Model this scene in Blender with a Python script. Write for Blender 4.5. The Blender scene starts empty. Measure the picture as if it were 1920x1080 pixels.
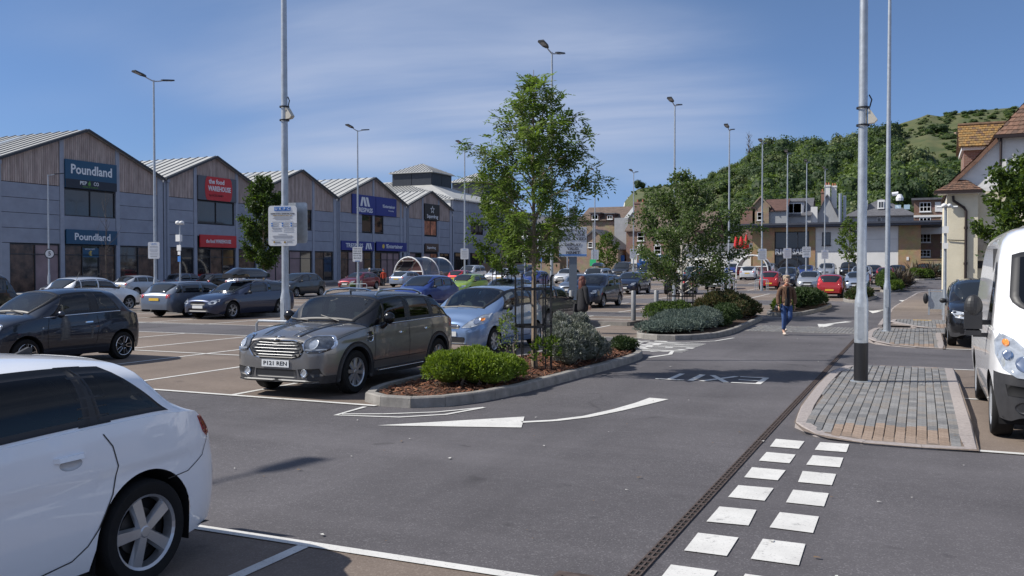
import bpy, bmesh, math, random
from math import sin, cos, pi, radians, sqrt, atan2, hypot
from mathutils import Vector, Matrix, noise
from mathutils.geometry import delaunay_2d_cdt
random.seed(7)
SC = bpy.context.scene
COL = SC.collection
# ---------------------------------------------------------------- camera, sky, sun, exposure
TH = 0.42383                    # the car park's axis lies this far to the right of the view
cam_d = bpy.data.cameras.new('camera'); cam = bpy.data.objects.new('camera', cam_d); COL.objects.link(cam)
cam_d.sensor_width = 36.0; cam_d.lens = 36.0*1700/1920; cam_d.clip_start = .1; cam_d.clip_end = 9000
cam.location = (0, 0, 1.95); cam.rotation_euler = (pi/2 - math.atan(37/1700), 0, TH)
SC.camera = cam
SUN_EL = radians(44)
SUN_V = Vector((-.9115*cos(SUN_EL), -.411*cos(SUN_EL), sin(SUN_EL)))
sun_d = bpy.data.lights.new('sun', 'SUN'); sun_o = bpy.data.objects.new('sun', sun_d); COL.objects.link(sun_o)
sun_d.energy = 4.7; sun_d.angle = radians(.53); sun_d.color = (1, .955, .885)
sun_o.rotation_euler = SUN_V.to_track_quat('Z', 'Y').to_euler(); sun_o.location = (-30, -15, 40)
W = bpy.data.worlds.new('World'); SC.world = W; W.use_nodes = True
SKYOFF = (6.4, .5, 0)
def build_world():
    nt = W.node_tree; N = nt.nodes; L = nt.links; N.clear()
    out = N.new('ShaderNodeOutputWorld'); bg = N.new('ShaderNodeBackground'); sky = N.new('ShaderNodeTexSky')
    sky.sky_type = 'NISHITA'; sky.sun_disc = False; sky.sun_elevation = SUN_EL
    sky.sun_rotation = math.atan2(SUN_V.x, SUN_V.y)
    sky.air_density = 1.0; sky.dust_density = .25; sky.ozone_density = 3.0; sky.altitude = 0
    tc = N.new('ShaderNodeTexCoord'); sep = N.new('ShaderNodeSeparateXYZ'); L.new(tc.outputs['Generated'], sep.inputs[0])
    # project the view direction onto a high flat layer: wispy cirrus
    mx = N.new('ShaderNodeMath'); mx.operation = 'MAXIMUM'; mx.inputs[1].default_value = .0; L.new(sep.outputs['Z'], mx.inputs[0])
    ad = N.new('ShaderNodeMath'); ad.operation = 'ADD'; ad.inputs[1].default_value = .12; L.new(mx.outputs[0], ad.inputs[0])
    dv = N.new('ShaderNodeVectorMath'); dv.operation = 'DIVIDE'; L.new(tc.outputs['Generated'], dv.inputs[0])
    cb = N.new('ShaderNodeCombineXYZ')
    for i in range(3): L.new(ad.outputs[0], cb.inputs[i])
    L.new(cb.outputs[0], dv.inputs[1])
    mp = N.new('ShaderNodeMapping'); mp.inputs['Rotation'].default_value = (0, 0, .75); mp.inputs['Scale'].default_value = (.30, .62, 0)
    mp.inputs['Location'].default_value = (2.1, .6, 0)
    L.new(dv.outputs[0], mp.inputs[0])
    n1 = N.new('ShaderNodeTexNoise'); n1.inputs['Scale'].default_value = .9; n1.inputs['Detail'].default_value = 7; n1.inputs['Roughness'].default_value = .58; n1.inputs['Distortion'].default_value = .5
    L.new(mp.outputs[0], n1.inputs['Vector'])
    r1 = N.new('ShaderNodeMapRange'); r1.interpolation_type = 'SMOOTHSTEP'; r1.inputs[1].default_value = .27; r1.inputs[2].default_value = .66
    L.new(n1.outputs['Fac'], r1.inputs[0])
    n2 = N.new('ShaderNodeTexNoise'); n2.inputs['Scale'].default_value = .42; n2.inputs['Detail'].default_value = 2
    mp2 = N.new('ShaderNodeMapping'); mp2.inputs['Location'].default_value = SKYOFF; L.new(dv.outputs[0], mp2.inputs[0]); L.new(mp2.outputs[0], n2.inputs['Vector'])
    r2 = N.new('ShaderNodeMapRange'); r2.interpolation_type = 'SMOOTHSTEP'; r2.inputs[1].default_value = .40; r2.inputs[2].default_value = .62
    L.new(n2.outputs['Fac'], r2.inputs[0])
    mu = N.new('ShaderNodeMath'); mu.operation = 'MULTIPLY'; L.new(r1.outputs[0], mu.inputs[0]); L.new(r2.outputs[0], mu.inputs[1])
    m3 = N.new('ShaderNodeMath'); m3.operation = 'MULTIPLY_ADD'; m3.inputs[1].default_value = 1.0; m3.inputs[2].default_value = .10; L.new(mu.outputs[0], m3.inputs[0])
    mix = N.new('ShaderNodeMix'); mix.data_type = 'RGBA'; L.new(m3.outputs[0], mix.inputs['Factor'])
    tint = N.new('ShaderNodeMix'); tint.data_type = 'RGBA'; tint.blend_type = 'MULTIPLY'; tint.inputs['Factor'].default_value = 1; L.new(sky.outputs[0], tint.inputs['A'])
    rp = N.new('ShaderNodeValToRGB'); el = rp.color_ramp.elements; el[0].position = 0; el[0].color = (.40, .60, 1.30, 1); el[1].position = .36; el[1].color = (.48, .66, .84, 1); q = rp.color_ramp.elements.new(.11); q.color = (.50, .66, .98, 1)
    L.new(sep.outputs['Z'], rp.inputs[0]); L.new(rp.outputs[0], tint.inputs['B'])
    L.new(tint.outputs['Result'], mix.inputs['A']); mix.inputs['B'].default_value = (4.6, 5.3, 7.0, 1)
    bg.inputs['Strength'].default_value = .086
    L.new(mix.outputs['Result'], bg.inputs['Color']); L.new(bg.outputs[0], out.inputs[0])
build_world()
vs = SC.view_settings
vs.view_transform = 'Standard'; vs.look = 'None'; vs.gamma = 1; vs.use_curve_mapping = False; vs.exposure = 0.3
# ---------------------------------------------------------------- helpers
def sp_(t): return t if t > 8 else (0 if t < -8 else (t+8)**2/32)
def gz(y):
    y = min(y, 135)
    return .01*sp_(y-48) + .012*sp_(y-80)
def pchip(pts):
    pts=[p for i,p in enumerate(pts) if i==0 or p[0]>pts[i-1][0]+1e-6]
    xs=[p[0] for p in pts]; ys=[p[1] for p in pts]; n=len(xs)
    h=[xs[i+1]-xs[i] for i in range(n-1)]; d=[(ys[i+1]-ys[i])/h[i] for i in range(n-1)]; m=[0]*n
    m[0]=d[0]; m[-1]=d[-1]
    for i in range(1,n-1):
        if d[i-1]*d[i]<=0: m[i]=0
        else: w1=2*h[i]+h[i-1]; w2=h[i]+2*h[i-1]; m[i]=(w1+w2)/(w1/d[i-1]+w2/d[i])
    def f(x):
        if x<=xs[0]: return ys[0]
        if x>=xs[-1]: return ys[-1]
        lo,hi=0,n-1
        while hi-lo>1:
            k=(lo+hi)//2
            if xs[k]<=x: lo=k
            else: hi=k
        t=(x-xs[lo])/h[lo]; t2=t*t; t3=t2*t
        return (2*t3-3*t2+1)*ys[lo]+(t3-2*t2+t)*h[lo]*m[lo]+(-2*t3+3*t2)*ys[lo+1]+(t3-t2)*h[lo]*m[lo+1]
    return f
MATS = {}
def mat(name, col=(.5,.5,.5), rough=.6, metal=0, var=0, scale=8, bump=0, bscale=None, coat=0, spec=.5, objcol=False, col2=None, stretch=None, emis=0, detail=5):
    if name in MATS: return MATS[name]
    m = bpy.data.materials.new(name); m.use_nodes = True; MATS[name] = m
    nt = m.node_tree; N = nt.nodes; L = nt.links; b = N['Principled BSDF']
    b.inputs['Roughness'].default_value = rough; b.inputs['Metallic'].default_value = metal
    b.inputs['Specular IOR Level'].default_value = spec
    b.inputs['Coat Weight'].default_value = coat; b.inputs['Coat Roughness'].default_value = .03
    b.inputs['Base Color'].default_value = (*col, 1); m.diffuse_color = (*col, 1)
    if emis: b.inputs['Emission Color'].default_value = (*col, 1); b.inputs['Emission Strength'].default_value = emis
    tc = None
    def tcoord():
        t = N.new('ShaderNodeTexCoord'); o = t.outputs['Object']
        if stretch:
            mp = N.new('ShaderNodeMapping'); mp.inputs['Scale'].default_value = stretch; L.new(o, mp.inputs[0]); o = mp.outputs[0]
        return o
    src = None
    if objcol:
        oi = N.new('ShaderNodeObjectInfo'); src = oi.outputs['Color']
    if var or col2:
        tc = tcoord()
        n = N.new('ShaderNodeTexNoise'); n.inputs['Scale'].default_value = scale; n.inputs['Detail'].default_value = detail; n.inputs['Roughness'].default_value = .6
        L.new(tc, n.inputs['Vector'])
        mr = N.new('ShaderNodeMapRange'); mr.inputs[1].default_value = .3; mr.inputs[2].default_value = .7; L.new(n.outputs['Fac'], mr.inputs[0])
        mx = N.new('ShaderNodeMix'); mx.data_type = 'RGBA'; L.new(mr.outputs[0], mx.inputs['Factor'])
        if src:
            L.new(src, mx.inputs['A'])
            hs = N.new('ShaderNodeHueSaturation'); hs.inputs['Value'].default_value = 1-var; hs.inputs['Saturation'].default_value = 1-var*.6; L.new(src, hs.inputs['Color']); L.new(hs.outputs[0], mx.inputs['B'])
        else:
            c2 = col2 or tuple(c*(1-var) for c in col); c1 = col if col2 else tuple(min(1, c*(1+var)) for c in col)
            mx.inputs['A'].default_value = (*c1, 1); mx.inputs['B'].default_value = (*c2, 1)
        src = mx.outputs['Result']
    if src: L.new(src, b.inputs['Base Color'])
    if bump:
        n = N.new('ShaderNodeTexNoise'); n.inputs['Scale'].default_value = bscale or scale*3; n.inputs['Detail'].default_value = 4
        L.new(tc or tcoord(), n.inputs['Vector'])
        bp = N.new('ShaderNodeBump'); bp.inputs['Strength'].default_value = bump; bp.inputs['Distance'].default_value = .02
        L.new(n.outputs['Fac'], bp.inputs['Height']); L.new(bp.outputs[0], b.inputs['Normal'])
    return m
def glass_mat(name, tint=.5, col=(.75,.9,.9), ior=1.95):
    if name in MATS: return MATS[name]
    m = bpy.data.materials.new(name); m.use_nodes = True; MATS[name] = m
    N = m.node_tree.nodes; L = m.node_tree.links; N.clear()
    o = N.new('ShaderNodeOutputMaterial'); t = N.new('ShaderNodeBsdfTransparent'); g = N.new('ShaderNodeBsdfGlossy'); mx = N.new('ShaderNodeMixShader'); fr = N.new('ShaderNodeFresnel')
    t.inputs[0].default_value = tuple(c*tint for c in col)+(1,); g.inputs['Roughness'].default_value = .02; fr.inputs['IOR'].default_value = ior
    L.new(fr.outputs[0], mx.inputs[0]); L.new(t.outputs[0], mx.inputs[1]); L.new(g.outputs[0], mx.inputs[2]); L.new(mx.outputs[0], o.inputs[0])
    return m
def tag(o, label=None, cat=None, group=None, kind=None):
    if label: o['label'] = label
    if cat: o['category'] = cat
    if group: o['group'] = group
    if kind: o['kind'] = kind
    return o
def empty(name, loc=(0,0,0), rz=0, label=None, cat=None, group=None):
    o = bpy.data.objects.new(name, None); COL.objects.link(o); o.location = loc; o.rotation_euler = (0,0,rz); o.empty_display_size = .3
    return tag(o, label, cat, group)
def link(name, me, parent=None, loc=None, rot=None, scale=None):
    o = bpy.data.objects.new(name, me); COL.objects.link(o)
    if parent: o.parent = parent
    if loc: o.location = loc
    if rot: o.rotation_euler = rot
    if scale: o.scale = scale
    return o
def children(o): return [c for c in o.children]
KIDS = {}
def copy_tree(o, parent=None):
    c = o.copy(); COL.objects.link(c)
    if parent: c.parent = parent
    for k in ('group','label'):
        if parent is None and k in c: del c[k]
    for ch in list(o.children): copy_tree(ch, c)
    return c
class MB:
    def __init__(s): s.v = []; s.f = []; s.m = []
    def add(s, vs, fs, mi=0):
        n = len(s.v); s.v += [tuple(v) for v in vs]
        for f in fs: s.f.append(tuple(i+n for i in f)); s.m.append(mi)
    def box(s, c, d, mi=0, rz=0, top=1.0):
        x,y,z = c; a,b,h = d[0]/2, d[1]/2, d[2]/2; cs,sn = cos(rz), sin(rz); vs=[]
        for k,q in ((-1,1.0),(1,top)):
            for i,j in ((-1,-1),(1,-1),(1,1),(-1,1)):
                X,Y = i*a*q, j*b*q; vs.append((x+cs*X-sn*Y, y+sn*X+cs*Y, z+k*h))
        s.add(vs, [(3,2,1,0),(4,5,6,7),(0,1,5,4),(1,2,6,5),(2,3,7,6),(3,0,4,7)], mi); return s
    def bx(s, x0,x1,y0,y1,z0,z1, mi=0): return s.box(((x0+x1)/2,(y0+y1)/2,(z0+z1)/2),(x1-x0,y1-y0,z1-z0),mi)
    def bbox(s, x0,x1,y0,y1,z0,z1, b, mi=0):     # box with a chamfered top edge
        vs=[(x0,y0,z0),(x1,y0,z0),(x1,y1,z0),(x0,y1,z0),(x0,y0,z1-b),(x1,y0,z1-b),(x1,y1,z1-b),(x0,y1,z1-b),(x0+b,y0+b,z1),(x1-b,y0+b,z1),(x1-b,y1-b,z1),(x0+b,y1-b,z1)]
        s.add(vs,[(3,2,1,0),(0,1,5,4),(1,2,6,5),(2,3,7,6),(3,0,4,7),(4,5,9,8),(5,6,10,9),(6,7,11,10),(7,4,8,11),(8,9,10,11)],mi); return s
    def tube(s, pts, r, n=8, mi=0, cap=True):
        pts = [Vector(p) for p in pts]; rs = r if isinstance(r,(list,tuple)) else [r]*len(pts); rings=[]; up=None
        for i,p in enumerate(pts):
            d = (pts[min(i+1,len(pts)-1)]-pts[max(i-1,0)]).normalized()
            if up is None: up = Vector((0,0,1)) if abs(d.z)<.9 else Vector((1,0,0))
            a = d.cross(up); 
            if a.length<1e-5: a = d.cross(Vector((.3,.8,.2)))
            a.normalize(); b = a.cross(d); up = b
            rings.append([p+(a*cos(2*pi*k/n)+b*sin(2*pi*k/n))*rs[i] for k in range(n)])
        vs=[v for R in rings for v in R]; fs=[]
        for i in range(len(pts)-1):
            for k in range(n): fs.append((i*n+k,i*n+(k+1)%n,(i+1)*n+(k+1)%n,(i+1)*n+k))
        if cap: fs.append(tuple(range(n-1,-1,-1))); fs.append(tuple(range((len(pts)-1)*n,len(pts)*n)))
        s.add(vs,fs,mi); return s
    def lathe(s, prof, n=24, c=(0,0,0), axis='z', mi=0, sx=1, sy=1):
        vs=[];m=len(prof)
        for k in range(n):
            a=2*pi*k/n
            for r,h in prof:
                p=(r*cos(a)*sx,r*sin(a)*sy,h)
                if axis=='x': p=(h,p[0],p[1])
                if axis=='y': p=(p[0],h,p[1])
                vs.append((c[0]+p[0],c[1]+p[1],c[2]+p[2]))
        fs=[]
        for k in range(n):
            for i in range(m-1): fs.append((k*m+i,((k+1)%n)*m+i,((k+1)%n)*m+i+1,k*m+i+1))
        s.add(vs,fs,mi); return s
    def ball(s, c, r, n=10, mi=0, sq=1):
        prof=[(max(.0005,sin(pi*i/n)),-cos(pi*i/n)) for i in range(n+1)]; vs=[];m=n+1;nn=n+4
        for k in range(nn):
            a=2*pi*k/nn
            for q,h in prof: vs.append((c[0]+q*cos(a)*r[0],c[1]+q*sin(a)*r[1],c[2]+h*r[2]))
        fs=[(k*m+i,((k+1)%nn)*m+i,((k+1)%nn)*m+i+1,k*m+i+1) for k in range(nn) for i in range(n)]
        s.add(vs,fs,mi); return s
    def prism(s, poly, axis, a, b, mi=0):        # poly of 2D points extruded along an axis from a to b
        n=len(poly)
        def P(p,h): return {'x':(h,p[0],p[1]),'y':(p[0],h,p[1]),'z':(p[0],p[1],h)}[axis]
        s.add([P(p,a) for p in poly]+[P(p,b) for p in poly],[tuple(range(n)),tuple(range(2*n-1,n-1,-1))]+[(i,i+n,(i+1)%n+n,(i+1)%n) for i in range(n)],mi); return s
    def mesh(s, name, mats, smooth=False, fix=True):
        me=bpy.data.meshes.new(name); me.from_pydata(s.v,[],s.f)
        for m in (mats if isinstance(mats,(list,tuple)) else [mats]): me.materials.append(m)
        if any(s.m): me.polygons.foreach_set('material_index', s.m)
        if smooth: me.polygons.foreach_set('use_smooth',[True]*len(s.f))
        me.update()
        if fix:
            bm=bmesh.new(); bm.from_mesh(me); bmesh.ops.recalc_face_normals(bm,faces=bm.faces); bm.to_mesh(me); bm.free()
        if smooth: 
            try: me.set_sharp_from_angle(angle=radians(40))
            except Exception: pass
        return me
    def build(s, name, mats, parent=None, loc=None, rot=None, smooth=False, fix=True):
        return link(name, s.mesh(name,mats,smooth,fix), parent, loc, rot)
_txt={}
def text_mesh(body, size=1.0, bold=0.0, depth=.004, m=None, align='CENTER', spacing=1.0):
    key=(body,bold,depth,align,spacing,m.name if m else '')
    if key not in _txt:
        cu=bpy.data.curves.new('lettering','FONT'); cu.body=body; cu.size=1; cu.offset=bold; cu.extrude=depth; cu.align_x=align; cu.align_y='CENTER'; cu.resolution_u=2; cu.space_character=spacing
        o=bpy.data.objects.new('lettering',cu); COL.objects.link(o)
        bpy.context.view_layer.update()
        dg=bpy.context.evaluated_depsgraph_get(); me=bpy.data.meshes.new_from_object(o.evaluated_get(dg)); me.name='lettering'
        bpy.data.objects.remove(o); me.materials.clear()
        if m: me.materials.append(m)
        _txt[key]=me
    return _txt[key]
def lettering(body, parent, loc, size, rot, m, bold=.01, sx=1.0, width=None, name='lettering', depth=.004):
    me=text_mesh(body,1,bold,depth/size,m)
    xs=[v.co.x for v in me.vertices]; w=(max(xs)-min(xs)) if xs else 1
    if width: sx=width/(w*size)
    return link(name,me,parent,loc,rot,(size*sx,size,size))
ROT_XF=(pi/2,0,pi/2)      # upright lettering that faces +X
ROT_YS=(pi/2,0,0)         # upright lettering that faces -Y
# common materials
M_WHITE=mat('white_paint',(.78,.78,.77),.55,var=.06,scale=3)
M_BLACK=mat('black_metal',(.012,.012,.014),.45)
M_GALV=mat('galvanised_steel',(.42,.45,.48),.42,metal=.55,var=.14,scale=9,bump=.05)
M_RUB=mat('black_rubber',(.010,.010,.0105),.8,var=.2,scale=20,spec=.3)
M_DARK=mat('dark_plastic',(.02,.02,.022),.5)
def worn_paint():
    m=mat('road_paint',(.60,.59,.56),.75); N=m.node_tree.nodes; L=m.node_tree.links; b=N['Principled BSDF']; tc=N.new('ShaderNodeTexCoord'); geo=N.new('ShaderNodeNewGeometry'); col=None
    def nz(s,d,lo,hi,mx):
        n=N.new('ShaderNodeTexNoise'); n.inputs['Scale'].default_value=s; n.inputs['Detail'].default_value=d; n.inputs['Roughness'].default_value=.7; L.new(geo.outputs['Position'],n.inputs['Vector']); r=N.new('ShaderNodeMapRange'); r.inputs[1].default_value=lo; r.inputs[2].default_value=hi; r.inputs[4].default_value=mx; L.new(n.outputs['Fac'],r.inputs[0]); return r.outputs[0]
    for f,c in((nz(2.2,6,.40,.72,.55),(.40,.39,.37)),(nz(60,3,.60,.70,.75),(.13,.125,.13)),(nz(5.5,8,.60,.70,.8),(.15,.145,.15))):
        x=N.new('ShaderNodeMix'); x.data_type='RGBA'; L.new(f,x.inputs['Factor']); x.inputs['B'].default_value=(*c,1)
        if col: L.new(col,x.inputs['A'])
        else: x.inputs['A'].default_value=(.62,.61,.58,1)
        col=x.outputs['Result']
    L.new(col,b.inputs['Base Color']); return m
M_MARK=worn_paint()
# ---------------------------------------------------------------- ground
def aggregate(name, c1, c2, chip, patch=.36, bump=.35, wear=None):
    m=bpy.data.materials.new(name); m.use_nodes=True; N=m.node_tree.nodes; L=m.node_tree.links; b=N['Principled BSDF']; MATS[name]=m
    tc=N.new('ShaderNodeTexCoord'); O=tc.outputs['Object']
    def noise_(s,d=4,r=.6):
        n=N.new('ShaderNodeTexNoise'); n.inputs['Scale'].default_value=s; n.inputs['Detail'].default_value=d; n.inputs['Roughness'].default_value=r; L.new(O,n.inputs['Vector']); return n.outputs['Fac']
    def mr(x,a,bb,lo=0,hi=1):
        r=N.new('ShaderNodeMapRange'); r.inputs[1].default_value=a; r.inputs[2].default_value=bb; r.inputs[3].default_value=lo; r.inputs[4].default_value=hi; L.new(x,r.inputs[0]); return r.outputs[0]
    def mix(f,a,bb,bt='MIX'):
        x=N.new('ShaderNodeMix'); x.data_type='RGBA'; x.blend_type=bt
        if isinstance(f,float): x.inputs['Factor'].default_value=f
        else: L.new(f,x.inputs['Factor'])
        for k,v in(('A',a),('B',bb)):
            if isinstance(v,tuple): x.inputs[k].default_value=(*v,1)
            else: L.new(v,x.inputs[k])
        return x.outputs['Result']
    fine=noise_(75,5,.75); col=mix(mr(fine,.36,.64),c1,c2)
    v=N.new('ShaderNodeTexVoronoi'); v.inputs['Scale'].default_value=95; L.new(O,v.inputs['Vector'])
    sepc=N.new('ShaderNodeSeparateColor'); L.new(v.outputs['Color'],sepc.inputs[0])
    col=mix(mr(sepc.outputs[0],.84,.97,0,.42),col,chip)
    mid=noise_(9,5,.65); col=mix(mr(mid,.35,.7,0,.3),col,tuple(c*.62 for c in c1))
    big=noise_(.35,6,.62); col=mix(mr(big,.38,.66,0,patch*1.25),col,tuple(c*.55 for c in c1))
    b2=noise_(.13,4,.6); col=mix(mr(b2,.42,.68,0,patch),col,tuple(min(1,c*1.5) for c in c2))
    def noise_s(sc,stretch,d=4):
        mp=N.new('ShaderNodeMapping'); mp.inputs['Scale'].default_value=stretch; L.new(O,mp.inputs[0]); n=N.new('ShaderNodeTexNoise'); n.inputs['Scale'].default_value=sc; n.inputs['Detail'].default_value=d; L.new(mp.outputs[0],n.inputs['Vector']); return n.outputs['Fac']
    trk=noise_s(1.1,(1,.09,1)); col=mix(mr(trk,.50,.68,0,patch*.8),col,tuple(c*.66 for c in c1))
    trk2=noise_s(.8,(.10,1,1)); col=mix(mr(trk2,.52,.70,0,patch*.7),col,tuple(min(1,c*1.35) for c in c2))
    cv=N.new('ShaderNodeTexVoronoi'); cv.feature='DISTANCE_TO_EDGE'; cv.inputs['Scale'].default_value=.27; cw=N.new('ShaderNodeTexNoise'); cw.inputs['Scale'].default_value=1.6; cw.inputs['Detail'].default_value=6; L.new(O,cw.inputs['Vector']); cm=N.new('ShaderNodeMix'); cm.data_type='VECTOR'; cm.inputs['Factor'].default_value=.35; L.new(O,cm.inputs['A']); L.new(cw.outputs['Color'],cm.inputs['B']); L.new(cm.outputs['Result'],cv.inputs['Vector'])
    crk=mr(cv.outputs['Distance'],.0,.006,.55,0); gate=mr(noise_(.21,2,.5),.52,.6); mm=N.new('ShaderNodeMath'); mm.operation='MULTIPLY'; L.new(crk,mm.inputs[0]); L.new(gate,mm.inputs[1]); col=mix(mm.outputs[0],col,tuple(c*.3 for c in c1))
    drip=noise_(1.15,2,.45); col=mix(mr(drip,.70,.78,0,.45),col,tuple(c*.35 for c in c1))
    spots=noise_(2.3,3,.5); col=mix(mr(spots,.68,.74,0,.35),col,tuple(c*.4 for c in c1))
    L.new(col,b.inputs['Base Color']); b.inputs['Roughness'].default_value=.86; b.inputs['Specular IOR Level'].default_value=.35
    bp=N.new('ShaderNodeBump'); bp.inputs['Strength'].default_value=bump; bp.inputs['Distance'].default_value=.008
    L.new(fine,bp.inputs['Height']); L.new(bp.outputs[0],b.inputs['Normal']); m.diffuse_color=(*c1,1)
    return m
M_ASPH=aggregate('asphalt',(.066,.061,.066),(.125,.117,.123),(.30,.29,.295))
M_BUFF=aggregate('brown_asphalt',(.135,.104,.084),(.21,.168,.138),(.33,.28,.24),.3)
M_FOOT=aggregate('footway_asphalt',(.13,.105,.09),(.2,.165,.145),(.3,.27,.24),.3)
M_CONC=mat('kerb_concrete',(.24,.225,.205),.85,var=.28,scale=5,bump=.35,bscale=60)
M_GRAN=mat('kerb_granite',(.30,.265,.25),.8,var=.2,scale=26,bump=.15,bscale=90)
M_SETT=[mat('grey_sett_%s'%n,c,.85,var=.3,scale=18,bump=.3,bscale=70) for n,c in(('pale',(.205,.202,.20)),('mid',(.17,.169,.17)),('dark',(.135,.135,.137)),('warm',(.185,.172,.16)))]
M_TACT=[mat('buff_paver_%s'%n,c,.85,var=.25,scale=18,bump=.3,bscale=70) for n,c in(('pale',(.26,.195,.15)),('dark',(.22,.162,.122)))]
def sheet(name, x0,x1,y0,y1, off, m, kind='structure', parent=None, step=2.0):
    ys=[y0]
    while ys[-1]<y1-.01: ys.append(min(y1,ys[-1]+step))
    b=MB(); vs=[(x,y,gz(y)+off) for y in ys for x in(x0,x1)]
    b.add(vs,[(2*i,2*i+1,2*i+3,2*i+2) for i in range(len(ys)-1)])
    o=b.build(name,m,parent,fix=False)
    if kind: o['kind']=kind
    return o
def flat_poly(name, poly, off, m, kind='structure', parent=None):
    b=MB(); b.add([(x,y,gz(y)+off) for x,y in poly],[tuple(range(len(poly)))]); o=b.build(name,m,parent,fix=False)
    if o.data.polygons[0].normal.z<0: o.data.flip_normals()
    if kind: o['kind']=kind
    return o
b=MB(); ys=[-1500,-200,-40,0,40]+[44+4*i for i in range(24)]+[160,400,3000]; xs=[-3000,-400,-100,-62,-30,0,30,100,400,3000]
b.add([(x,y,gz(y)) for y in ys for x in xs],[(j*len(xs)+i,j*len(xs)+i+1,(j+1)*len(xs)+i+1,(j+1)*len(xs)+i) for j in range(len(ys)-1) for i in range(len(xs)-1)])
ground=b.build('ground',M_ASPH,fix=False); tag(ground,kind='structure')
# parking rows: brown asphalt with white lines
LINE_ME={}
def bay_line(parent, x, y0, y1, w=.095, off=.010):
    o=sheet('bay_line',x-w/2,x+w/2,y0,y1,off,M_MARK,None,parent,2.5); return o
def edge_line(parent, x0, x1, y, w=.1, off=.012):
    o=sheet('edge_line',x0,x1,y-w/2,y+w/2,off,M_MARK,None,parent); return o
def parking(x0, x1, y0, ym, y1, first, n, gap=2.6, edges=(1,1,1)):
    s=sheet('parking_row',x0,x1,y0,y1,.004,M_BUFF)
    for i in range(n):
        x=first-i*gap
        if x>x0: bay_line(s,x,y0,y1)
    for y,e in zip((y0+.05,ym,y1-.05),edges):
        if e: edge_line(s,x0,x1,y)
    return s
row0=parking(-60,-1.95,-3,.2,5.24,-3.92,21,edges=(0,1,1))
rowA=parking(-57,-7.0,10.8,15.9,20.7,-9.62,18)
rowB=parking(-56,-6.6,24.3,29.6,29.62,-9.62,18,edges=(1,0,0))
rowB2=parking(-56,-9.3,31.05,31.1,35.2,-12.2,17,edges=(0,0,1))
rowC=parking(-55,-5.6,38.4,43.4,48.6,-9.6,18)
rowD=parking(-55,-3.6,54.5,59.8,65.0,-7.0,19)
rowE=parking(-54,-2.6,71.0,76,81.0,-4.4,19)
rowF=parking(-54,-1.6,86.5,91.5,96.5,-4.4,19)
rowG=parking(-40,-.5,102,107,110.5,-4.4,13,edges=(1,0,0))
right_row=parking(.55,12,10.75,10.8,19.38,40,0,edges=(1,0,1))
edge_line(right_row,.56,3.2,15.05)
right_row2=parking(.52,12,24.1,24.15,29.0,40,0,edges=(1,0,0))
# raised pavement between the two halves of the second row
def kerb_run(parent, pts, w=.13, h=.13, seg=.92, closed=False, m=None, zf=None, name='kerb_stone', inward=1):
    P=[Vector((p[0],p[1])) for p in pts]
    if closed: P.append(P[0].copy())
    # resample to equal stones
    d=[0]
    for a,c in zip(P,P[1:]): d.append(d[-1]+(c-a).length)
    n=max(1,round(d[-1]/seg)); Q=[]
    def at(t):
        for i in range(len(P)-1):
            if t<=d[i+1]+1e-9:
                return P[i].lerp(P[i+1],(t-d[i])/max(1e-9,d[i+1]-d[i]))
        return P[-1]
    Q=[at(d[-1]*i/n) for i in range(n+1)]
    area=sum(P[i].x*P[(i+1)%len(P)].y-P[(i+1)%len(P)].x*P[i].y for i in range(len(P)))
    sg=(1 if area>0 else -1)*inward
    def nor(i):
        if closed: a,c=Q[(i-1)%n],Q[(i+1)%n]
        else: a,c=Q[max(0,i-1)],Q[min(n,i+1)]
        t=(c-a).normalized(); return Vector((-t.y,t.x))*sg
    rnd=random.Random(5)
    for i in range(n):
        a,c=Q[i],Q[i+1]; t=(c-a); L_=t.length; t.normalize(); g=.003
        a2=a+t*g; c2=c-t*g; na,nc=nor(i),nor(i+1 if not closed else (i+1)%n)
        hh=h+rnd.uniform(-.006,.006); b=MB(); vs=[]
        ch=.018
        for p,nn in((a2,na),(c2,nc)):
            z0=gz(p.y)-.05; z1=gz(p.y)+(zf(p) if zf else hh)
            vs+=[(p.x,p.y,z0),(p.x+nn.x*.012,p.y+nn.y*.012,z1-ch),(p.x+nn.x*(.012+ch),p.y+nn.y*(.012+ch),z1),(p.x+nn.x*w,p.y+nn.y*w,z1),(p.x+nn.x*w,p.y+nn.y*w,z0)]
        b.add(vs,[(0,1,2,3,4),(9,8,7,6,5),(0,5,6,1),(1,6,7,2),(2,7,8,3),(3,8,9,4)])
        b.build(name,m or M_CONC,parent)
    return Q
pav=sheet('pavement',-56,-9.0,29.62,31.05,.12,M_FOOT)
pv=MB(); pv.bx(-56,-9,29.63,31.04,-.05,.115); pv.build('pavement_bed',M_CONC,pav)
kerb_run(pav,[(-30,29.56),(-9.0,29.56)],w=.16,h=.13,seg=1.0,inward=1)
kerb_run(pav,[(-9.0,31.1),(-30,31.1)],w=.16,h=.13,seg=1.0,inward=1)
# right footway beside the house
fw=flat_poly('footway',[(-1.3,32.6),(3.2,32.6),(9,30),(9,75),(.9,75),(-.3,68),(-1.2,48),(-1.32,40)],.05,M_FOOT)
kerb_run(fw,[(-1.32,32.6),(-1.32,40),(-1.22,48),(-.7,60),(-.3,68),(.9,75)],w=.15,h=.07,seg=1.2,m=M_GRAN,inward=1)
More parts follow.
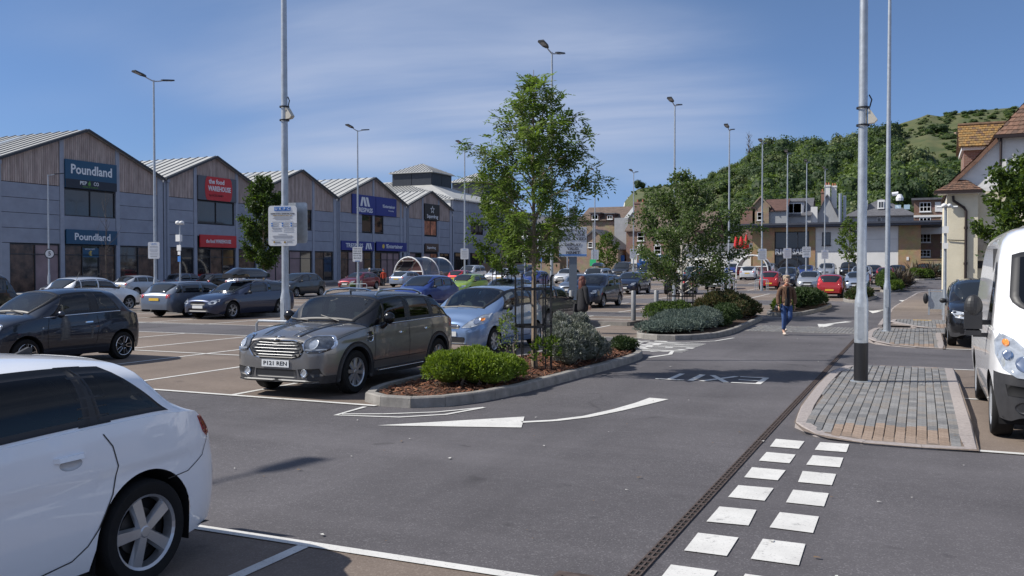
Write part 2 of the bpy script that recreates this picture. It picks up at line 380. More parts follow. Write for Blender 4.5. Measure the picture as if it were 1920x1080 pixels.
# painted markings
def strip_mark(name, pts, w, off=.008, closed=False):
    P=[Vector(p) for p in pts]; b=MB(); n=len(P); vs=[]
    for i,p in enumerate(P):
        a=P[(i-1)%n] if closed or i>0 else p; c=P[(i+1)%n] if closed or i<n-1 else p
        t=(c-a).normalized(); nn=Vector((-t.y,t.x)); ww=w[i] if isinstance(w,list) else w
        for s in(-1,1): q=p+nn*s*ww/2; vs.append((q.x,q.y,gz(q.y)+off))
    b.add(vs,[(2*i,2*((i+1)%n),2*((i+1)%n)+1,2*i+1) for i in range(n if closed else n-1)])
    o=b.build(name,M_MARK,ground,fix=False)
    if o.data.polygons[0].normal.z<0: o.data.flip_normals()
    return o
def quad_mark(name, poly, off=.008):
    return flat_poly(name,poly,off,M_MARK,None,ground)
rnd=random.Random(3)
for k in range(8):                                             # two rows of give-way dashes by the drain
    y=10.15-k*.80
    for x,dy in((-1.33,0),(-.865,.02)):
        if y<4: continue
        e=lambda: rnd.uniform(-.012,.012)
        quad_mark('give_way_dash',[(x-.15+e(),y-.02+dy+e()),(x+.15+e(),y-.02+dy+e()),(x+.15+e(),y+.46+dy+e()),(x-.15+e(),y+.46+dy+e())])
# curved turn-left arrow
quad_mark('turn_arrow_head',[(-6.12,9.5),(-4.43,10.1),(-4.72,10.86)])
strip_mark('turn_arrow_stem',[(-4.58,10.46),(-4.25,10.75),(-3.98,11.2),(-3.78,11.9),(-3.64,12.6),(-3.55,13.2)],[.10,.11,.13,.16,.22,.3])
quad_mark('lane_arrow',[(-27.9,24.02),(-25.2,23.95),(-25.2,24.12)]); strip_mark('lane_arrow_stem',[(-25.2,24.03),(-22.5,24.08)],.07)
for cx,cy,dx in((-3.0,33.0,0),(-1.9,44.2,.0),(-.9,57,0)):                                  # straight-on arrows on the road
    quad_mark('ahead_arrow_head',[(cx-.28,cy+.2),(cx+.28,cy+.2),(cx+.12,cy-1.5),(cx,cy-2.1)]); quad_mark('ahead_arrow_stem',[(cx-.07,cy+.2),(cx+.5,cy+2.2),(cx+.75,cy+2.0),(cx+.1,cy+.2)],.0085)
# worn outline at the planter's nose
strip_mark('kerb_outline',[(-7.1,10.72),(-7.05,9.95),(-6.2,10.15),(-5.75,10.6),(-5.55,11.35)],.07)
strip_mark('kerb_outline',[(-5.55,11.35),(-5.95,10.72),(-6.5,10.3),(-7.02,10.05)],.06,.009)
strip_mark('kerb_outline',[(-5.75,20.6),(-5.3,20.9),(-5.15,20.1),(-5.4,19.2)],.1)
strip_mark('kerb_outline',[(-7.4,23.9),(-6.6,23.4),(-5.6,23.5),(-5.0,24.3),(-4.75,25.6)],.08)
strip_mark('kerb_outline',[(-5.9,37.1),(-4.9,36.9)],.1); strip_mark('kerb_outline',[(-3.9,52.6),(-3.0,52.4)],.12); strip_mark('kerb_outline',[(-2.6,69.2),(-1.9,69.0)],.14)
strip_mark('kerb_outline',[(-1.3,38.6),(-1.2,36)],.06)
for k in range(5):
    for x in(-6.75,-6.3):
        y=20.75+k*.62+(.12 if x>-6.5 else 0)
        quad_mark('give_way_dash',[(x-.17,y),(x+.17,y),(x+.17,y+.36),(x-.17,y+.36)])
def road_text(body, x, y, rz, w, h, bold=.02):
    me=text_mesh(body,1,bold,.0005,M_MARK); xs=[v.co.x for v in me.vertices]; ys_=[v.co.y for v in me.vertices]
    o=link('road_lettering',me,ground,(x,y,gz(y)+.009),(0,0,rz),(w/(max(xs)-min(xs)),h/(max(ys_)-min(ys_)),1)); return o
def letters_exit():
    # EXIT to be read by drivers coming the other way: built from straight strokes, each letter its own mesh
    def P(u,v): return (-2.45-u*1.80, 16.5-v*.98)
    def letter(strokes):
        b=MB()
        for k,(u0,v0,u1,v1,w) in enumerate(strokes):
            a=Vector(P(u0,v0)); c=Vector(P(u1,v1)); t=(c-a).normalized(); n=Vector((-t.y,t.x))*w/2; z=.008+k*.0006
            b.add([(a.x-n.x,a.y-n.y,z),(c.x-n.x,c.y-n.y,z),(c.x+n.x,c.y+n.y,z),(a.x+n.x,a.y+n.y,z)],[(0,1,2,3)])
        o=b.build('road_letter',M_MARK,ground,fix=False)
        for p in o.data.polygons:
            if p.normal.z<0: o.data.flip_normals(); break
    letter([(.02,0,.02,1,.10),(0,.95,.27,.95,.09),(0,.52,.24,.52,.09),(0,.05,.27,.05,.09)])
    letter([(.31,.02,.55,.98,.1),(.55,.02,.31,.98,.1)])
    letter([(.65,0,.65,1,.11)])
    letter([(.72,.95,1,.95,.09),(.86,0,.86,1,.1)])
letters_exit()
road_text('NO ENTRY',-5.55,22.0,pi/2,2.7,1.25,.012)
# drain channel with cast grates
drain=empty('drain_channel',(-1.64,5,0),label='narrow slotted drain channel running along the road beside the give way dashes',cat='drain')
M_IRON=mat('cast_iron',(.085,.062,.052),.7,var=.5,scale=12,metal=.2); M_VOID=mat('drain_void',(.004,.004,.004),.9)
b=MB(); b.bx(-.04,.04,-1,24,-.06,.006); b.build('channel_bed',M_VOID,drain)
g=MB()
for x in(-.036,.0,.036): g.bx(x-.006,x+.006,0,.494,.002,.012)
for k in range(6): g.bx(-.036,.036,.0+k*.095,.018+k*.095,.004,.0135)
gm=g.mesh('drain_grate',M_IRON)
for k in range(48): link('drain_grate',gm,drain,(0,-.6+k*.5,0))
b=MB()
b.bx(-.34,-.09,-.28,.14,.002,.012)
for i in range(5): b.bx(-.31+.045*i,-.285+.045*i,-.2,.06,.012,.0165)
cov=b.build('gully_cover',M_IRON,loc=(-1.76,5.25,0)); tag(cov,'rusty iron gully cover at the near end of the drain channel','drain cover')
# paved islands on the right
def paved_island(name,label,outline,x0,x1,y0,y1,tact,seed,far=False):
    e=empty(name,(0,0,0),label=label,cat='paved island')
    ymin=min(p[1] for p in outline); ymax=max(p[1] for p in outline)
    def top(y):
        t=min(1,max(0,min((y-ymin)/1.5,(ymax-y)/1.2))); t=t*t*(3-2*t); return .022+.085*t
    kerb_run(e,outline,w=.17,seg=.62,closed=True,m=M_GRAN,zf=lambda p: top(p.y)+.004)
    def inside(x,y,mrg):
        n=len(outline); c=False; dmin=9
        for i in range(n):
            (ax,ay),(bx_,by)=outline[i],outline[(i+1)%n]
            if (ay>y)!=(by>y) and x<(bx_-ax)*(y-ay)/(by-ay)+ax: c=not c
            t=max(0,min(1,((x-ax)*(bx_-ax)+(y-ay)*(by-ay))/((bx_-ax)**2+(by-ay)**2))); dmin=min(dmin,hypot(x-ax-t*(bx_-ax),y-ay-t*(by-ay)))
        return c and dmin>mrg
    b=MB(); b.add([(p[0],p[1],gz(p[1])+top(p[1])*.93) for p in outline],[tuple(range(len(outline)))]); 
    b.build('bedding',mat('jointing_sand',(.16,.125,.10),.9,var=.3,scale=20),e,fix=False)
    rnd=random.Random(seed); cells=[]
    w,l=.113,.215; j=.0
    nx=int((x1-x0)/w)+1
    for i in range(nx):
        x=x0+(i+.5)*w; off=rnd.uniform(0,l); y=y0-off
        while y<y1:
            yc=y+l/2; t=None
            for (a,c2,xa,xb) in tact:
                if a<=yc<=c2 and xa<=x<=xb: t=1
            if inside(x,yc,.12+w*.3): cells.append((x,yc,t))
            y+=l
    cells.sort(key=lambda q: q[1]); M=MB(); mset={}
    def sett_mesh(mi,t):
        k=(mi,t)
        if k not in mset:
            q=MB(); hw,hl=w/2-.0042,l/2-.0022; q.bbox(-hw,hw,-hl,hl,-.05,0,.006); mset[k]=q.mesh('sett',(M_TACT if t else M_SETT)[mi])
        return mset[k]
    for k,(x,yc,t) in enumerate(cells):
        mi=rnd.randrange(2 if t else 4); z=top(yc)+rnd.uniform(-.003,.003); sl=(top(yc+.1)-top(yc-.1))/.2
        if k<(290 if not far else 200):
            o=link('sett',sett_mesh(mi,t),e,(x,yc,gz(yc)+z),(math.atan(sl)+rnd.uniform(-.012,.012),rnd.uniform(-.012,.012),rnd.uniform(-.01,.01)))
        else:
            hw,hl=w/2-.0042,l/2-.0022; n0=len(M.v); M.bbox(x-hw,x+hw,yc-hl,yc+hl,gz(yc)+z-.05,gz(yc)+z,.008,(4+mi) if t else mi)
    if M.v: o=M.build('setts',M_SETT+M_TACT,e,fix=False); o['kind']='stuff'
    return e,top
P1=[(-1.40,11.5),(-1.25,11.1),(-.95,10.82),(-.55,10.68),(-.05,10.66),(.58,10.72),(.58,13),(.58,16),(.58,19.4),(.0,19.45),(-.75,19.0),(-1.3,18.3),(-1.47,17.2),(-1.5,15),(-1.47,12.8)]
isl1,top1=paved_island('paved_island','grey block paved island with buff strip around the nearest big lamp post',P1,-1.5,.6,10.6,19.5,[(10.6,11.62,-.98,.32),(18.6,19.6,-.9,.3)],11)
P2=[(-1.36,26.2),(-1.15,25.1),(-.7,24.55),(-.1,24.2),(.55,24.05),(.55,26.5),(.55,28.6),(3.2,28.9),(3.2,31.2),(0,31.5),(-.8,31.3),(-1.3,30.4),(-1.42,28.5)]
isl2,top2=paved_island('paved_island','grey block paved island further up the road around the second lamp post',P2,-1.5,3.2,24,31.6,[(24,24.8,-.9,.3),(30.3,31.3,-1.2,-.2)],12,True)
P3=[(-.6,33.0),(.0,32.2),(1,31.9),(4.5,31.8),(4.5,36.8),(-.9,36.8),(-1.0,34)]
isl3,top3=paved_island('paved_corner','grey paved corner with buff strip in front of the white house',P3,-1,4.4,31.8,36.8,[(31.9,33.2,.5,4.4)],13,True)
y_=MB(); y_.bx(-.25,.35,35.25,35.4,.05,.113); tag(y_.build('yellow_road_stud',mat('yellow_paint',(.7,.42,.05),.6)),'short yellow painted bar on the paved corner','road marking')
# cobbled crossing
cr=sheet('cobbled_crossing',-5.0,-1.75,28.6,31.6,.004,mat('cobble_bed',(.16,.15,.145),.9,var=.3,scale=10))
M=MB(); rr=random.Random(8)
for i in range(30):
    for j in range(26):
        x=-4.95+i*.107; y=28.7+j*.11+(i%2)*.05; M.bbox(x,x+.095,y,y+.1,gz(y)-.01,gz(y)+.012+rr.uniform(0,.008),.01,rr.randrange(4))
o=M.build('cobbles',M_SETT,cr,fix=False); o['kind']='stuff'
# planter islands: kerb stones, soil, bark mulch
M_SOIL=mat('soil',(.06,.035,.022),.95,var=.4,scale=25,bump=.6)
M_BARK=[mat('bark_red',(.16,.06,.03),.9,var=.4,scale=30),mat('bark_dark',(.07,.03,.017),.9,var=.4,scale=30),mat('bark_pale',(.25,.115,.06),.9,var=.3,scale=30)]
def chaikin(P,k=2):
    for _ in range(k):
        Q=[]
        for a,c in zip(P,P[1:]+P[:1]): Q+=[(a[0]*.75+c[0]*.25,a[1]*.75+c[1]*.25),(a[0]*.25+c[0]*.75,a[1]*.25+c[1]*.75)]
        P=Q
    return P
def planter(label,outline,seed,chips=0,m=None,box=None):
    outline=chaikin(outline)
    e=empty('planting_bed',(0,0,0),label=label,cat='planting bed',group='kerbed planting beds along the road')
    kerb_run(e,outline,w=.15,h=.145,seg=.5,closed=True,m=m or M_CONC)
    b=MB(); cx=sum(p[0] for p in outline)/len(outline); cy=sum(p[1] for p in outline)/len(outline)
    vs=[(cx,cy,gz(cy)+.16)]
    for x,y in outline: vs.append((x+(cx-x)*.03,y+(cy-y)*.03,gz(y)+.09))
    n=len(outline); b.add(vs,[(0,1+i,1+(i+1)%n) for i in range(n)]); b.build('soil',M_SOIL,e)
    if chips:
        rnd=random.Random(seed); M=MB(); k=0
        while k<chips:
            x=rnd.uniform(*box[:2]); y=rnd.uniform(*box[2:])
            c=False
            for i in range(n):
                (ax,ay),(bx_,by)=outline[i],outline[(i+1)%n]
                if (ay>y)!=(by>y) and x<(bx_-ax)*(y-ay)/(by-ay)+ax: c=not c
            if not c or min(hypot(x-px_,y-py_) for px_,py_ in outline)<.24: continue
            k+=1; r=hypot(x-cx,(y-cy)*.35); z=gz(y)+.105+.05*max(0,1-r/1.6)+rnd.uniform(0,.03)
            l=rnd.uniform(.02,.055); w=rnd.uniform(.007,.016); a=rnd.uniform(0,pi); ti=rnd.uniform(-.5,.5); d=Vector((cos(a)*l,sin(a)*l,ti*l)); s=Vector((-sin(a)*w,cos(a)*w,rnd.uniform(-.5,.5)*w))
            p=Vector((x,y,z)); up=Vector((0,0,.008))
            M.add([p-d-s,p+d-s*.7,p+d+s,p-d+s*.8,p+up],[(0,1,4),(1,2,4),(2,3,4),(3,0,4)],rnd.choice((0,0,1,1,2)))
        o=M.build('bark_mulch',M_BARK,e,fix=False); o['kind']='stuff'
    return e
OA=[(-7.5,11.25),(-7.2,10.95),(-6.75,10.82),(-6.3,10.95),(-5.95,11.4),(-5.72,12.2),(-5.6,13.4),(-5.52,15),(-5.45,16.5),(-5.4,18),(-5.45,19),(-5.7,19.8),(-6.2,20.3),(-6.9,20.4),(-7.4,20.0),(-7.6,19),(-7.7,17),(-7.75,15),(-7.78,13),(-7.72,12)]
OB=[(-7.45,24.9),(-6.95,24.1),(-6.25,23.95),(-5.6,24.35),(-5.15,25.6),(-5.05,27.5),(-5.2,30),(-5.3,33),(-5.45,35.6),(-5.9,36.3),(-7,36.6),(-8.9,36.5),(-9.5,35.8),(-9.5,34),(-8.9,32.6),(-8.1,30),(-7.7,27.5)]
OC=[(-6,39.3),(-5.65,38),(-5.1,37.6),(-4.6,38.2),(-4.3,40),(-4.1,44),(-4.0,48),(-4.4,50.5),(-5,51),(-5.8,50),(-6.2,45)]
OD=[(-4.1,54.9),(-3.7,53.4),(-3.25,53),(-2.9,54.5),(-2.6,58),(-2.4,61),(-2.8,63),(-3.6,62.5),(-4.2,58)]
OE=[(-2.9,72),(-2.35,69.8),(-1.9,70),(-1.5,74),(-1.1,80),(-.9,85),(-1.6,86),(-2.6,82)]
OF=[(-1.6,101),(-.6,99.3),(.6,99.4),(1.4,101),(1.2,104),(-1,105)]
planter('kerbed bed with bark mulch, green bush and caged tree in the middle foreground',OA,1,5200,box=(-7.8,-5.4,10.8,20.4))
planter('kerbed bed carrying the blue grey mound and the second caged tree',OB,2,500,box=(-7.6,-5,34,36.4))
planter('kerbed bed holding one round dark green shrub behind the man in the brown jacket',OC,3,300,box=(-5.6,-4.1,46,50.8))
planter('small kerbed bed with low shrub partly hidden by the big lamp post',OD,4,200,box=(-4,-2.5,53,62))
planter('kerbed bed with the nearer clump of bronze spiky plants up the road',OE,5)
planter('kerbed bed at the far bend with spiky plants and grey mound',OF,6)

lt=MB(); rr=random.Random(12)
for k in range(130):
    x=rr.uniform(-7,3.5); y=rr.uniform(5,28) if k%3 else rr.uniform(5,13); a=rr.uniform(0,pi); l=rr.uniform(.006,.026); w=l*rr.uniform(.3,.7); d=Vector((cos(a),sin(a))); s_=Vector((-sin(a),cos(a))); z=gz(y)+.014
    if -1.7<x<.7 and y>10.5: z+=.105
    lt.add([(x-d.x*l-s_.x*w,y-d.y*l-s_.y*w,z),(x+d.x*l-s_.x*w,y+d.y*l-s_.y*w,z+.003),(x+d.x*l+s_.x*w,y+d.y*l+s_.y*w,z),(x-d.x*l+s_.x*w,y-d.y*l+s_.y*w,z+.004)],[(0,1,2,3)],rr.randrange(2))
o=lt.build('litter',[mat('pale_litter',(.5,.49,.46),.9),mat('dry_leaf',(.17,.11,.06),.9)],fix=False); tag(o,'tiny pale scraps and dry leaves scattered on the road','litter',kind='stuff')
# ---------------------------------------------------------------- retail terrace on the left
M_PANEL=mat('grey_wall_panel',(.275,.30,.36),.6,var=.10,scale=1.2,spec=.4)
M_PANEL2=mat('grey_wall_panel_light',(.295,.32,.38),.6,var=.10,scale=1.2,spec=.4)
M_PIL=mat('pale_pilaster',(.31,.335,.395),.6,var=.08,scale=2)
M_CORE=mat('wall_core',(.05,.05,.055),.9)
M_TIMB=[mat('larch_board_%s'%n,c,.8,var=.25,scale=3,stretch=(1,1,.25)) for n,c in(('a',(.41,.325,.29)),('b',(.375,.30,.265)),('c',(.445,.36,.32)))]
M_ZINC=mat('standing_seam_roof',(.40,.40,.385),.6,metal=.1,var=.12,scale=.6)
M_ZINC2=mat('dark_roof_seam',(.22,.225,.23),.5,metal=.2)  # seams in a darker grey than the roof sheets
M_ROOFL=mat('rooflight',(.42,.46,.50),.3,var=.1,scale=2)
M_ANTH=mat('anthracite_metal',(.03,.032,.037),.5,var=.1)
M_SHOPG=mat('shop_glass',(.018,.018,.02),.04,spec=.8,var=.6,scale=.35)
M_PINKREFL=mat('pink_reflection',(.27,.19,.195),.45,var=.3,scale=.5); M_POST2=mat('orange_poster',(.5,.18,.09),.5,var=.7,scale=1.3); M_WARMREFL=mat('warm_reflection',(.085,.05,.034),.25,var=.8,scale=1.5)  # pink and warm panes have reflections of bright buildings painted into their colour
FX=-62.0
def wbox(name,m,parent,y0,y1,z0,z1,x1=FX,th=.12):
    b=MB(); b.bx(x1-th,x1,y0,y1,z0,z1); return b.build(name,m,parent,fix=False)
def glazed(parent,name,y0,y1,z0,z1,n,pane_mats=(),x=FX-.10,transom=None):
    f=MB(); t=.07; f.bx(x-.1,x+.06,y0,y1,z0,z0+t); f.bx(x-.1,x+.06,y0,y1,z1-t,z1)
    for i in range(n+1):
        yy=y0+(y1-y0-t)*i/n; f.bx(x-.1,x+.055,yy,yy+t,z0+t,z1-t)
    if transom: f.bx(x-.1,x+.05,y0+t,y1-t,transom,transom+.06)
    w=f.build(name,M_ANTH,parent,fix=False)
    for i in range(n):
        a=y0+(y1-y0-t)*i/n+t; c=y0+(y1-y0-t)*(i+1)/n
        b=MB(); b.bx(x-.06,x-.02,a,c,z0+t,z1-t); b.build('pane',pane_mats[i] if i<len(pane_mats) and pane_mats[i] else M_SHOPG,w,fix=False)
    return w
def shop_unit(label,y0,y1,eave,peak,p1,p2,shops,uppers,skip_center_sign=True,base=None):
    e=empty('shop_unit',(FX,(y0+y1)/2,0),label=label,cat='shop building'); e.location=(0,0,0)
    zb=gz((y0+y1)/2)-.3; ym=(y0+y1)/2; D=38
    def roofz(y): return peak-(peak-eave)*abs(y-ym)/((y1-y0)/2)
    b=MB(); b.prism([(y0+.01,zb),(y0+.01,eave-.06),(ym,peak-.08),(y1-.01,eave-.06),(y1-.01,zb)],'x',FX-D,FX-.22); b.build('structure_core',M_CORE,e)
    # pilasters
    for (a,c) in((y0+.02,y0+.62),(p1,p1+.38),(p2,p2+.38),(y1-.62,y1-.02)):
        b=MB(); za,zc=roofz(a)-.12,roofz(c)-.12; x0,x1=FX-.2,FX+.05
        b.add([(x0,a,zb),(x1,a,zb),(x1,c,zb),(x0,c,zb),(x0,a,za),(x1,a,za),(x1,c,zc),(x0,c,zc)],[(3,2,1,0),(4,5,6,7),(0,1,5,4),(1,2,6,5),(2,3,7,6),(3,0,4,7)]); b.build('pilaster',M_PIL,e,fix=False)
    cols=[(y0+.63,p1-.01),(p1+.39,p2-.01),(p2+.39,y1-.63)]
    Z=[3.87,5.0,6.15,7.28,8.42]; dz=(.0 if y0<80 else .12 if y0<100 else .2)
    openings=uppers
    for ci,(a,c) in enumerate(cols):
        for z0,z1 in zip(Z,Z[1:]):
            z0+=dz; z1+=dz
            segs=[(a,c)]
            for (oa,oc,o0,o1) in openings:
                if z0<o1-.2 and z1>o0+.2:
                    ns=[]
                    for s0,s1 in segs:
                        if oa<s1 and oc>s0:
                            if oa-s0>.05: ns.append((s0,oa-.01))
                            if s1-oc>.05: ns.append((oc+.01,s1))
                        else: ns.append((s0,s1))
                    segs=ns
            for s0,s1 in segs: wbox('wall_panel',M_PANEL if random.random()<.7 else M_PANEL2,e,s0+.012,s1-.012,z0+.018,z1-.018)
        # timber boards up to the roof line
        b=MB(); bw=.19; y=a; rnd=random.Random(int(a*10))
        zt=8.45+dz
        while y<c-.03:
            w=min(bw,c-y)
            b.add([(FX-.12,y+.012,zt),(FX+.0+rnd.uniform(0,.02),y+.012,zt),(FX+.0,y+w-.012,zt),(FX-.12,y+w-.012,zt),(FX-.12,y+.012,max(zt+.02,roofz(y)-.16)),(FX,y+.012,max(zt+.02,roofz(y)-.16)),(FX,y+w-.012,max(zt+.02,roofz(y+w)-.16)),(FX-.12,y+w-.012,max(zt+.02,roofz(y+w)-.16))],[(0,1,2,3),(7,6,5,4),(1,5,6,2),(0,4,5,1),(2,6,7,3)],rnd.randrange(3)); y+=bw
        o=b.build('timber_cladding',M_TIMB,e,fix=False); o['kind']='stuff'
    for yy in(y0+.32,):
        b=MB(); b.tube([(FX+.14,yy,eave-.25),(FX+.14,yy,zb+.3)],.06,8); b.bx(FX+.05,FX+.34,yy-.16,yy+.16,eave-.32,eave-.05); b.build('downpipe',M_PANEL2,e)
    # shop fronts
    for (a,c,n,pane_mats) in shops: glazed(e,'shop_window',a,c,zb+.35,3.82+dz,n,pane_mats,transom=3.0)
    for (a,c) in ((cols[0][0],shops[0][0]),):
        if c-a>.1: wbox('wall_panel',M_PANEL,e,a,c-.01,zb,3.85+dz)
    wbox('plinth',M_ANTH,e,y0+.63,y1-.63,zb-.2,zb+.33,FX-.06,.1)
    # roof slopes, verge, seams, rooflights
    for sgn,(ya,yb) in((1,(y0,ym)),(-1,(y1,ym))):
        b=MB(); ov=.35
        b.add([(FX+ov,ya,eave),(FX-D,ya,eave),(FX-D,yb,peak),(FX+ov,yb,peak),(FX+ov,ya,eave-.1),(FX-D,ya,eave-.1),(FX-D,yb,peak-.1),(FX+ov,yb,peak-.1)],[(0,1,2,3),(7,6,5,4),(0,3,7,4),(1,5,6,2)]); r=b.build('roof_slope',M_ZINC,e)
        s=MB(); x=FX+.1
        L=sqrt((yb-ya)**2+(peak-eave)**2); nz=Vector((0,-(peak-eave)*(1 if yb>ya else -1),abs(yb-ya)))/L
        while x>FX-D:
            A=Vector((x,ya,eave)); B=Vector((x,yb,peak)); n=nz*.075
            s.add([A+Vector((.035,0,0)),A-Vector((.035,0,0)),B-Vector((.035,0,0)),B+Vector((.035,0,0)),A+Vector((.035,0,0))+n,A-Vector((.035,0,0))+n,B-Vector((.035,0,0))+n,B+Vector((.035,0,0))+n],[(4,5,6,7),(0,4,7,3),(1,2,6,5),(0,1,5,4)]); x-=1.05
        o=s.build('roof_seam',M_ZINC2,r,fix=False); o['kind']='stuff'
        for k in(6.5,13,19.5,26):
            A=Vector((FX-k,ya+(yb-ya)*.12,eave+(peak-eave)*.12)); B=Vector((FX-k,ya+(yb-ya)*.92,eave+(peak-eave)*.92)); n=nz*.05; q=MB(); d=Vector((.5,0,0))
            q.add([A-d,A+d,B+d,B-d,A-d+n,A+d+n,B+d+n,B-d+n],[(4,5,6,7),(0,1,5,4),(1,2,6,5),(2,3,7,6),(3,0,4,7)]); q.build('rooflight',M_ROOFL,r,fix=False)
        v=MB(); A=Vector((FX+ov,ya,eave)); B=Vector((FX+ov,yb,peak)); h=Vector((0,0,-.15)); d=Vector((.07,0,0)); u=Vector((0,0,.05))
        v.add([A+u,B+u,B+h,A+h,A+u+d,B+u+d,B+h+d,A+h+d],[(4,5,6,7),(0,1,5,4),(3,7,6,2),(0,4,7,3),(1,2,6,5)]); v.build('verge_trim',M_ANTH,e)
    return e
F=M_PINKREFL; W3=M_WARMREFL; O2=M_POST2
shop_unit('grey shop unit with the widest timber gable and blue signs, leftmost in the terrace',45.0,61.3,9.95,13.2,50.65,56.1,[(46.3,50.6,2,[W3,F]),(51.1,56.05,3,[W3,None,W3]),(56.5,60.5,2,[None,W3])],[(51.1,56.05,6.15,8.3),(51.05,56.05,3.9,5.1)])
shop_unit('grey shop unit with timber gable and red signs',61.4,74.4,10.0,12.7,65.1,70.75,[(62.2,65.05,2,[W3]),(65.55,70.7,3,[None,W3,None]),(71.2,73.7,1,[W3])],[(65.6,70.6,6.2,8.35),(65.55,70.7,3.95,5.15)])
shop_unit('grey shop unit with a plain unsigned timber gable half hidden by the near sign pole',74.5,87.8,10.1,12.7,78.6,83.2,[(75.4,78.5,2,[F,F]),(79.2,83.1,2,[F,None]),(83.7,87.1,2,[W3,None])],[(79.2,83.1,6.25,8.4)])
shop_unit('grey shop unit with timber gable and royal blue signs over two shops',87.9,103.4,10.2,13.2,95.4,101.9,[(88.55,95.3,4,[W3,F,F,None]),(96.0,101.8,4,[None,F,F,F])],[(93.1,95.35,6.4,8.4),(95.9,97.9,6.4,8.4),(88.5,101.9,4.1,5.25)])
shop_unit('grey shop unit with the smallest timber gable and a black star sign',103.5,116.2,10.3,12.6,107.6,112.1,[(104.4,107.5,2,[F,None]),(108.1,112.0,2,[F,O2]),(112.6,115.5,2,[None,None])],[(108.3,111.8,6.5,8.55),(108.2,112.0,4.25,5.35)])
# panes of the upper windows
for lab,(a,c,z0,z1,n,fl) in {'wide':(51.1,56.05,6.15,8.3,2,[]),'red':(65.6,70.6,6.2,8.35,2,[]),'plain':(79.2,83.1,6.25,8.4,3,[W3]),'b1':(93.1,95.35,6.4,8.4,1,[]),'b2':(95.9,97.9,6.4,8.4,1,[]),'star':(108.3,111.8,6.5,8.55,2,[O2,O2])}.items():
    par=[o for o in SC.objects if o.name.startswith('shop_unit')]; idx={'wide':0,'red':1,'plain':2,'b1':3,'b2':3,'star':4}[lab]
    glazed(sorted(par,key=lambda o:o.name)[idx],'upper_window',a,c,z0,z1,n,fl)
b=MB(); b.bx(-99.9,-62.25,44.86,44.99,-.2,9.85); b.build('end_wall',M_PANEL,[o for o in SC.objects if o.name=='shop_unit'][0],fix=False)
# the plain two storey hall beyond the gables, with its two lanterns
def hip_roof(b,x0,x1,y0,y1,z0,z1,ins=None,mi=0,ov=.4):
    x0-=ov;x1+=ov;y0-=ov;y1+=ov; w=min(x1-x0,y1-y0)/2; i=w if ins is None else ins
    if x1-x0>y1-y0: A,B=(x0+i,(y0+y1)/2,z1),(x1-i,(y0+y1)/2,z1)
    else: A,B=((x0+x1)/2,y0+i,z1),((x0+x1)/2,y1-i,z1)
    vs=[(x0,y0,z0),(x1,y0,z0),(x1,y1,z0),(x0,y1,z0),A,B,(x0,y0,z0-.12),(x1,y0,z0-.12),(x1,y1,z0-.12),(x0,y1,z0-.12)]
    fs=[(0,1,5,4),(1,2,5),(2,3,4,5),(3,0,4)] if x1-x0>y1-y0 else [(0,1,4),(1,2,5,4),(2,3,5),(3,0,4,5)]
    b.add(vs,fs+[(0,6,7,1),(1,7,8,2),(2,8,9,3),(3,9,6,0),(6,9,8,7)],mi)
def hip_seams(parent,x0,x1,y0,y1,z0,z1,ov=.4,step=.62):
    s=MB(); cx,cy=(x0+x1)/2,(y0+y1)/2; hx,hy=(x1-x0)/2+ov,(y1-y0)/2+ov; up=.09
    for face in range(4):
        L=hx if face%2==0 else hy; d=hy if face%2==0 else hx; k=-L+.3
        while k<L:
            t=1-abs(k)/L; q=lambda u,a: ((cx+u,cy+(-1 if face==0 else 1)*a) if face%2==0 else (cx+(1 if face==1 else -1)*a,cy+u))
            p0=q(k,d); p1=q(k,d*(1-t)); A=Vector((*p0,z0)); B=Vector((*p1,z0+(z1-z0)*t)); 
            if t>.05:
                w=Vector((.035,0,0)) if face%2==0 else Vector((0,.035,0)); n=Vector((0,0,up)); s.add([A+w,A-w,B-w,B+w,A+w+n,A-w+n,B-w+n,B+w+n],[(4,5,6,7),(0,4,7,3),(1,2,6,5),(0,1,5,4)])
            k+=step
    o=s.build('roof_seam',M_ZINC2,parent,fix=False); o['kind']='stuff'
hall=empty('retail_hall',label='plain grey two storey hall with hipped metal roof beyond the last timber gable',cat='retail hall')
b=MB(); b.bx(-94,FX-.2,116.5,133,0,11.9); b.build('structure_core',M_CORE,hall)
for i,(a,c) in enumerate(((116.5,121.6),(121.9,127.0),(127.3,133))):
    for z0,z1 in zip((4.25,5.6,7.1,8.7,10.3),(5.6,7.1,8.7,10.3,11.9)):
        if i==1 and z0 in(7.1,): wbox('wall_panel',M_PANEL,hall,a+.01,122.25,z0+.02,z1-.02); wbox('wall_panel',M_PANEL,hall,126.55,c-.01,z0+.02,z1-.02); continue
        wbox('wall_panel',M_PANEL if (i+int(z0))%2 else M_PANEL2,hall,a+.01,c-.01,z0+.02,z1-.02)
    glazed(hall,'shop_window',a+.9,c-.3,.9,4.2,2,[None,W3 if i==1 else None],transom=3.3)
for y in(116.5,121.6,127.0,132.7): wbox('pilaster',M_PIL,hall,y,y+.29,.5,11.85,FX+.05,.25)
glazed(hall,'upper_window',122.3,126.5,6.7,8.7,3,[])
b=MB(); b.bx(-94,-62.25,116.3,116.48,10.2,11.9); b.build('end_wall',mat('pale_render',(.62,.62,.60),.8,var=.06),hall,fix=False)
b=MB(); hip_roof(b,-94,FX,116.5,138,12.0,16.0); r=b.build('roof',M_ZINC,hall); hip_seams(r,-94,FX,116.5,138,12.0,16.0)
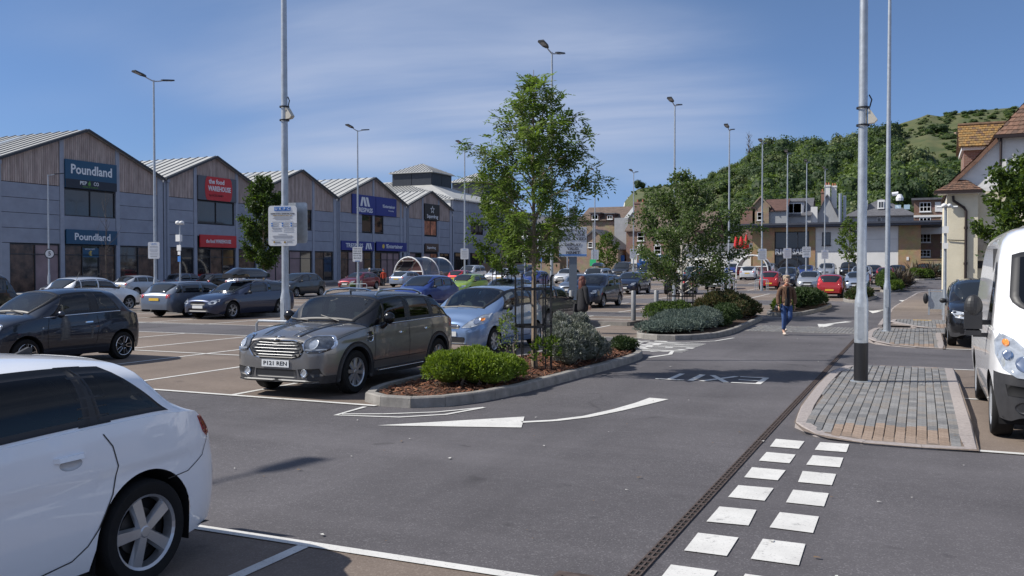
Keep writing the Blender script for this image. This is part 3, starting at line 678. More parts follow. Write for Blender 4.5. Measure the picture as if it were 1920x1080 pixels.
def lantern(label,x0,x1,y0,y1,z0,z1,z2):
    e=empty('roof_lantern',label=label,cat='roof lantern')
    n=3
    b=MB(); b.bx(x0+.1,x1-.1,y0+.1,y1-.1,z0,z1); b.build('core',M_CORE,e,fix=False)
    for i in range(2):
        w=(x1-x0)/2; b=MB(); b.bx(x0+i*w+.05,x0+(i+1)*w-.05,y0,y0+.08,z0,z1); b.build('louvre_panel',mat('dark_blue_grey',(.022,.027,.038),.5,var=.15,scale=2),e,fix=False)
        w=(y1-y0)/2; b=MB(); b.bx(x1-.08,x1,y0+i*w+.05,y0+(i+1)*w-.05,z0,z1); b.build('louvre_panel',MATS['dark_blue_grey'],e,fix=False)
    b=MB(); hip_roof(b,x0,x1,y0,y1,z1,z2); r=b.build('roof',M_ZINC,e); hip_seams(r,x0,x1,y0,y1,z1,z2,step=.55)
lantern('dark box shaped roof lantern with pale hipped roof, the nearer of the two',-77.2,-70,124.5,131.2,13.2,17.1,18.8)
lantern('dark roof lantern with pale hipped roof, the further one half behind leaves',-80,-73,150,157,13.5,18.0,19.9)
far=empty('glazed_block',label='pale grey glazed block with white columns beyond the retail hall',cat='retail block')
b=MB(); b.bx(-90,-62,134,158,0,11); b.build('wall',M_PANEL2,far,fix=False)
b=MB(); b.bx(-90.3,-61.4,133.8,158.3,11,11.5); b.build('cornice',mat('pale_render'),far,fix=False)
for y in(136,142,148,154): wbox('pilaster',mat('pale_render'),far,y,y+.5,.9,11,FX+.2,.3)
for i,y in enumerate((136.6,142.6,148.6)):
    glazed(far,'shop_window',y+.3,y+5,1.2,4.6,2,[],x=FX+.03); glazed(far,'upper_window',y+.3,y+5,6,9.5,2,[],x=FX+.03)
# shop signs
def sign_board(label,y0,y1,z0,z1,m,x=FX+.06):
    b=MB(); b.bx(x,x+.12,y0,y1,z0,z1); return tag(b.build('shop_sign',m,fix=False),label,'shop sign')
def blank(parent,y0,y1,z0,z1,m,name,x=FX+.18,th=.012):
    b=MB(); b.bx(x,x+th,y0,y1,z0,z1); return b.build(name,m,parent,fix=False)
LX=FX+.195
M_LW=mat('white_lettering',(.78,.79,.80),.5); M_TEAL=mat('petrol_blue_sign',(.012,.075,.15),.45); M_NVB=mat('near_black_navy_sign',(.012,.018,.032),.45); M_REDS=mat('red_sign',(.55,.02,.025),.45); M_RBLUE=mat('royal_blue_sign',(.014,.03,.22),.45); M_GREYS=mat('dark_grey_sign',(.10,.11,.13),.5); M_LGREEN=mat('leaf_green',(.12,.28,.05),.5)
def sign_text(s,body,yc,zc,h,width=None,m=None,bold=.012):
    return lettering(body,s,(LX,yc,zc),h,ROT_XF,m or M_LW,bold,width=width,depth=.012)
s=sign_board('large petrol blue shop sign with white name and dark lower band on the widest gable',51.05,56.08,8.38,10.62,M_TEAL)
blank(s,51.06,56.07,8.39,9.08,M_NVB,'lower_band',FX+.181)
sign_text(s,'Poundland',53.56,9.86,1.05,4.0,bold=.02); sign_text(s,'PEP',52.72,8.82,.42,.65); sign_text(s,'CO',53.98,8.82,.42,.5); sign_text(s,'POWERED BY POUNDLAND',53.4,8.53,.12,1.5,M_LGREEN)
b=MB(); b.ball((LX+.01,53.3,8.78),(.02,.14,.16),8); b.ball((LX+.01,53.34,8.98),(.02,.05,.08),6); b.build('leaf_emblem',M_LGREEN,s)
s=sign_board('long petrol blue shop sign directly above the entrance of the widest gable',51.1,56.08,3.9,5.06,M_TEAL); sign_text(s,'Poundland',53.6,4.47,.78,3.5,bold=.02)
b=MB(); b.bx(FX-.09,FX-.05,52.75,54.35,2.85,3.6); q=tag(b.build('window_banner',M_TEAL,fix=False),'small blue banner with a yellow euro sign inside the leftmost shop entrance','banner')
lettering('WE ACCEPT',q,(FX-.045,53.5,3.5),.16,ROT_XF,M_LW,.01,width=1.0); lettering('\u20ac',q,(FX-.045,53.55,3.15),.5,ROT_XF,mat('yellow_lettering',(.7,.5,.08),.5),.02)
s=sign_board('large shop sign with red rounded panel on dark grey on the second gable',65.53,70.72,8.43,10.7,M_GREYS)
b=MB(); P=[]; 
for k in range(9): a=-pi/2+pi*k/8; P.append((69.75+.36*cos(a),9.57+1.12*sin(a)))
for k in range(9): a=pi/2+pi*k/8; P.append((66.75-.0+.36*cos(a),9.57+1.12*sin(a)))
b.prism(P,'x',FX+.181,FX+.2); b.build('red_panel',M_REDS,s)
LX=FX+.21
sign_text(s,'the food',67.95,10.22,.62,2.1,bold=.022); sign_text(s,'WAREHOUSE',68.35,9.55,.66,3.1,bold=.025); sign_text(s,'by ICELAND',67.9,8.92,.3,1.9,mat('dark_red_ink',(.15,.008,.01),.5))
LX=FX+.195
s=sign_board('long red shop sign above the second entrance',65.74,70.68,3.96,5.13,M_REDS); sign_text(s,'the food WAREHOUSE',68.2,4.52,.5,3.4,bold=.015)
def chevrons(s,yc,zc,h):
    for k in range(3):
        b=MB(); y=yc+(k-1)*h*.62; w=h*.42; sl=-h*.38 if k else h*.55
        b.prism([(y,zc-h/2),(y+w,zc-h/2),(y+w+sl,zc+h/2),(y+sl,zc+h/2)] if k else [(y-.25*h,zc-h/2),(y+.15*h,zc-h/2),(y+.35*h,zc+h*.5),(y+.05*h,zc+h*.5)],'x',LX-.005,LX+.012); b.build('peak_emblem',M_LW,s)
s=sign_board('royal blue sign with white mountain emblem on the fourth gable',90.8,95.85,8.5,10.85,M_RBLUE); chevrons(s,93.4,10.05,1.1); sign_text(s,'TRESPASS',93.4,9.0,.75,3.5,bold=.02)
s=sign_board('royal blue sign with thin white name right of the mountain emblem sign',95.95,100.76,8.55,10.86,M_RBLUE); sign_text(s,'!Entertainer',98.9,9.75,.55,2.9,bold=.01); sign_text(s,'The toy shop',99.4,9.25,.22,1.3)
s=sign_board('long royal blue sign above the shop left of the trolley shelter',88.54,95.5,4.1,5.2,M_RBLUE); sign_text(s,'TRESPASS',91.2,4.65,.7,3.6,bold=.02); chevrons(s,94.2,4.65,.75)
s=sign_board('long royal blue sign with round emblem above the trolley shelter',96.06,103.3,4.15,5.28,M_RBLUE); sign_text(s,'!Entertainer',100.2,4.72,.7,4.0,bold=.015)
b=MB(); b.lathe([(.28,0),(.28,.015),(.001,.015)],14,(LX-.01,97.6,4.72),'x'); b.build('round_emblem',mat('yellow_lettering',(.7,.5,.08),.5),s)
s=sign_board('square black sign with white star on the smallest gable',108.1,112.25,8.64,10.82,mat('black_sign',(.012,.012,.016),.45))
b=MB(); P=[]
for k in range(10): a=pi/2+2*pi*k/10; r=.62 if k%2==0 else .27; P.append((110.2+r*cos(a),10.05+r*sin(a)))
n=len(P); I=[(110.2+(p[0]-110.2)*.62,10.05+(p[1]-10.05)*.62) for p in P]; x=LX+.005
b.add([(x,*p) for p in P]+[(x,*p) for p in I],[(k,(k+1)%n,n+(k+1)%n,n+k) for k in range(n)]); b.build('star_emblem',M_LW,s); sign_text(s,'Superdrug',110.2,9.1,.72,3.1,bold=.01)
s=sign_board('brown sign with pale name above the entrance of the smallest gable',108.3,111.98,4.27,5.36,mat('brown_sign',(.10,.065,.05),.5)); sign_text(s,'Superdrug',109.9,4.8,.5,2.4)
# paved walk in front of the shops
walk=sheet('shop_pavement',-62,-57.5,30,132,.11,mat('pale_paving',(.30,.29,.28),.8,var=.2,scale=3)); b=MB()
for i in range(34): y=30+3*i; b.bx(-57.5,-57.3,y+.02,y+2.98,gz(y)-.1,gz(y)+.125)
b.build('kerb_edge',M_CONC,walk,fix=False)
# ---------------------------------------------------------------- brick and render shop building at the end of the car park
def brickmat(name,c1,c2,mortar,sc=1.0):
    if name in MATS: return MATS[name]
    m=bpy.data.materials.new(name); m.use_nodes=True; MATS[name]=m; N=m.node_tree.nodes; L=m.node_tree.links; b=N['Principled BSDF']; b.inputs['Roughness'].default_value=.85
    tc=N.new('ShaderNodeTexCoord'); sp=N.new('ShaderNodeSeparateXYZ'); L.new(tc.outputs['Object'],sp.inputs[0]); ad=N.new('ShaderNodeMath'); L.new(sp.outputs[0],ad.inputs[0]); L.new(sp.outputs[1],ad.inputs[1]); cb=N.new('ShaderNodeCombineXYZ'); L.new(ad.outputs[0],cb.inputs[0]); L.new(sp.outputs[2],cb.inputs[1])
    br=N.new('ShaderNodeTexBrick'); br.inputs['Color1'].default_value=(*c1,1); br.inputs['Color2'].default_value=(*c2,1); br.inputs['Mortar'].default_value=(*mortar,1); br.inputs['Scale'].default_value=1; br.inputs['Brick Width'].default_value=.225*sc; br.inputs['Row Height'].default_value=.075*sc; br.inputs['Mortar Size'].default_value=.008*sc
    L.new(cb.outputs[0],br.inputs['Vector'])
    n=N.new('ShaderNodeTexNoise'); n.inputs['Scale'].default_value=1.3; n.inputs['Detail'].default_value=6; L.new(tc.outputs['Object'],n.inputs['Vector']); mx=N.new('ShaderNodeMix'); mx.data_type='RGBA'; mx.blend_type='MULTIPLY'; mx.inputs['Factor'].default_value=.55; L.new(br.outputs['Color'],mx.inputs['A']); L.new(n.outputs['Color'],mx.inputs['B'])
    hs=N.new('ShaderNodeHueSaturation'); hs.inputs['Saturation'].default_value=.95; hs.inputs['Value'].default_value=1.35; L.new(mx.outputs['Result'],hs.inputs['Color']); L.new(hs.outputs[0],b.inputs['Base Color']); return m
M_YB=brickmat('yellow_brick',(.38,.255,.125),(.33,.215,.10),(.30,.22,.13)); M_BB=brickmat('brown_brick',(.20,.105,.065),(.16,.08,.05),(.25,.2,.16)); M_RB=brickmat('red_brick',(.25,.125,.085),(.20,.10,.07),(.28,.22,.18)); M_STN=brickmat('tan_stone',(.33,.235,.15),(.27,.19,.12),(.3,.25,.19),2.2)
M_REND=mat('white_render',(.70,.69,.66),.85,var=.06,scale=.7); M_GREYR=mat('grey_render',(.36,.37,.38),.85,var=.12,scale=.8); M_SLATE=mat('slate_roof',(.10,.10,.11),.6,var=.3,scale=2.5,stretch=(1,1,4)); M_BTILE=mat('brown_tile_roof',(.125,.09,.07),.8,var=.35,scale=2,stretch=(1,1,4)); M_RTILE=mat('red_brown_tiles',(.095,.05,.04),.8,var=.35,scale=2,stretch=(1,1,4)); M_WFR=mat('white_window_frame',(.75,.75,.74),.5); M_HGL=mat('house_window_glass',(.04,.05,.06),.06,spec=.8,var=.5,scale=.8)
def house_window(parent,x,z,w,h,y,nx=2,ny=2,fr=None,name='window',arch=False):
    f=MB(); t=.07; y0=y-.05
    f.bx(x,x+w,y0,y+.06,z,z+t); f.bx(x,x+w,y0,y+.06,z+h-t,z+h)
    for i in range(nx+1): a=x+(w-t)*i/nx; f.bx(a,a+t,y0+.004,y+.06,z+t,z+h-t)
    for j in range(1,ny): a=z+(h-t)*j/ny; f.bx(x+t,x+w-t,y0+.008,y+.06,a,a+t*.8)
    f.bx(x-.06,x+w+.06,y-.12,y+.05,z-.1,z-.003)
    if arch:
        P=[(x+w/2+w/2*cos(pi*k/8),z+h+w*.35*sin(pi*k/8)) for k in range(9)]; f.prism(P,'y',y0,y+.05)
    o=f.build(name,fr or M_WFR,parent,fix=False); b=MB(); b.bx(x+t*.5,x+w-t*.5,y+.0,y+.03,z+t*.5,z+h-t*.5); b.build('pane',M_HGL,o,fix=False); return o
rs=empty('brick_shop',label='two storey yellow brick and white rendered shop with dark flat roof and grey lettering',cat='shop building'); Y=118.0; zb=gz(118)-.2
def rbx(name,m,x0,x1,z0,z1,y0=Y,y1=Y+14): b=MB(); b.bx(x0,x1,y0,y1,z0,z1); return b.build(name,m,rs,fix=False)
rbx('brick_wall',M_YB,-19.6,-16.9,zb,7.05); rbx('brick_pier',M_YB,-12.72,-12.0,zb,7.05); rbx('brick_wall',M_YB,-2.5,-.06,zb,7.05); rbx('brick_lintel',M_YB,-16.88,-12.74,6.55,7.05)
rbx('rendered_wall',M_REND,-11.98,-2.52,zb,7.0,Y+.12)
b=MB(); b.bx(-21.2,2.2,Y-1.2,Y+15,7.06,7.32); b.bx(-21.3,2.3,Y-1.35,Y+15.1,7.32,7.56); b.build('flat_roof',mat('dark_blue_fascia',(.05,.056,.075),.5,var=.1),rs,fix=False)
b=MB()
for x in(-16.85,-15.5,-14.15,-12.84): b.bx(x,x+.09,Y+.2,Y+.3,zb,6.5)
for z in(4.42,3.45,6.42): b.bx(-16.85,-12.76,Y+.19,Y+.29,z,z+.1)
fr=b.build('window_frame',M_ANTH,rs,fix=False)
for i,x in enumerate((-16.76,-15.41,-14.06)):
    for z0,z1 in((4.52,6.42),(zb,3.45)): b=MB(); b.bx(x,x+1.22,Y+.24,Y+.27,z0,z1); b.build('pane',M_SHOPG,fr,fix=False)
rbx('sign_band',mat('grey_blue_band',(.06,.065,.08),.5),-16.84,-12.76,3.55,4.42,Y+.1,Y+.2)
for body,x0,x1 in(('RIC',-16.85,-15.3),('SABO',-14.7,-12.75)): lettering(body,rs,((x0+x1)/2,Y+.09,4.0),.95,ROT_YS,mat('pale_grey_lettering',(.5,.52,.55),.5),.03,width=x1-x0,depth=.03,name='shop_lettering')
house_window(rs,-11.2,4.78,1.0,1.6,Y+.1,1,1,M_ANTH); house_window(rs,-7.6,5.9,1.0,.55,Y+.1,1,1,M_ANTH)
for z in(4.0,5.45): rbx('render_joint',mat('joint_grey',(.3,.3,.3),.9),-11.9,-2.6,z,z+.03,Y+.11,Y+.13)
b=MB(); b.bx(-1.6,-1.35,Y-.06,Y,2.9,3.3); b.build('wall_box',M_WFR,rs,fix=False)
bw=MB(); bw.bx(-.05,6,117,117.3,.9,2.95); bw.bx(-.1,6.1,116.95,117.35,2.95,3.05); tag(bw.build('garden_wall',M_YB,fix=False),'low yellow brick wall right of the brick shop','garden wall')
# ---------------------------------------------------------------- older town houses behind
def gable_house(label,x0,x1,y0,y1,eave,ridge,axis,wm,rm,wins=(),chim=(),base=1.0,dormers=(),verge=None,cat='house'):
    e=empty('town_house',label=label,cat=cat)
    b=MB()
    if axis=='x':      # ridge along x: slope faces the viewer
        ym=(y0+y1)/2; b.prism([(y0,base),(y0,eave),(ym,ridge),(y1,eave),(y1,base)],'x',x0,x1); b.build('wall',wm,e)
        for ya in(y0,y1):
            r=MB(); o=.3; dz=(ridge-eave)/(ym-y0)*o; s=-1 if ya==y0 else 1; A=(x0-.15,ya+s*o,eave-dz+.06); r.add([(x0-.15,ya+s*o,eave-dz+.05),(x1+.15,ya+s*o,eave-dz+.05),(x1+.15,ym,ridge+.05),(x0-.15,ym,ridge+.05),(x0-.15,ya+s*o,eave-dz+.2),(x1+.15,ya+s*o,eave-dz+.2),(x1+.15,ym,ridge+.2),(x0-.15,ym,ridge+.2)],[(0,3,2,1),(4,5,6,7),(0,1,5,4),(1,2,6,5),(3,0,4,7)]); rf=r.build('roof',rm,e)
    else:
        xm=(x0+x1)/2; b.prism([(x0,base),(x0,eave),(xm,ridge),(x1,eave),(x1,base)],'y',y0,y1); b.build('wall',wm,e)
        for xa in(x0,x1):
            r=MB(); s=-1 if xa==x0 else 1; o=.3; dz=(ridge-eave)/(xm-x0)*o; r.add([(xa+s*o,y0-.2,eave-dz+.05),(xa+s*o,y1,eave-dz+.05),(xm,y1,ridge+.05),(xm,y0-.2,ridge+.05),(xa+s*o,y0-.2,eave-dz+.2),(xa+s*o,y1,eave-dz+.2),(xm,y1,ridge+.2),(xm,y0-.2,ridge+.2)],[(0,3,2,1),(4,5,6,7),(0,1,5,4),(1,2,6,5),(3,0,4,7),(2,3,7,6)]); rf=r.build('roof',rm,e)
            if verge:
                v=MB(); v.add([(xa+s*o,y0-.26,eave-dz-.05),(xm,y0-.26,ridge-.02),(xm,y0-.26,ridge+.24),(xa+s*o,y0-.26,eave-dz+.22),(xa+s*o,y0-.2,eave-dz-.05),(xm,y0-.2,ridge-.02),(xm,y0-.2,ridge+.24),(xa+s*o,y0-.2,eave-dz+.22)],[(0,1,2,3),(0,4,5,1),(3,2,6,7)]); v.build('verge_board',verge,rf)
    for w in wins: house_window(e,*w[:4],y0,*(w[4:6] if len(w)>4 else (2,2)),arch=len(w)>6)
    for (cx,cy,z0,z1,w,d,m) in chim:
        c=MB(); c.bx(cx-w/2,cx+w/2,cy-d/2,cy+d/2,z0,z1-.25); c.bx(cx-w/2-.08,cx+w/2+.08,cy-d/2-.08,cy+d/2+.08,z1-.25,z1); ch=c.build('chimney',m,e,fix=False)
        q=MB()
        for k in(-.25,.25): q.lathe([(.13,z1),(.11,z1+.4),(.001,z1+.4)],8,(cx+k*w,cy,0))
        q.build('chimney_pot',mat('terracotta',(.35,.13,.07),.8),ch)
    for (x,z,w,h,yy,m) in dormers:
        d=MB(); d.bx(x,x+w,yy,yy+3,z,z+h); dd=d.build('dormer',m,e,fix=False); house_window(e,x+.25,z+.2,w-.5,h-.4,yy,2,1,name='dormer_window'); r=MB(); r.bx(x-.2,x+w+.2,yy-.2,yy+3,z+h,z+h+.15); r.build('dormer_roof',M_SLATE,e,fix=False)
    return e
M_BLUEB=mat('blue_shopfront',(.02,.10,.32),.5,var=.1)
bh=gable_house('red brown brick house with arched windows above a blue shop front',-39.4,-27,128,137,7.4,10.0,'x',M_RB,M_BTILE,[(-37.7,5.95,1.0,1.2,1,2),(-37.7,3.98,1.0,1.2,1,2,1),(-35.2,5.95,1.0,1.2,1,2),(-35.2,3.98,1.0,1.2,1,2,1),(-32.6,5.95,1.0,1.2,1,2),(-32.6,3.98,1.0,1.2,1,2,1)],[(-38.6,132.5,9,11.9,1.6,.9,M_RB)])
b=MB(); b.bx(-41.1,-30,127.5,127.95,1.0,2.75); b.bx(-37.3,-30,127.4,127.98,2.8,3.85); sf=tag(b.build('shopfront',M_BLUEB,fix=False),'blue shop front with white letters under the brick house','shop front')
lettering('seaside',sf,(-35.2,127.38,3.3),.8,ROT_YS,M_LW,.02,width=3.4,depth=.03)
b=MB(); b.bx(-45.5,-39.5,127.3,127.5,1.0,3.85); tag(b.build('blue_hoarding',M_BLUEB,fix=False),'plain blue hoarding left of the blue shop front','hoarding')
gable_house('tall grey gabled house with brown tiled roof and two dormers behind the round tree',-48.5,-41.2,133,143,9.3,11.5,'x',M_STN,M_BTILE,[],[(-40.9,138,9,11.6,.8,1.4,M_RB)],dormers=[(-46.6,9.25,1.5,1.15,132.7,M_RTILE),(-44.1,9.25,1.3,1.0,132.7,M_RTILE)])
b=MB(); b.prism([(132.6,1),(132.6,9.6),(138,11.9),(143,9.6),(143,1)],'x',-41.15,-40.5); b.bx(-42.6,-40.45,132.3,132.58,1,9.6); tag(b.build('gable_wall',M_GREYR),'grey rendered gable wall with white edge beside the brown roof','gable wall')
gable_house('tan stone house with steep black roof in front of the brown roof',-47.2,-40.0,126,132,4.8,7.5,'y',M_STN,M_SLATE,[(-44.6,5.0,.7,.75,1,2),(-46.4,4.3,.9,.7,1,1)],verge=M_SLATE)
gable_house('tan stone house with white gable edge left of the stone house',-54,-47.4,128,140,6.4,8.6,'y',M_STN,M_BTILE,[(-52.5,4.6,.9,1.1),(-50,4.6,.9,1.1)],verge=M_WFR)
gable_house('grey slate roofed house far back between tree leaves',-60,-49,140,150,8.2,10.6,'x',M_STN,M_SLATE,[(-57,6,.9,1.2),(-54,6,.9,1.2)])
lw=MB(); lw.bx(-60,-47.5,122,122.3,.9,2.7); tag(lw.build('yard_wall',M_STN,fix=False),'low stone yard wall in front of the stone houses','yard wall')
# to the right of the second tree
gable_house('low white building with red parasols on its terrace behind the second tree',-31,-20.8,122,132,4.1,5.2,'x',M_REND,M_SLATE,[(-28,2,1.2,1.1),(-25,2,1.2,1.1)])
pz=MB(); pz.bx(-25.5,-20.0,119.2,121.9,1.0,3.9); pz.bx(-25.6,-19.9,119.1,122,3.9,4.0); tag(pz.build('terrace_wall',M_REND,fix=False),'white terrace wall below the red parasols','terrace wall')
for x,pl in((-22.0,'left one of three'),(-21.35,'middle one of three'),(-20.7,'right one of three')):
    p=empty('folded_parasol',(x,119.8,4.0),label='folded red parasol on the white terrace, '+pl,cat='parasol',group='folded red parasols on the terrace')
    b=MB(); b.lathe([(.3,.5),(.36,.6),(.26,1.5),(.06,2.35),(.001,2.4)],10); b.build('canopy',mat('red_canvas',(.5,.02,.025),.8,var=.2),p,smooth=True); b=MB(); b.tube([(0,0,0),(0,0,2.5)],.03,6); b.build('pole',M_WFR,p)
sh=empty('brick_outbuilding',label='flat topped red brick block left of the brown gable above the shop roof',cat='building'); b=MB(); b.bx(-25.1,-22.95,140,146,1,10.9); b.bx(-25.25,-22.8,139.9,146.1,10.9,11.2); b.build('wall',M_RB,sh,fix=False)
gable_house('brown gabled house with dark red tiled roof above the brick shop',-23.3,-20.9,140,141.0,11.3,12.6,'y',M_STN,M_RTILE,[(-22.6,9.2,.8,1.2,1,2)],verge=M_STN)
gable_house('dark red tiled roof house behind a railed balcony above the brick shop',-21.6,-18.4,140.4,146,10.6,12.3,'x',M_GREYR,M_RTILE,[])
gable_house('grey house with paired white dormer windows above the brick shop',-19.3,-15.2,143,150,10.0,12.6,'x',M_GREYR,M_SLATE,[],dormers=[(-19.2,10.1,2.9,1.9,143.2,mat('pale_grey_board',(.45,.46,.5),.7))])
gh=gable_house('tall grey gable with two white chimneys above the brick shop',-15.1,-10.9,144,152,8.4,12.9,'y',M_GREYR,M_SLATE,[],[(-13.0,144.8,11.2,14.5,.75,.8,M_REND),(-12.1,145.2,11.0,14.4,.7,.8,M_REND),(-13.9,149,11.5,13.9,.8,.8,M_RB)])
b=MB(); b.bx(-15.25,-14.3,143.3,143.98,1,11.2); b.build('white_side_wall',M_REND,gh,fix=False)
sl=empty('town_house',label='long slate roofed house with white dormer and skylights above the brick shop',cat='house')
b=MB(); b.bx(-10.2,-1.0,144,153,1,9.8); b.build('wall',M_GREYR,sl,fix=False)
b=MB(); hip_roof(b,-10.2,-1.0,144,153,9.7,12.5); b.build('roof',M_SLATE,sl)
house_window(sl,-6.0,8.3,.6,1.1,143.98,1,1)
for x,nm in((-6.0,'dormer'),(-8.4,'dormer')):
    b=MB(); b.bx(x,x+1.0,145.2,147,10.7,12.1); dd=b.build(nm,M_WFR,sl,fix=False); house_window(sl,x+.12,10.85,.75,1.0,145.18,2,1,name='dormer_window')
for x in(-3.6,-2.4): b=MB(); b.add([(x,145.2,10.6),(x+.8,145.2,10.6),(x+.8,146.4,11.35),(x,146.4,11.35)],[(0,1,2,3)]); b.build('skylight',mat('skylight_glass',(.2,.27,.33),.1),sl)
vt=MB(); vt.tube([(-4.6,147,11),(-4.6,147,13.5)],.28,10); vt.tube([(-4.1,147.2,13.0),(-3.2,147.2,13.1)],.3,10); vt.lathe([(.5,12.0),(.55,12.4),(.3,12.9),(.001,13.0)],10,(-3.0,147,0)); tag(vt.build('roof_vent',mat('white_vent',(.7,.71,.72),.4)),'white kitchen flue and cowl on the slate roof','flue')
for x,y,h in((-10.9,141,12.9),(-10.3,141.5,12.6)):
    b=MB(); b.tube([(x,y,8),(x,y,h)],.22,10); tag(b.build('flue_pipe',M_GALV),'slim steel flue with cap left of the slate roof' if x<-10.5 else 'second steel flue right beside the slim one','flue')
ap=empty('apartment_block',label='brown brick apartment block with white windows and balcony right of the brick shop',cat='apartment block')
b=MB(); b.bx(-.9,9,125,137,1,10.5); b.build('wall',M_BB,ap,fix=False); b=MB(); b.bx(-1.2,9.3,124.6,137.3,10.5,10.75); b.build('flat_roof',M_SLATE,ap,fix=False)
for z,h in((9.05,1.15),(7.25,1.05),(5.2,1.05),(3.4,.85)):
    for x in(-.25,2.2,4.8): house_window(ap,x,z,1.3 if x<2 else .9,h,125,3 if x<2 else 2,2)
b=MB(); b.bx(-.3,4.5,123.9,124.98,6.2,7.0); b.build('balcony',M_REND,ap,fix=False)
b=MB(); b.bx(-.92,9.02,124.9,124.99,8.35,8.6); b.bx(1.5,4,124.9,124.99,9.0,10.2); b.build('white_band',M_REND,ap,fix=False)
# ---------------------------------------------------------------- white corner house on the right
wh=empty('corner_house',label='white and cream rendered corner house with tiled roofs at the right edge',cat='house')
M_CREAM=mat('cream_render',(.68,.62,.47),.85,var=.10,scale=1.2,bump=.25,bscale=22); M_ROUGH=mat('white_roughcast',(.74,.73,.70),.9,var=.06,scale=3,bump=.9,bscale=7)
b=MB(); b.bx(1.0,2.15,42.7,44.2,-.1,5.15); b.build('bay_wall',M_CREAM,wh,fix=False)
b=MB(); b.bx(1.05,12,43.3,56,-.1,5.2); b.build('lower_wall',M_CREAM,wh,fix=False)
b=MB(); b.bx(.98,2.17,42.68,44,-.05,.42); b.bx(1.03,12,43.28,44,-.05,.40); b.build('plinth',mat('black_plinth',(.012,.012,.014),.7),wh,fix=False)
b=MB(); Pv=[(1.1,5.21),(1.1,5.5),(1.55,5.95),(2.1,6.5),(2.6,7.05),(2.95,7.42),(12,7.42),(12,5.21)]; b.prism(Pv,'y',43.3,56); b.build('upper_wall',M_ROUGH,wh)
M_CTILE=[mat('clay_tile_%s'%n,c,.85,var=.3,scale=9) for n,c in(('brown',(.16,.095,.065)),('red',(.19,.105,.07)),('dark',(.11,.068,.05)))]
M_OTILE=[mat('lichen_tile_%s'%n,c,.85,var=.35,scale=9) for n,c in(('orange',(.27,.155,.05)),('ochre',(.22,.14,.055)),('brown',(.14,.085,.05)))]
def tiled(parent,A,B,C,D,mats,name,rows,cols,limit=True,seed=1):
    """overlapping tiles between the eave A-B and the ridge D-C"""
    A,B,C,D=map(Vector,(A,B,C,D)); nrm=(B-A).cross(D-A).normalized(); rnd=random.Random(seed); b=MB()
    if nrm.z<0: nrm=-nrm
    for i in range(rows):
        for j in range(cols):
            u0=(j+(i%2)*.5-.25)/cols; u1=u0+1/cols; u0=max(0,u0);u1=min(1,u1)
            if u1-u0<.01: continue
            v0=i/rows; v1=(i+1.25)/rows; v1=min(v1,1.0)
            q=lambda u,v: (A.lerp(B,u)).lerp(D.lerp(C,u),v)
            g=(u1-u0)*.03; k=rnd.uniform(-.006,.006); n0=nrm*(.045+k); n1=nrm*.012
            P=[q(u0+g,v0),q(u1-g,v0),q(u1-g,v1),q(u0+g,v1)]
            b.add([P[0]+n0,P[1]+n0,P[2]+n1,P[3]+n1,P[0],P[1]],[(0,1,2,3),(4,5,1,0)],rnd.choice((0,0,1,1,2)))
    b.add([A-nrm*.02,B-nrm*.02,C-nrm*.02,D-nrm*.02],[(0,1,2,3)],2)
    o=b.build(name,mats,parent,fix=False); o['kind']='stuff'; return o
tiled(wh,(.5,42.35,5.2),(2.3,42.35,5.2),(1.7,43.3,5.72),(1.35,43.3,5.72),M_CTILE,'bay_roof_tiles',6,13,seed=1)
tiled(wh,(.5,44.5,5.2),(.5,42.35,5.2),(1.35,43.3,5.72),(1.35,44.5,5.72),M_CTILE,'bay_roof_tiles',6,14,seed=2)
tiled(wh,(2.3,42.35,5.2),(2.3,43.3,5.2),(1.7,43.3,5.72),(1.7,43.3,5.72),M_CTILE,'bay_roof_tiles',6,7,seed=3)
b=MB(); b.bx(.62,2.2,42.5,43.2,5.08,5.18); b.build('soffit',M_WFR,wh,fix=False); b=MB(); b.bx(.46,2.34,42.27,42.36,5.1,5.2); b.build('gutter',mat('brown_gutter',(.025,.014,.012),.5),wh,fix=False)
for k,(p,q) in enumerate(zip(Pv[1:5],Pv[2:6])): tiled(wh,(p[0]-.12,56,p[1]),(p[0]-.12,43.1,p[1]),(q[0]-.12,43.1,q[1]+.02),(q[0]-.12,56,q[1]+.02),M_CTILE,'catslide_tiles',4,60,seed=10+k)
b=MB()
for p,q in zip(Pv[1:5],Pv[2:6]): b.add([(p[0]-.12,43.08,p[1]-.02),(q[0]-.12,43.08,q[1]-.0),(q[0]-.06,43.08,q[1]-.16),(p[0]-.06,43.08,p[1]-.18),(p[0]-.12,43.3,p[1]-.02),(q[0]-.12,43.3,q[1]),(q[0]-.06,43.3,q[1]-.16),(p[0]-.06,43.3,p[1]-.18)],[(0,1,2,3),(3,2,6,7),(0,4,5,1)])
b.build('verge_tiles',M_CTILE[1],wh)
tiled(wh,(2.75,42.9,7.5),(12,42.9,7.5),(9,48,12.3),(6.6,48,12.3),M_CTILE,'main_roof_tiles',24,44,seed=4); tiled(wh,(2.75,53,7.5),(2.75,42.9,7.5),(6.6,48,12.3),(6.6,48,12.3),M_CTILE,'main_roof_tiles',24,40,seed=5)
b=MB(); b.bx(2.72,12,42.82,42.92,7.38,7.5); b.tube([(3.0,43.15,7.4),(3.0,43.15,4.5)],.05,8); b.build('eaves_gutter',mat('brown_gutter'),wh,fix=False)
dm=MB(); dm.bx(1.72,4,46,49.4,5.9,7.28); dm.build('dormer',M_RB,wh,fix=False); dm=MB(); dm.bx(1.62,4,45.85,49.5,7.28,7.42); dm.build('dormer_fascia',M_WFR,wh,fix=False)
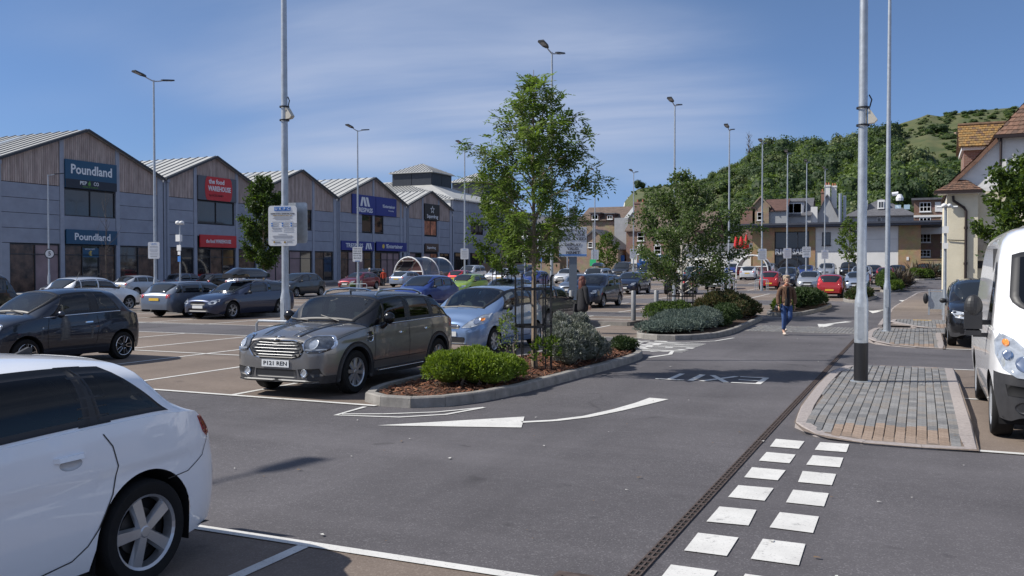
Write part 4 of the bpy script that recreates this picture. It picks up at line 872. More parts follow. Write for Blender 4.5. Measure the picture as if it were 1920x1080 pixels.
tiled(wh,(1.5,45.7,7.42),(4.3,45.7,7.42),(4.3,47.6,8.62),(1.5,47.6,8.62),M_OTILE,'dormer_tiles',9,20,seed=6); tiled(wh,(4.3,49.5,7.42),(1.5,49.5,7.42),(1.5,47.6,8.62),(4.3,47.6,8.62),M_OTILE,'dormer_tiles',9,20,seed=7)
b=MB(); b.tube([(1.5,47.6,8.66),(4.4,47.6,8.66)],.09,8); b.build('ridge_tiles',M_OTILE[2],wh)
b=MB(); b.tube([(1.2,42.62,5.0),(1.22,42.6,4.8),(1.62,42.6,4.5),(1.7,42.62,4.35),(1.7,42.62,.1)],.055,8)
for z in(3.6,2.1,.9): b.lathe([(.08,z),(.08,z+.1)],8,(1.7,42.62,0))
b.build('downpipe',mat('brown_gutter'),wh)
b=MB(); b.bx(2.06,2.40,43.24,43.32,1.95,2.25); b.build('vent_window',M_DARK,wh,fix=False); b=MB(); b.bx(2.0,2.5,43.12,43.32,2.27,2.36); b.build('vent_hood',M_CREAM,wh,fix=False)
for x,z in((2.02,2.75),(2.75,2.3)):
    b=MB(); b.box((x+.17,43.15,z+.2),(.34,.34,.5),top=1.25); b.bx(x-.07,x+.42,42.92,43.3,z+.46,z+.56); b.build('corbel',mat('stone_corbel',(.42,.37,.30),.9,var=.2),wh,fix=False)
b=MB(); b.tube([(1.0,42.66,3.15),(1.6,42.64,3.12),(2.3,43.2,3.1),(3.2,43.25,2.7),(4,43.25,2.6)],.02,5); b.build('wall_cable',M_BLACK,wh)
# ---------------------------------------------------------------- hill behind the town
CT,ST=cos(TH),sin(TH)
def VW(X,Z): return CT*X-ST*Z, ST*X+CT*Z
RID=[(1040,1),(1120,2),(1152,6),(1160,14),(1170,27),(1185,31),(1200,33),(1250,34),(1290,35.5),(1330,37),(1370,39),(1400,42),(1440,44.5),(1500,45),(1550,46.5),(1600,49),(1640,53.5),(1680,57.5),(1720,60),(1742,61.5),(1753,60.3),(1790,61.5),(1850,63),(1920,64.5),(2050,67),(2300,70),(2700,66)]
frid=pchip(RID) if 'pchip' in globals() else None
def hillz(px,Z):
    r=frid(px); q=(Z-150)/200
    if q<=0: return -.5
    if q<=1: s=q**1.08
    else: s=1-.35*(q-1)
    b=(px-960)/1700; X=b*Z
    n=noise.noise(Vector((X*.022,Z*.022,3.1)))*3.2+noise.noise(Vector((X*.07,Z*.07,1.7)))*1.1
    fade=min(1,max(0,(1-abs(q-1))*4)) if q<1 else 1
    return -.5+(r+.5)*s+n*min(1,q*2)*(.25 if q>.9 else 1)*min(1,r/25)
hb=MB(); pxs=[1040+12*i for i in range(139)]; Zs=[150+6*i for i in range(50)]
hv=[(*VW((p-960)/1700*Z,Z),hillz(p,Z)) for Z in Zs for p in pxs]; n=len(pxs)
hb.add(hv,[(j*n+i,j*n+i+1,(j+1)*n+i+1,(j+1)*n+i) for j in range(len(Zs)-1) for i in range(n-1)])
M_HILL=mat('hill_grass',(.038,.062,.018),.95,col2=(.105,.105,.042),scale=.16,detail=9,bump=1.0,bscale=.5)
hill=hb.build('hill',M_HILL,smooth=True); hill['kind']='structure'
if hill.data.polygons[0].normal.z<0: hill.data.flip_normals()
M_CHALK=mat('chalk',(.62,.60,.54),.9,var=.25,scale=.5,bump=.6,bscale=2)
cb=MB(); rr=random.Random(4)
cv=[]
for i in range(14):
    for j in range(7):
        px=1155+2.6*i+ j*2.2; Z=346-2*j+rr.uniform(-1.5,1.5); zt=hillz(max(1161,px),348)*(.985-.10*j)+rr.uniform(-.6,.6)
        cv.append((*VW((px-960)/1700*Z,Z),zt))
cb.add(cv,[(i*7+j,(i+1)*7+j,(i+1)*7+j+1,i*7+j+1) for i in range(13) for j in range(6) if (i<7 and i+j<9) or (i>=7 and (i*3+j*5)%4==0)]); cl=cb.build('chalk_cliff',M_CHALK); cl['kind']='structure'
# ---------------------------------------------------------------- cars
M_PAINT=mat('car_paint',(.5,.5,.5),.3,metal=0,coat=1.0,objcol=True,var=.04,scale=2.2)
M_METALLIC=mat('metallic_car_paint',(.5,.5,.5),.33,metal=.55,coat=1.0,objcol=True,var=.1,scale=2.2)
M_GLASSD=mat('dark_car_glass',(.012,.015,.018),.035,spec=.9)
M_GLASS=glass_mat('clear_car_glass',.8)
M_GLASST=glass_mat('tinted_car_glass',.34,ior=1.7)
M_GLASSB=glass_mat('privacy_car_glass',.16,(.7,.85,.9),1.5)
M_CLAD=mat('grey_body_cladding',(.028,.028,.031),.62,var=.2,scale=14)
M_CHROME=mat('chrome',(.75,.76,.78),.12,metal=1)
M_ALLOY=mat('alloy_rim',(.5,.51,.53),.3,metal=.75,var=.08,scale=8)
M_ALLOYD=mat('dark_alloy_rim',(.06,.062,.068),.35,metal=.6)
M_WELL=mat('wheel_well',(.006,.006,.007),.9)
M_LENS=mat('headlight_lens',(.50,.53,.56),.07,metal=.45,spec=.9,coat=1,var=.3,scale=9)
M_LENSD=mat('headlight_dark',(.10,.11,.125),.08,metal=.3,spec=.9,coat=1,var=.5,scale=14)
M_TAIL=mat('tail_light_lens',(.42,.012,.01),.12,spec=.8,coat=1,var=.35,scale=14)
M_AMBER=mat('amber_lens',(.8,.25,.03),.15,coat=1)
M_PLW=mat('white_number_plate',(.72,.73,.72),.4); M_PLY=mat('yellow_number_plate',(.72,.46,.05),.4)
M_INT=mat('car_interior',(.05,.05,.053),.8); M_INTL=mat('car_interior_grey',(.16,.16,.16),.8); M_INK=mat('black_ink',(.008,.008,.008),.5)
M_BLUEP=mat('plate_blue',(.02,.1,.5),.4)
QS=(0,.05,.14,.28,.42,.56,.68,.78,.86,.92,.96,.985,.997,1)
class Car:
    """A car body described by profile curves over s (0 = nose, L = tail); builds parts centred on the car, nose towards -Y."""
    def __init__(c, L,W,H, wf,wr,R, nose,cowl,roof,deck, belt, bot=.2, hw=None, tumble=.16, n=5.5, m=2.8, tail=None, topx=None, nosew=.60, tailw=.72, arch=None, zm=.58, crease=None, NL=10):
        c.crease=crease; c.NL=NL
        c.L,c.W,c.H,c.wf,c.wr,c.R=L,W,H,wf,wr,R; c.hw=W/2; c.tumble=tumble; c.n=n; c.m=m; c.zm=zm; c.arch=arch or R+.055
        (cs,cz),(rs,re)=cowl,roof; ds,dz=deck; nz=nose
        c.cs,c.cz,c.rs,c.re,c.ds,c.dz=cs,cz,rs,re,ds,dz
        wz=H-.045
        if topx: T=topx
        else:
            T=[(0,nz-.20),(.018,nz-.10),(.06,nz-.035),(.16,nz),(cs*.45,nz+(cz-nz)*.55),(cs*.8,cz-(cz-nz)*.14),(cs,cz),(cs+(rs-cs)*.12,cz+(wz-cz)*.135),(cs+(rs-cs)*.85,cz+(wz-cz)*.885),(rs,wz),(rs+(re-rs)*.45,H),(re,H-.055)]
            T+=[(re+(ds-re)*.12,H-.055-(H-.055-dz)*.10),(re+(ds-re)*.9,dz+(H-.055-dz)*.085),(ds,dz)]
            t=tail or [(L-.05,dz-.10),(L-.015,dz-.24),(L,dz-.38)]
            T+=[q for q in t if q[0]>ds+.005]
        c.ftop=pchip(T)
        b0,b1,b2=belt
        c.fbelt=pchip([(0,nz-.26),(.25,nz-.09),(cs,b0),(re,b1),(L-.2,b2),(L,b2-.06)])
        h=c.hw
        c.fw=pchip(hw and [(s,w*h) for s,w in hw] or [(0,nosew*h),(.03,(nosew+.1)*h),(.1,(nosew+.21)*h),(.24,.915*h),(.5,.975*h),(1.05,1.0*h),(L-1.2,1.0*h),(L-.55,.975*h),(L-.2,.925*h),(L-.07,.865*h),(L-.02,(tailw+.08)*h),(L,tailw*h)])
        c.fbot=pchip([(0,bot+.07),(.12,bot+.01),(.5,bot),(L-.5,bot),(L-.12,bot+.04),(L,bot+.12)])
        N=int(L/.01)+1; c.tab=[]
        for i in range(N+1):
            s=min(L,i*.01); t=c.ftop(s); bl=min(c.fbelt(s),t-.012); c.tab.append((t,bl,c.fw(s),c.fbot(s)))
        c.N=N
    def g(c,s):
        s=max(0,min(c.L,s)); i=min(int(s/.01),c.N-1); f=s/.01-i; a,b=c.tab[i],c.tab[i+1]
        return tuple(p+(q-p)*f for p,q in zip(a,b))
    def nexp(c,t,bl):
        q=min(1,max(0,(t-bl-.12)/.3)); q=q*q*(3-2*q); return 2.0+(c.n-2.0)*q, 2.3+(c.m-2.3)*q
    def X(c,s,z):
        t,bl,w,bo=c.g(s)
        if z>=t or z<bo-.02: return 0.0
        if z<=bl:
            if c.crease:
                zc=c.crease[0]+(c.crease[1]-c.crease[0])*s/c.L; k=min(1,max(0,(zc-z)/.045)); w*=1-c.crease[2]*k*(1-.8*min(1,max(0,(zc-z-.05)/.4)))
            zm=min(c.zm,bl-.05)
            if z>zm: k=(z-zm)/max(.05,bl-zm); return w*(1-.035*k*k)
            k=(zm-z)/max(.1,zm-bo); return w*(1-.055*k**2.4)
        q=(z-bl)/(t-bl); n,m=c.nexp(t,bl)
        w0=w*.965-min(.012,(t-bl)*.2)
        return max(0.0,w0*(1-c.tumble*max(0,z-bl))*(max(0,1-q**n))**(1/m))
    def P(c,x,s,z): return Vector((x,s-c.L/2,z))
    def topz(c,s,x):
        t,bl,w,bo=c.g(s); lo,hi=bl,t
        for _ in range(22):
            k=(lo+hi)/2
            if c.X(s,k)>=abs(x): lo=k
            else: hi=k
        return lo
    def front(c,x,z,lim=1.6):
        if c.X(0,z)>=abs(x): return 0.0
        lo,hi=0,lim; s=0
        while s<lim and c.X(s,z)<abs(x): s+=.02
        lo,hi=max(0,s-.02),s
        for _ in range(12):
            k=(lo+hi)/2
            if c.X(k,z)>=abs(x): hi=k
            else: lo=k
        return hi
    def rear(c,x,z,lim=1.5):
        s=c.L
        if c.X(s,z)>=abs(x): return s
        while s>c.L-lim and c.X(s,z)<abs(x): s-=.02
        lo,hi=s,s+.02
        for _ in range(12):
            k=(lo+hi)/2
            if c.X(k,z)>=abs(x): lo=k
            else: hi=k
        return lo
    def wup(c,s,t_):       # z of the upper window edge / lower edge at s
        t,bl,w,bo=c.g(s); return bl+(t-bl)*t_
    def body(c, parent, mats, holes=(), clad=0, roofblack=False, step=.055, name='body', zsplit=0):
        L=c.L; S=set([0,.008,.02,.035,.055,.08,.11,.15,.2,L,L-.008,L-.02,L-.04,L-.065,L-.1,L-.14,L-.19])
        for w in(c.wf,c.wr):
            for k in range(0,19): S.add(round(w-c.arch*cos(pi*k/18),4))
        k=.25
        while k<L-.2: S.add(round(k,4)); k+=step
        for q in(c.cs,c.rs,c.re,c.ds): S.add(round(q,4))
        S=sorted(s for s in S if 0<=s<=L); T=[S[0]]
        for s in S[1:]:
            if s-T[-1]>.006: T.append(s)
        S=T; NL,NU=c.NL,13; vs=[];
        def bottom(s):
            z=c.g(s)[3]
            for w in(c.wf,c.wr):
                d=abs(s-w)
                if d<c.arch: z=max(z,c.R+sqrt(c.arch**2-d*d)*1.0)
            return z
        rows=[]
        for s in S:
            t,bl,w,bo=c.g(s); zb=min(bottom(s),bl-.03) if bl-.03>bo else bo; r=[]
            for i in range(NL+1):
                z=zb+(bl-zb)*i/NL
                if zsplit: z=(zb+(max(zb+.002,min(zsplit,bl-.05))-zb)*i/4) if i<=4 else (lambda q: q+(bl-q)*(i-4)/(NL-4))(max(zb+.002,min(zsplit,bl-.05)))
                r.append((c.X(s,z),z))
            n,m=c.nexp(t,bl)
            for i in range(NU+1):
                q=QS[i]; z=bl+(t-bl)*min(q,.999999 if i<NU else 1)
                if i==NU: r.append((0,t))
                else:
                    w0=w*.965-min(.012,(t-bl)*.2); r.append((w0*(1-c.tumble*(z-bl))*(max(0,1-q**n))**(1/m),z))
            rows.append(r)
        M=NL+1+NU+1; idx={}
        for si in(1,-1):
            for i,s in enumerate(S):
                for j,(x,z) in enumerate(rows[i]):
                    if j==M-1 and si==-1: idx[(si,i,j)]=idx[(1,i,j)]
                    else: idx[(si,i,j)]=len(vs); vs.append(c.P(si*x,s,z))
        fs=[];mi=[]
        def hole(s,x,z,up): return any(h(s,x,z,up) for h in holes)
        for si in(1,-1):
            for i in range(len(S)-1):
                for j in range(M-1):
                    a,b,d,e=(si,i,j),(si,i+1,j),(si,i+1,j+1),(si,i,j+1); p=[vs[idx[q]] for q in(a,b,d,e)]
                    ct=(p[0]+p[1]+p[2]+p[3])/4; s=ct.y+L/2
                    if holes and hole(s,abs(ct.x),ct.z,j>NL): continue
                    f=[idx[a],idx[b],idx[d],idx[e]]
                    if si==-1: f.reverse()
                    f2=[]
                    for q in f:
                        if q not in f2: f2.append(q)
                    if len(f2)<3: continue
                    fs.append(f2); k=0
                    if roofblack and j>NL+1 and c.cs-.05<s<L: k=1
                    if clad and ct.z<clad(s,abs(ct.x)): k=2
                    mi.append(k)
        for i,flip in((0,0),(len(S)-1,1)):
            f=[idx[(1,i,j)] for j in range(M)]+[idx[(-1,i,j)] for j in range(M-2,-1,-1)]
            fs.append(f if not flip else f[::-1]); mi.append(2 if zsplit>.6 and not flip else 0)
        me=bpy.data.meshes.new(name); me.from_pydata(vs,[],fs)
        for m_ in mats: me.materials.append(m_)
        me.polygons.foreach_set('material_index',mi); me.polygons.foreach_set('use_smooth',[True]*len(fs)); me.update()
        bm=bmesh.new(); bm.from_mesh(me); bmesh.ops.recalc_face_normals(bm,faces=bm.faces); bm.to_mesh(me); bm.free()
        try: me.set_sharp_from_angle(angle=radians(38))
        except Exception: pass
        o=link(name,me,parent)
        # wheel wells and floor
        b=MB()
        for w in(c.wf,c.wr):
            for si in(1,-1):
                ring=[(w-c.arch*1.0*cos(pi*k/12),c.R+c.arch*sin(pi*k/12)) for k in range(13)]
                ring=[(ring[0][0],c.R-.15)]+ring+[(ring[-1][0],c.R-.15)]; vv=[]
                for (s,z) in ring:
                    xo=c.X(s,max(z,c.R*.9))-.004; vv+= [c.P(si*xo,s,z),c.P(si*(c.hw-.36),s,z)]
                b.add(vv,[(2*k,2*k+1,2*k+3,2*k+2) for k in range(len(ring)-1)]+[tuple(2*k+1 for k in range(len(ring)))])
        z=c.g(c.L/2)[3]+.03; x=c.hw-.1
        ss=[.25,c.wf-c.arch-.02,c.wf+c.arch+.02,c.wr-c.arch-.02,c.wr+c.arch+.02,L-.2]
        for s0,s1 in((ss[0],ss[1]),(ss[2],ss[3]),(ss[4],ss[5])):
            b.add([c.P(-x,s0,z),c.P(x,s0,z),c.P(x,s1,z),c.P(-x,s1,z)],[(0,1,2,3)])
        for s0,s1 in((ss[1],ss[2]),(ss[3],ss[4])): b.add([c.P(-c.hw+.36,s0,z),c.P(c.hw-.36,s0,z),c.P(c.hw-.36,s1,z),c.P(-c.hw+.36,s1,z)],[(0,1,2,3)])
        b.build('underbody',M_WELL,parent,fix=False)
        return o
    def finish(c,name,verts,faces,mats,parent,off,outward,mi=None,skirt=.012):
        me=bpy.data.meshes.new(name); bm=bmesh.new(); bv=[bm.verts.new(v) for v in verts]
        for k,f in enumerate(faces):
            try:
                q=bm.faces.new([bv[i] for i in f]); q.smooth=True
                if mi: q.material_index=mi[k]
            except ValueError: pass
        bm.normal_update()
        tot=sum((f.normal*f.calc_area() for f in bm.faces),Vector())
        if tot.dot(outward)<0:
            bmesh.ops.reverse_faces(bm,faces=bm.faces[:]); bm.normal_update()
        nn={v:v.normal.copy() for v in bm.verts}
        for v in bm.verts: v.co+=nn[v]*off
        if skirt:
            be=[e for e in bm.edges if len(e.link_faces)==1]; mp={}
            for e in be:
                for v in e.verts:
                    if v not in mp: mp[v]=bm.verts.new(v.co-nn[v]*(off+skirt))
            for e in be:
                a,b_=e.verts
                try:
                    f=bm.faces.new([a,b_,mp[b_],mp[a]]); f.material_index=1 if mi else 0
                except ValueError: pass
            bm.normal_update()
        bm.to_mesh(me); bm.free()
        for m_ in (mats if isinstance(mats,(list,tuple)) else [mats]): me.materials.append(m_)
        return link(name,me,parent)
    def grid(c,name,fn,nu,nv,mats,parent,off,outward,border=0,skirt=.012):
        vs=[fn(i/nu,j/nv) for i in range(nu+1) for j in range(nv+1)]; fs=[];mi=[]
        for i in range(nu):
            for j in range(nv):
                fs.append((i*(nv+1)+j,(i+1)*(nv+1)+j,(i+1)*(nv+1)+j+1,i*(nv+1)+j+1)); mi.append(1 if border and (i<border or j<border or i>=nu-border or j>=nv-border) else 0)
        return c.finish(name,vs,fs,mats,parent,off,outward,mi if border else None,skirt)
    def poly(c,name,pts,mapf,mats,parent,off,outward,h=.05,skirt=.012):
        E=[];n=len(pts)
        for i in range(n):
            a,b=Vector(pts[i]),Vector(pts[(i+1)%n]); k=max(1,int((b-a).length/h))
            for q in range(k): E.append(a.lerp(b,q/k))
        V=[Vector((p.x,p.y)) for p in E]; nb=len(V)
        x0,x1=min(p.x for p in E),max(p.x for p in E); y0,y1=min(p.y for p in E),max(p.y for p in E)
        def ins(x,y):
            r=False
            for i in range(n):
                (ax,ay),(bx_,by)=pts[i],pts[(i+1)%n]
                if (ay>y)!=(by>y) and x<(bx_-ax)*(y-ay)/(by-ay)+ax: r=not r
            return r
        x=x0+h*.5
        while x<x1:
            y=y0+h*.5
            while y<y1:
                if ins(x,y) and min((Vector((x,y))-e).length for e in E)>h*.4: V.append(Vector((x,y)))
                y+=h
            x+=h
        r=delaunay_2d_cdt(V,[],[list(range(nb))],1,1e-5)
        return c.finish(name,[mapf(p.x,p.y) for p in r[0]],[tuple(f) for f in r[2]],mats,parent,off,outward,None,skirt)
    # ------- standard parts
    def side_poly(c,name,pts,mats,parent,off=.004,h=.06,both=True,skirt=.006):
        out=[]
        for si in((1,-1) if both else (1,)): out.append(c.poly(name,pts,lambda s,z:c.P(si*c.X(s,z),s,z),mats,parent,off,Vector((si,0,0)),h,skirt))
        return out
    def front_poly(c,name,pts,mats,parent,off=.005,h=.05,mirror=False,skirt=.012):
        for si in((1,-1) if mirror else (1,)):
            c.poly(name,[(si*x,z) for x,z in pts],lambda x,z:c.P(x,c.front(x,z),z),mats,parent,off,Vector((0,-1,0)),h,skirt)
    def rear_poly(c,name,pts,mats,parent,off=.005,h=.05,mirror=False,skirt=.012):
        for si in((1,-1) if mirror else (1,)):
            c.poly(name,[(si*x,z) for x,z in pts],lambda x,z:c.P(x,c.rear(x,z),z),mats,parent,off,Vector((0,1,0)),h,skirt)
    def windscreen(c,parent,mats,s0=None,s1=None,k=.86,border=0,nu=10,nv=12,name='windscreen',out=Vector((0,-1,.6))):
        s0=c.cs+.03 if s0 is None else s0; s1=c.rs-.02 if s1 is None else s1
        def fn(u,v):
            s=s0+(s1-s0)*u; t,bl,w,bo=c.g(s); xm=c.X(s,bl+(t-bl)*k)*.985; x=xm*(2*v-1); return c.P(x,s,c.topz(s,x))
        c._ws=(s0,s1,k)
        return c.grid(name,fn,nu,nv,mats,parent,.005,out,border)
    def ws_hole(c,s0,s1,k,m=.06):
        def h(s,x,z,up):
            if not up or not(s0+m<s<s1-m*.7): return False
            t,bl,w,bo=c.g(s); xm=c.X(s,bl+(t-bl)*k); return x<xm-m and z>bl+(t-bl)*.3
        return h
    def side_window(c,parent,mats,sa,sb,fa=0,fb=0,lo=.03,k=.80,border=0,nu=12,nv=6,name='side_window',rnd_=0):
        # sa..sb at belt height, slanted by fa / fb metres over the window's height
        def fn(si):
            def f(u,v):
                s=sa+(sb-sa)*u+(fa*(1-u)+fb*u)*v; t,bl,w,bo=c.g(s); z0=bl+lo; z1=max(z0+.006,bl+(t-bl)*k-.005); z=z0+(z1-z0)*v; return c.P(si*c.X(s,z),s,z)
            return f
        for si in(1,-1): c.grid(name,fn(si),nu,nv,mats,parent,.006,Vector((si,0,0)),border,.008)
    def sw_hole(c,sa,sb,fa=0,fb=0,lo=.03,k=.8,m=.055):
        def h(s,x,z,up):
            if not up: return False
            t,bl,w,bo=c.g(s); z0=bl+lo; z1=bl+(t-bl)*k
            if not (z0+m*.6<z<z1-m*.5): return False
            v=(z-z0)/(z1-z0); return sa+fa*v+m<s<sb+fb*v-m
        return h
    def wheels(c,parent,kind='alloy',spokes=5,rim=.7,w=.205,inset=.0,m=None,twin=True,sw=1.0):
        key=('wheel',c.R,kind,spokes,rim,w,twin,sw,m.name if m else ''); 
        if key not in WHEELS:
            R=c.R; rr=R*rim; b=MB(); h=w/2
            b.lathe([(rr*.96,-h*.9),(rr*1.02,-h),(R*.93,-h),(R*.985,-h*.82),(R,-h*.5),(R,h*.5),(R*.985,h*.82),(R*.93,h),(rr*1.02,h),(rr*.96,h*.9)],36,axis='x')
            tyre=b.mesh('wheel',M_RUB,True)
            q=MB(); q.lathe([(rr*.9,h*.25),(rr*.93,h*.86),(rr*1.0,h*.97),(rr*1.02,h*.9)],36,axis='x')
            if kind=='steel':
                q.lathe([(rr*.95,h*.8),(rr*.8,h*.72),(rr*.55,h*.95),(rr*.2,h*1.0),(0.001,h*1.02)],28,axis='x')
            else:
                q.lathe([(rr*.2,h*.5),(rr*.2,h*.78),(rr*.13,h*.86),(.001,h*.86)],16,axis='x')
                for k in range(spokes):
                    a=2*pi*k/spokes+.3
                    for d in((-.16,.16) if twin else (0,)):
                        wd=(.055 if twin else .1*sw)*rr*2.0
                        e=Vector((0,-sin(a),cos(a)))
                        p0=Vector((0,cos(a),sin(a)))*rr*.14; p1=Vector((0,cos(a+d*1.2),sin(a+d*1.2)))*rr*.955
                        w0,w1=(.6*wd,.75*wd) if twin else (wd*.9,wd*1.25)
                        X0,X1=h*.82,h*.82; dd=.03
                        q.add([p0-e*w0/2+Vector((X0,0,0)),p0+e*w0/2+Vector((X0,0,0)),p1+e*w1/2+Vector((X1,0,0)),p1-e*w1/2+Vector((X1,0,0)),
                               p0-e*w0*.7+Vector((X0-dd,0,0)),p0+e*w0*.7+Vector((X0-dd,0,0)),p1+e*w1*.7+Vector((X1-dd,0,0)),p1-e*w1*.7+Vector((X1-dd,0,0))],
                              [(0,1,2,3),(0,4,5,1),(1,5,6,2),(2,6,7,3),(3,7,4,0)])
            rim_me=q.mesh('rim',m or M_ALLOY,False)
            d=MB(); d.lathe([(rr*.95,0),(.001,0)],24,axis='x'); d.lathe([(rr*.62,h*.1),(rr*.62,h*.2),(.001,h*.2)],20,axis='x',mi=1); disc=d.mesh('brake',[M_WELL,mat('brake_disc',(.08,.075,.07),.5,metal=.5)],False)
            WHEELS[key]=(tyre,rim_me,disc)
        ty,ri,di=WHEELS[key]; out=[]
        for s in(c.wf,c.wr):
            for si in(1,-1):
                o=link('wheel',ty,parent,(si*(c.hw-w/2-.025-inset),s-c.L/2,c.R),(random.uniform(0,6) if si>0 else random.uniform(0,6),0,0 if si>0 else pi)); link('rim',ri,o); link('brake',di,o); out.append(o)
        return out
    def mirrors(c,parent,s,dz=.06,size=(.085,.05,.065),m=None,arm=True):
        t,bl,w,bo=c.g(s); m=m or M_DARK
        for si in(1,-1):
            b=MB(); b.ball((si*(w+.07),s-c.L/2+.0,bl+dz),(size[0],size[1],size[2]),8)
            b.box((si*(w-.0),s-c.L/2,bl+dz-.035),(.12,.04,.03))
            b.build('door_mirror',m,parent,smooth=True)
    def handles(c,parent,ss,dz=-.12,m=None,ln=.17):
        for s in ss:
            for si in(1,-1):
                t,bl,w,bo=c.g(s); z=bl+dz; b=MB(); x=c.X(s,z)
                b.add([(si*(x-.004),s-c.L/2-ln/2,z-.014),(si*(x+.028),s-c.L/2-ln*.38,z-.012),(si*(x+.028),s-c.L/2+ln*.38,z-.01),(si*(x-.004),s-c.L/2+ln/2,z-.012),
                       (si*(x-.004),s-c.L/2-ln/2,z+.014),(si*(x+.024),s-c.L/2-ln*.38,z+.014),(si*(x+.024),s-c.L/2+ln*.38,z+.016),(si*(x-.004),s-c.L/2+ln/2,z+.014)],[(0,1,5,4),(1,2,6,5),(2,3,7,6),(4,5,6,7),(3,2,1,0)])
                b.build('door_handle',m or M_PAINT,parent,smooth=False)
    def seam(c,parent,pts,w=.008,both=True,name='door_seam'):
        for si in((1,-1) if both else (1,)):
            b=MB(); Q=[]
            for (a,d) in zip(pts,pts[1:]):
                k=max(1,int(hypot(d[0]-a[0],d[1]-a[1])/.05))
                for q in range(k): Q.append((a[0]+(d[0]-a[0])*q/k,a[1]+(d[1]-a[1])*q/k))
            Q.append(pts[-1]); vs=[]
            for i,(s,z) in enumerate(Q):
                p0,p1=Q[max(0,i-1)],Q[min(len(Q)-1,i+1)]; t=Vector((p1[0]-p0[0],p1[1]-p0[1])).normalized(); nn=Vector((-t.y,t.x))*w/2
                for sg in(-1,1): a,b_=s+nn.x*sg,z+nn.y*sg; vs.append(c.P(si*(c.X(a,b_)+.003),a,b_))
            b.add(vs,[(2*i,2*i+1,2*i+3,2*i+2) for i in range(len(Q)-1)]); b.build(name,M_INK,parent,fix=False)
    def plate(c,parent,z,front=True,text='',m=None,x=0,w=.5,h=.105):
        s=min(c.front(xx,zz) for xx in(x,x+w/2,x-w/2) for zz in(z-h/2,z+h/2)) if front else max(c.rear(xx,zz) for xx in(x,) for zz in(z-h/2,z+h/2))
        sg=-1 if front else 1; y=s-c.L/2+sg*.012
        b=MB(); b.bx(x-w/2,x+w/2,min(y,y+sg*.008),max(y,y+sg*.008),z-h/2,z+h/2); o=b.build('number_plate',m or (M_PLW if front else M_PLY),parent)
        if text: lettering(text,o,(x,y+sg*.009,z),h*.82,(pi/2,0,0 if front else pi),M_INK,.012,width=w*.86,depth=.002,name='plate_lettering')
        return o
    def interior(c,parent,rows=(1.9,2.75),wheel=True,mat_=None):
        H=c.H
        for k,s in enumerate(rows):
            for x in(-.36,.36):
                b=MB(); w=.24; y=s-c.L/2
                b.prism([(y-.28,.48),(y+.12,.48),(y+.30,H-.42),(y+.17,H-.40),(y+.02,.62),(y-.28,.62)],'x',x-w,x+w)
                b.ball((x,y+.27,H-.32),(.13,.055,.095),8); b.build('seat',mat_ or M_INT,parent,smooth=True)
        b=MB(); y=c.cs-c.L/2; b.prism([(y+.05,.55),(y+.05,c.cz-.09),(y+.55,c.cz-.045),(y+.72,c.cz-.12),(y+.68,.55)],'x',-c.hw*.82,c.hw*.82); b.build('dashboard',M_INT,parent)
        b=MB(); x=c.hw*.82; b.bx(-x,x,c.cs-c.L/2+.1,c.L/2-.35,.34,.4); b.build('cabin_floor',M_INT,parent)
        if wheel:
            b=MB(); cx,cy,cz_=-.37,c.cs-c.L/2+.86,c.cz-.05; pts=[]
            for k in range(17): a=2*pi*k/16; pts.append((cx+.18*cos(a),cy+.18*sin(a)*.42,cz_+.18*sin(a)*.9))
            b.tube(pts,.016,6,cap=False); b.tube([(cx-.17,cy,cz_),(cx+.17,cy,cz_)],.02,6); b.build('steering_wheel',M_INT,parent)
WHEELS={}
COLS=dict(white=(.74,.75,.76),black=(.010,.010,.012),navy=(.012,.02,.05),dkblue=(.02,.03,.07),blue=(.02,.055,.28),ltblue=(.23,.345,.55),silver=(.42,.44,.47),sblue=(.36,.42,.52),grey=(.12,.125,.135),dkgrey=(.04,.042,.048),red=(.55,.015,.02),dkred=(.22,.012,.02),green=(.36,.52,.05),dkgreen=(.02,.05,.045),maroon=(.25,.02,.025),greyblue=(.14,.165,.21))
METAL={'silver','sblue','grey','dkgrey','ltblue','green','greyblue','dkblue','navy','blue','dkred'}
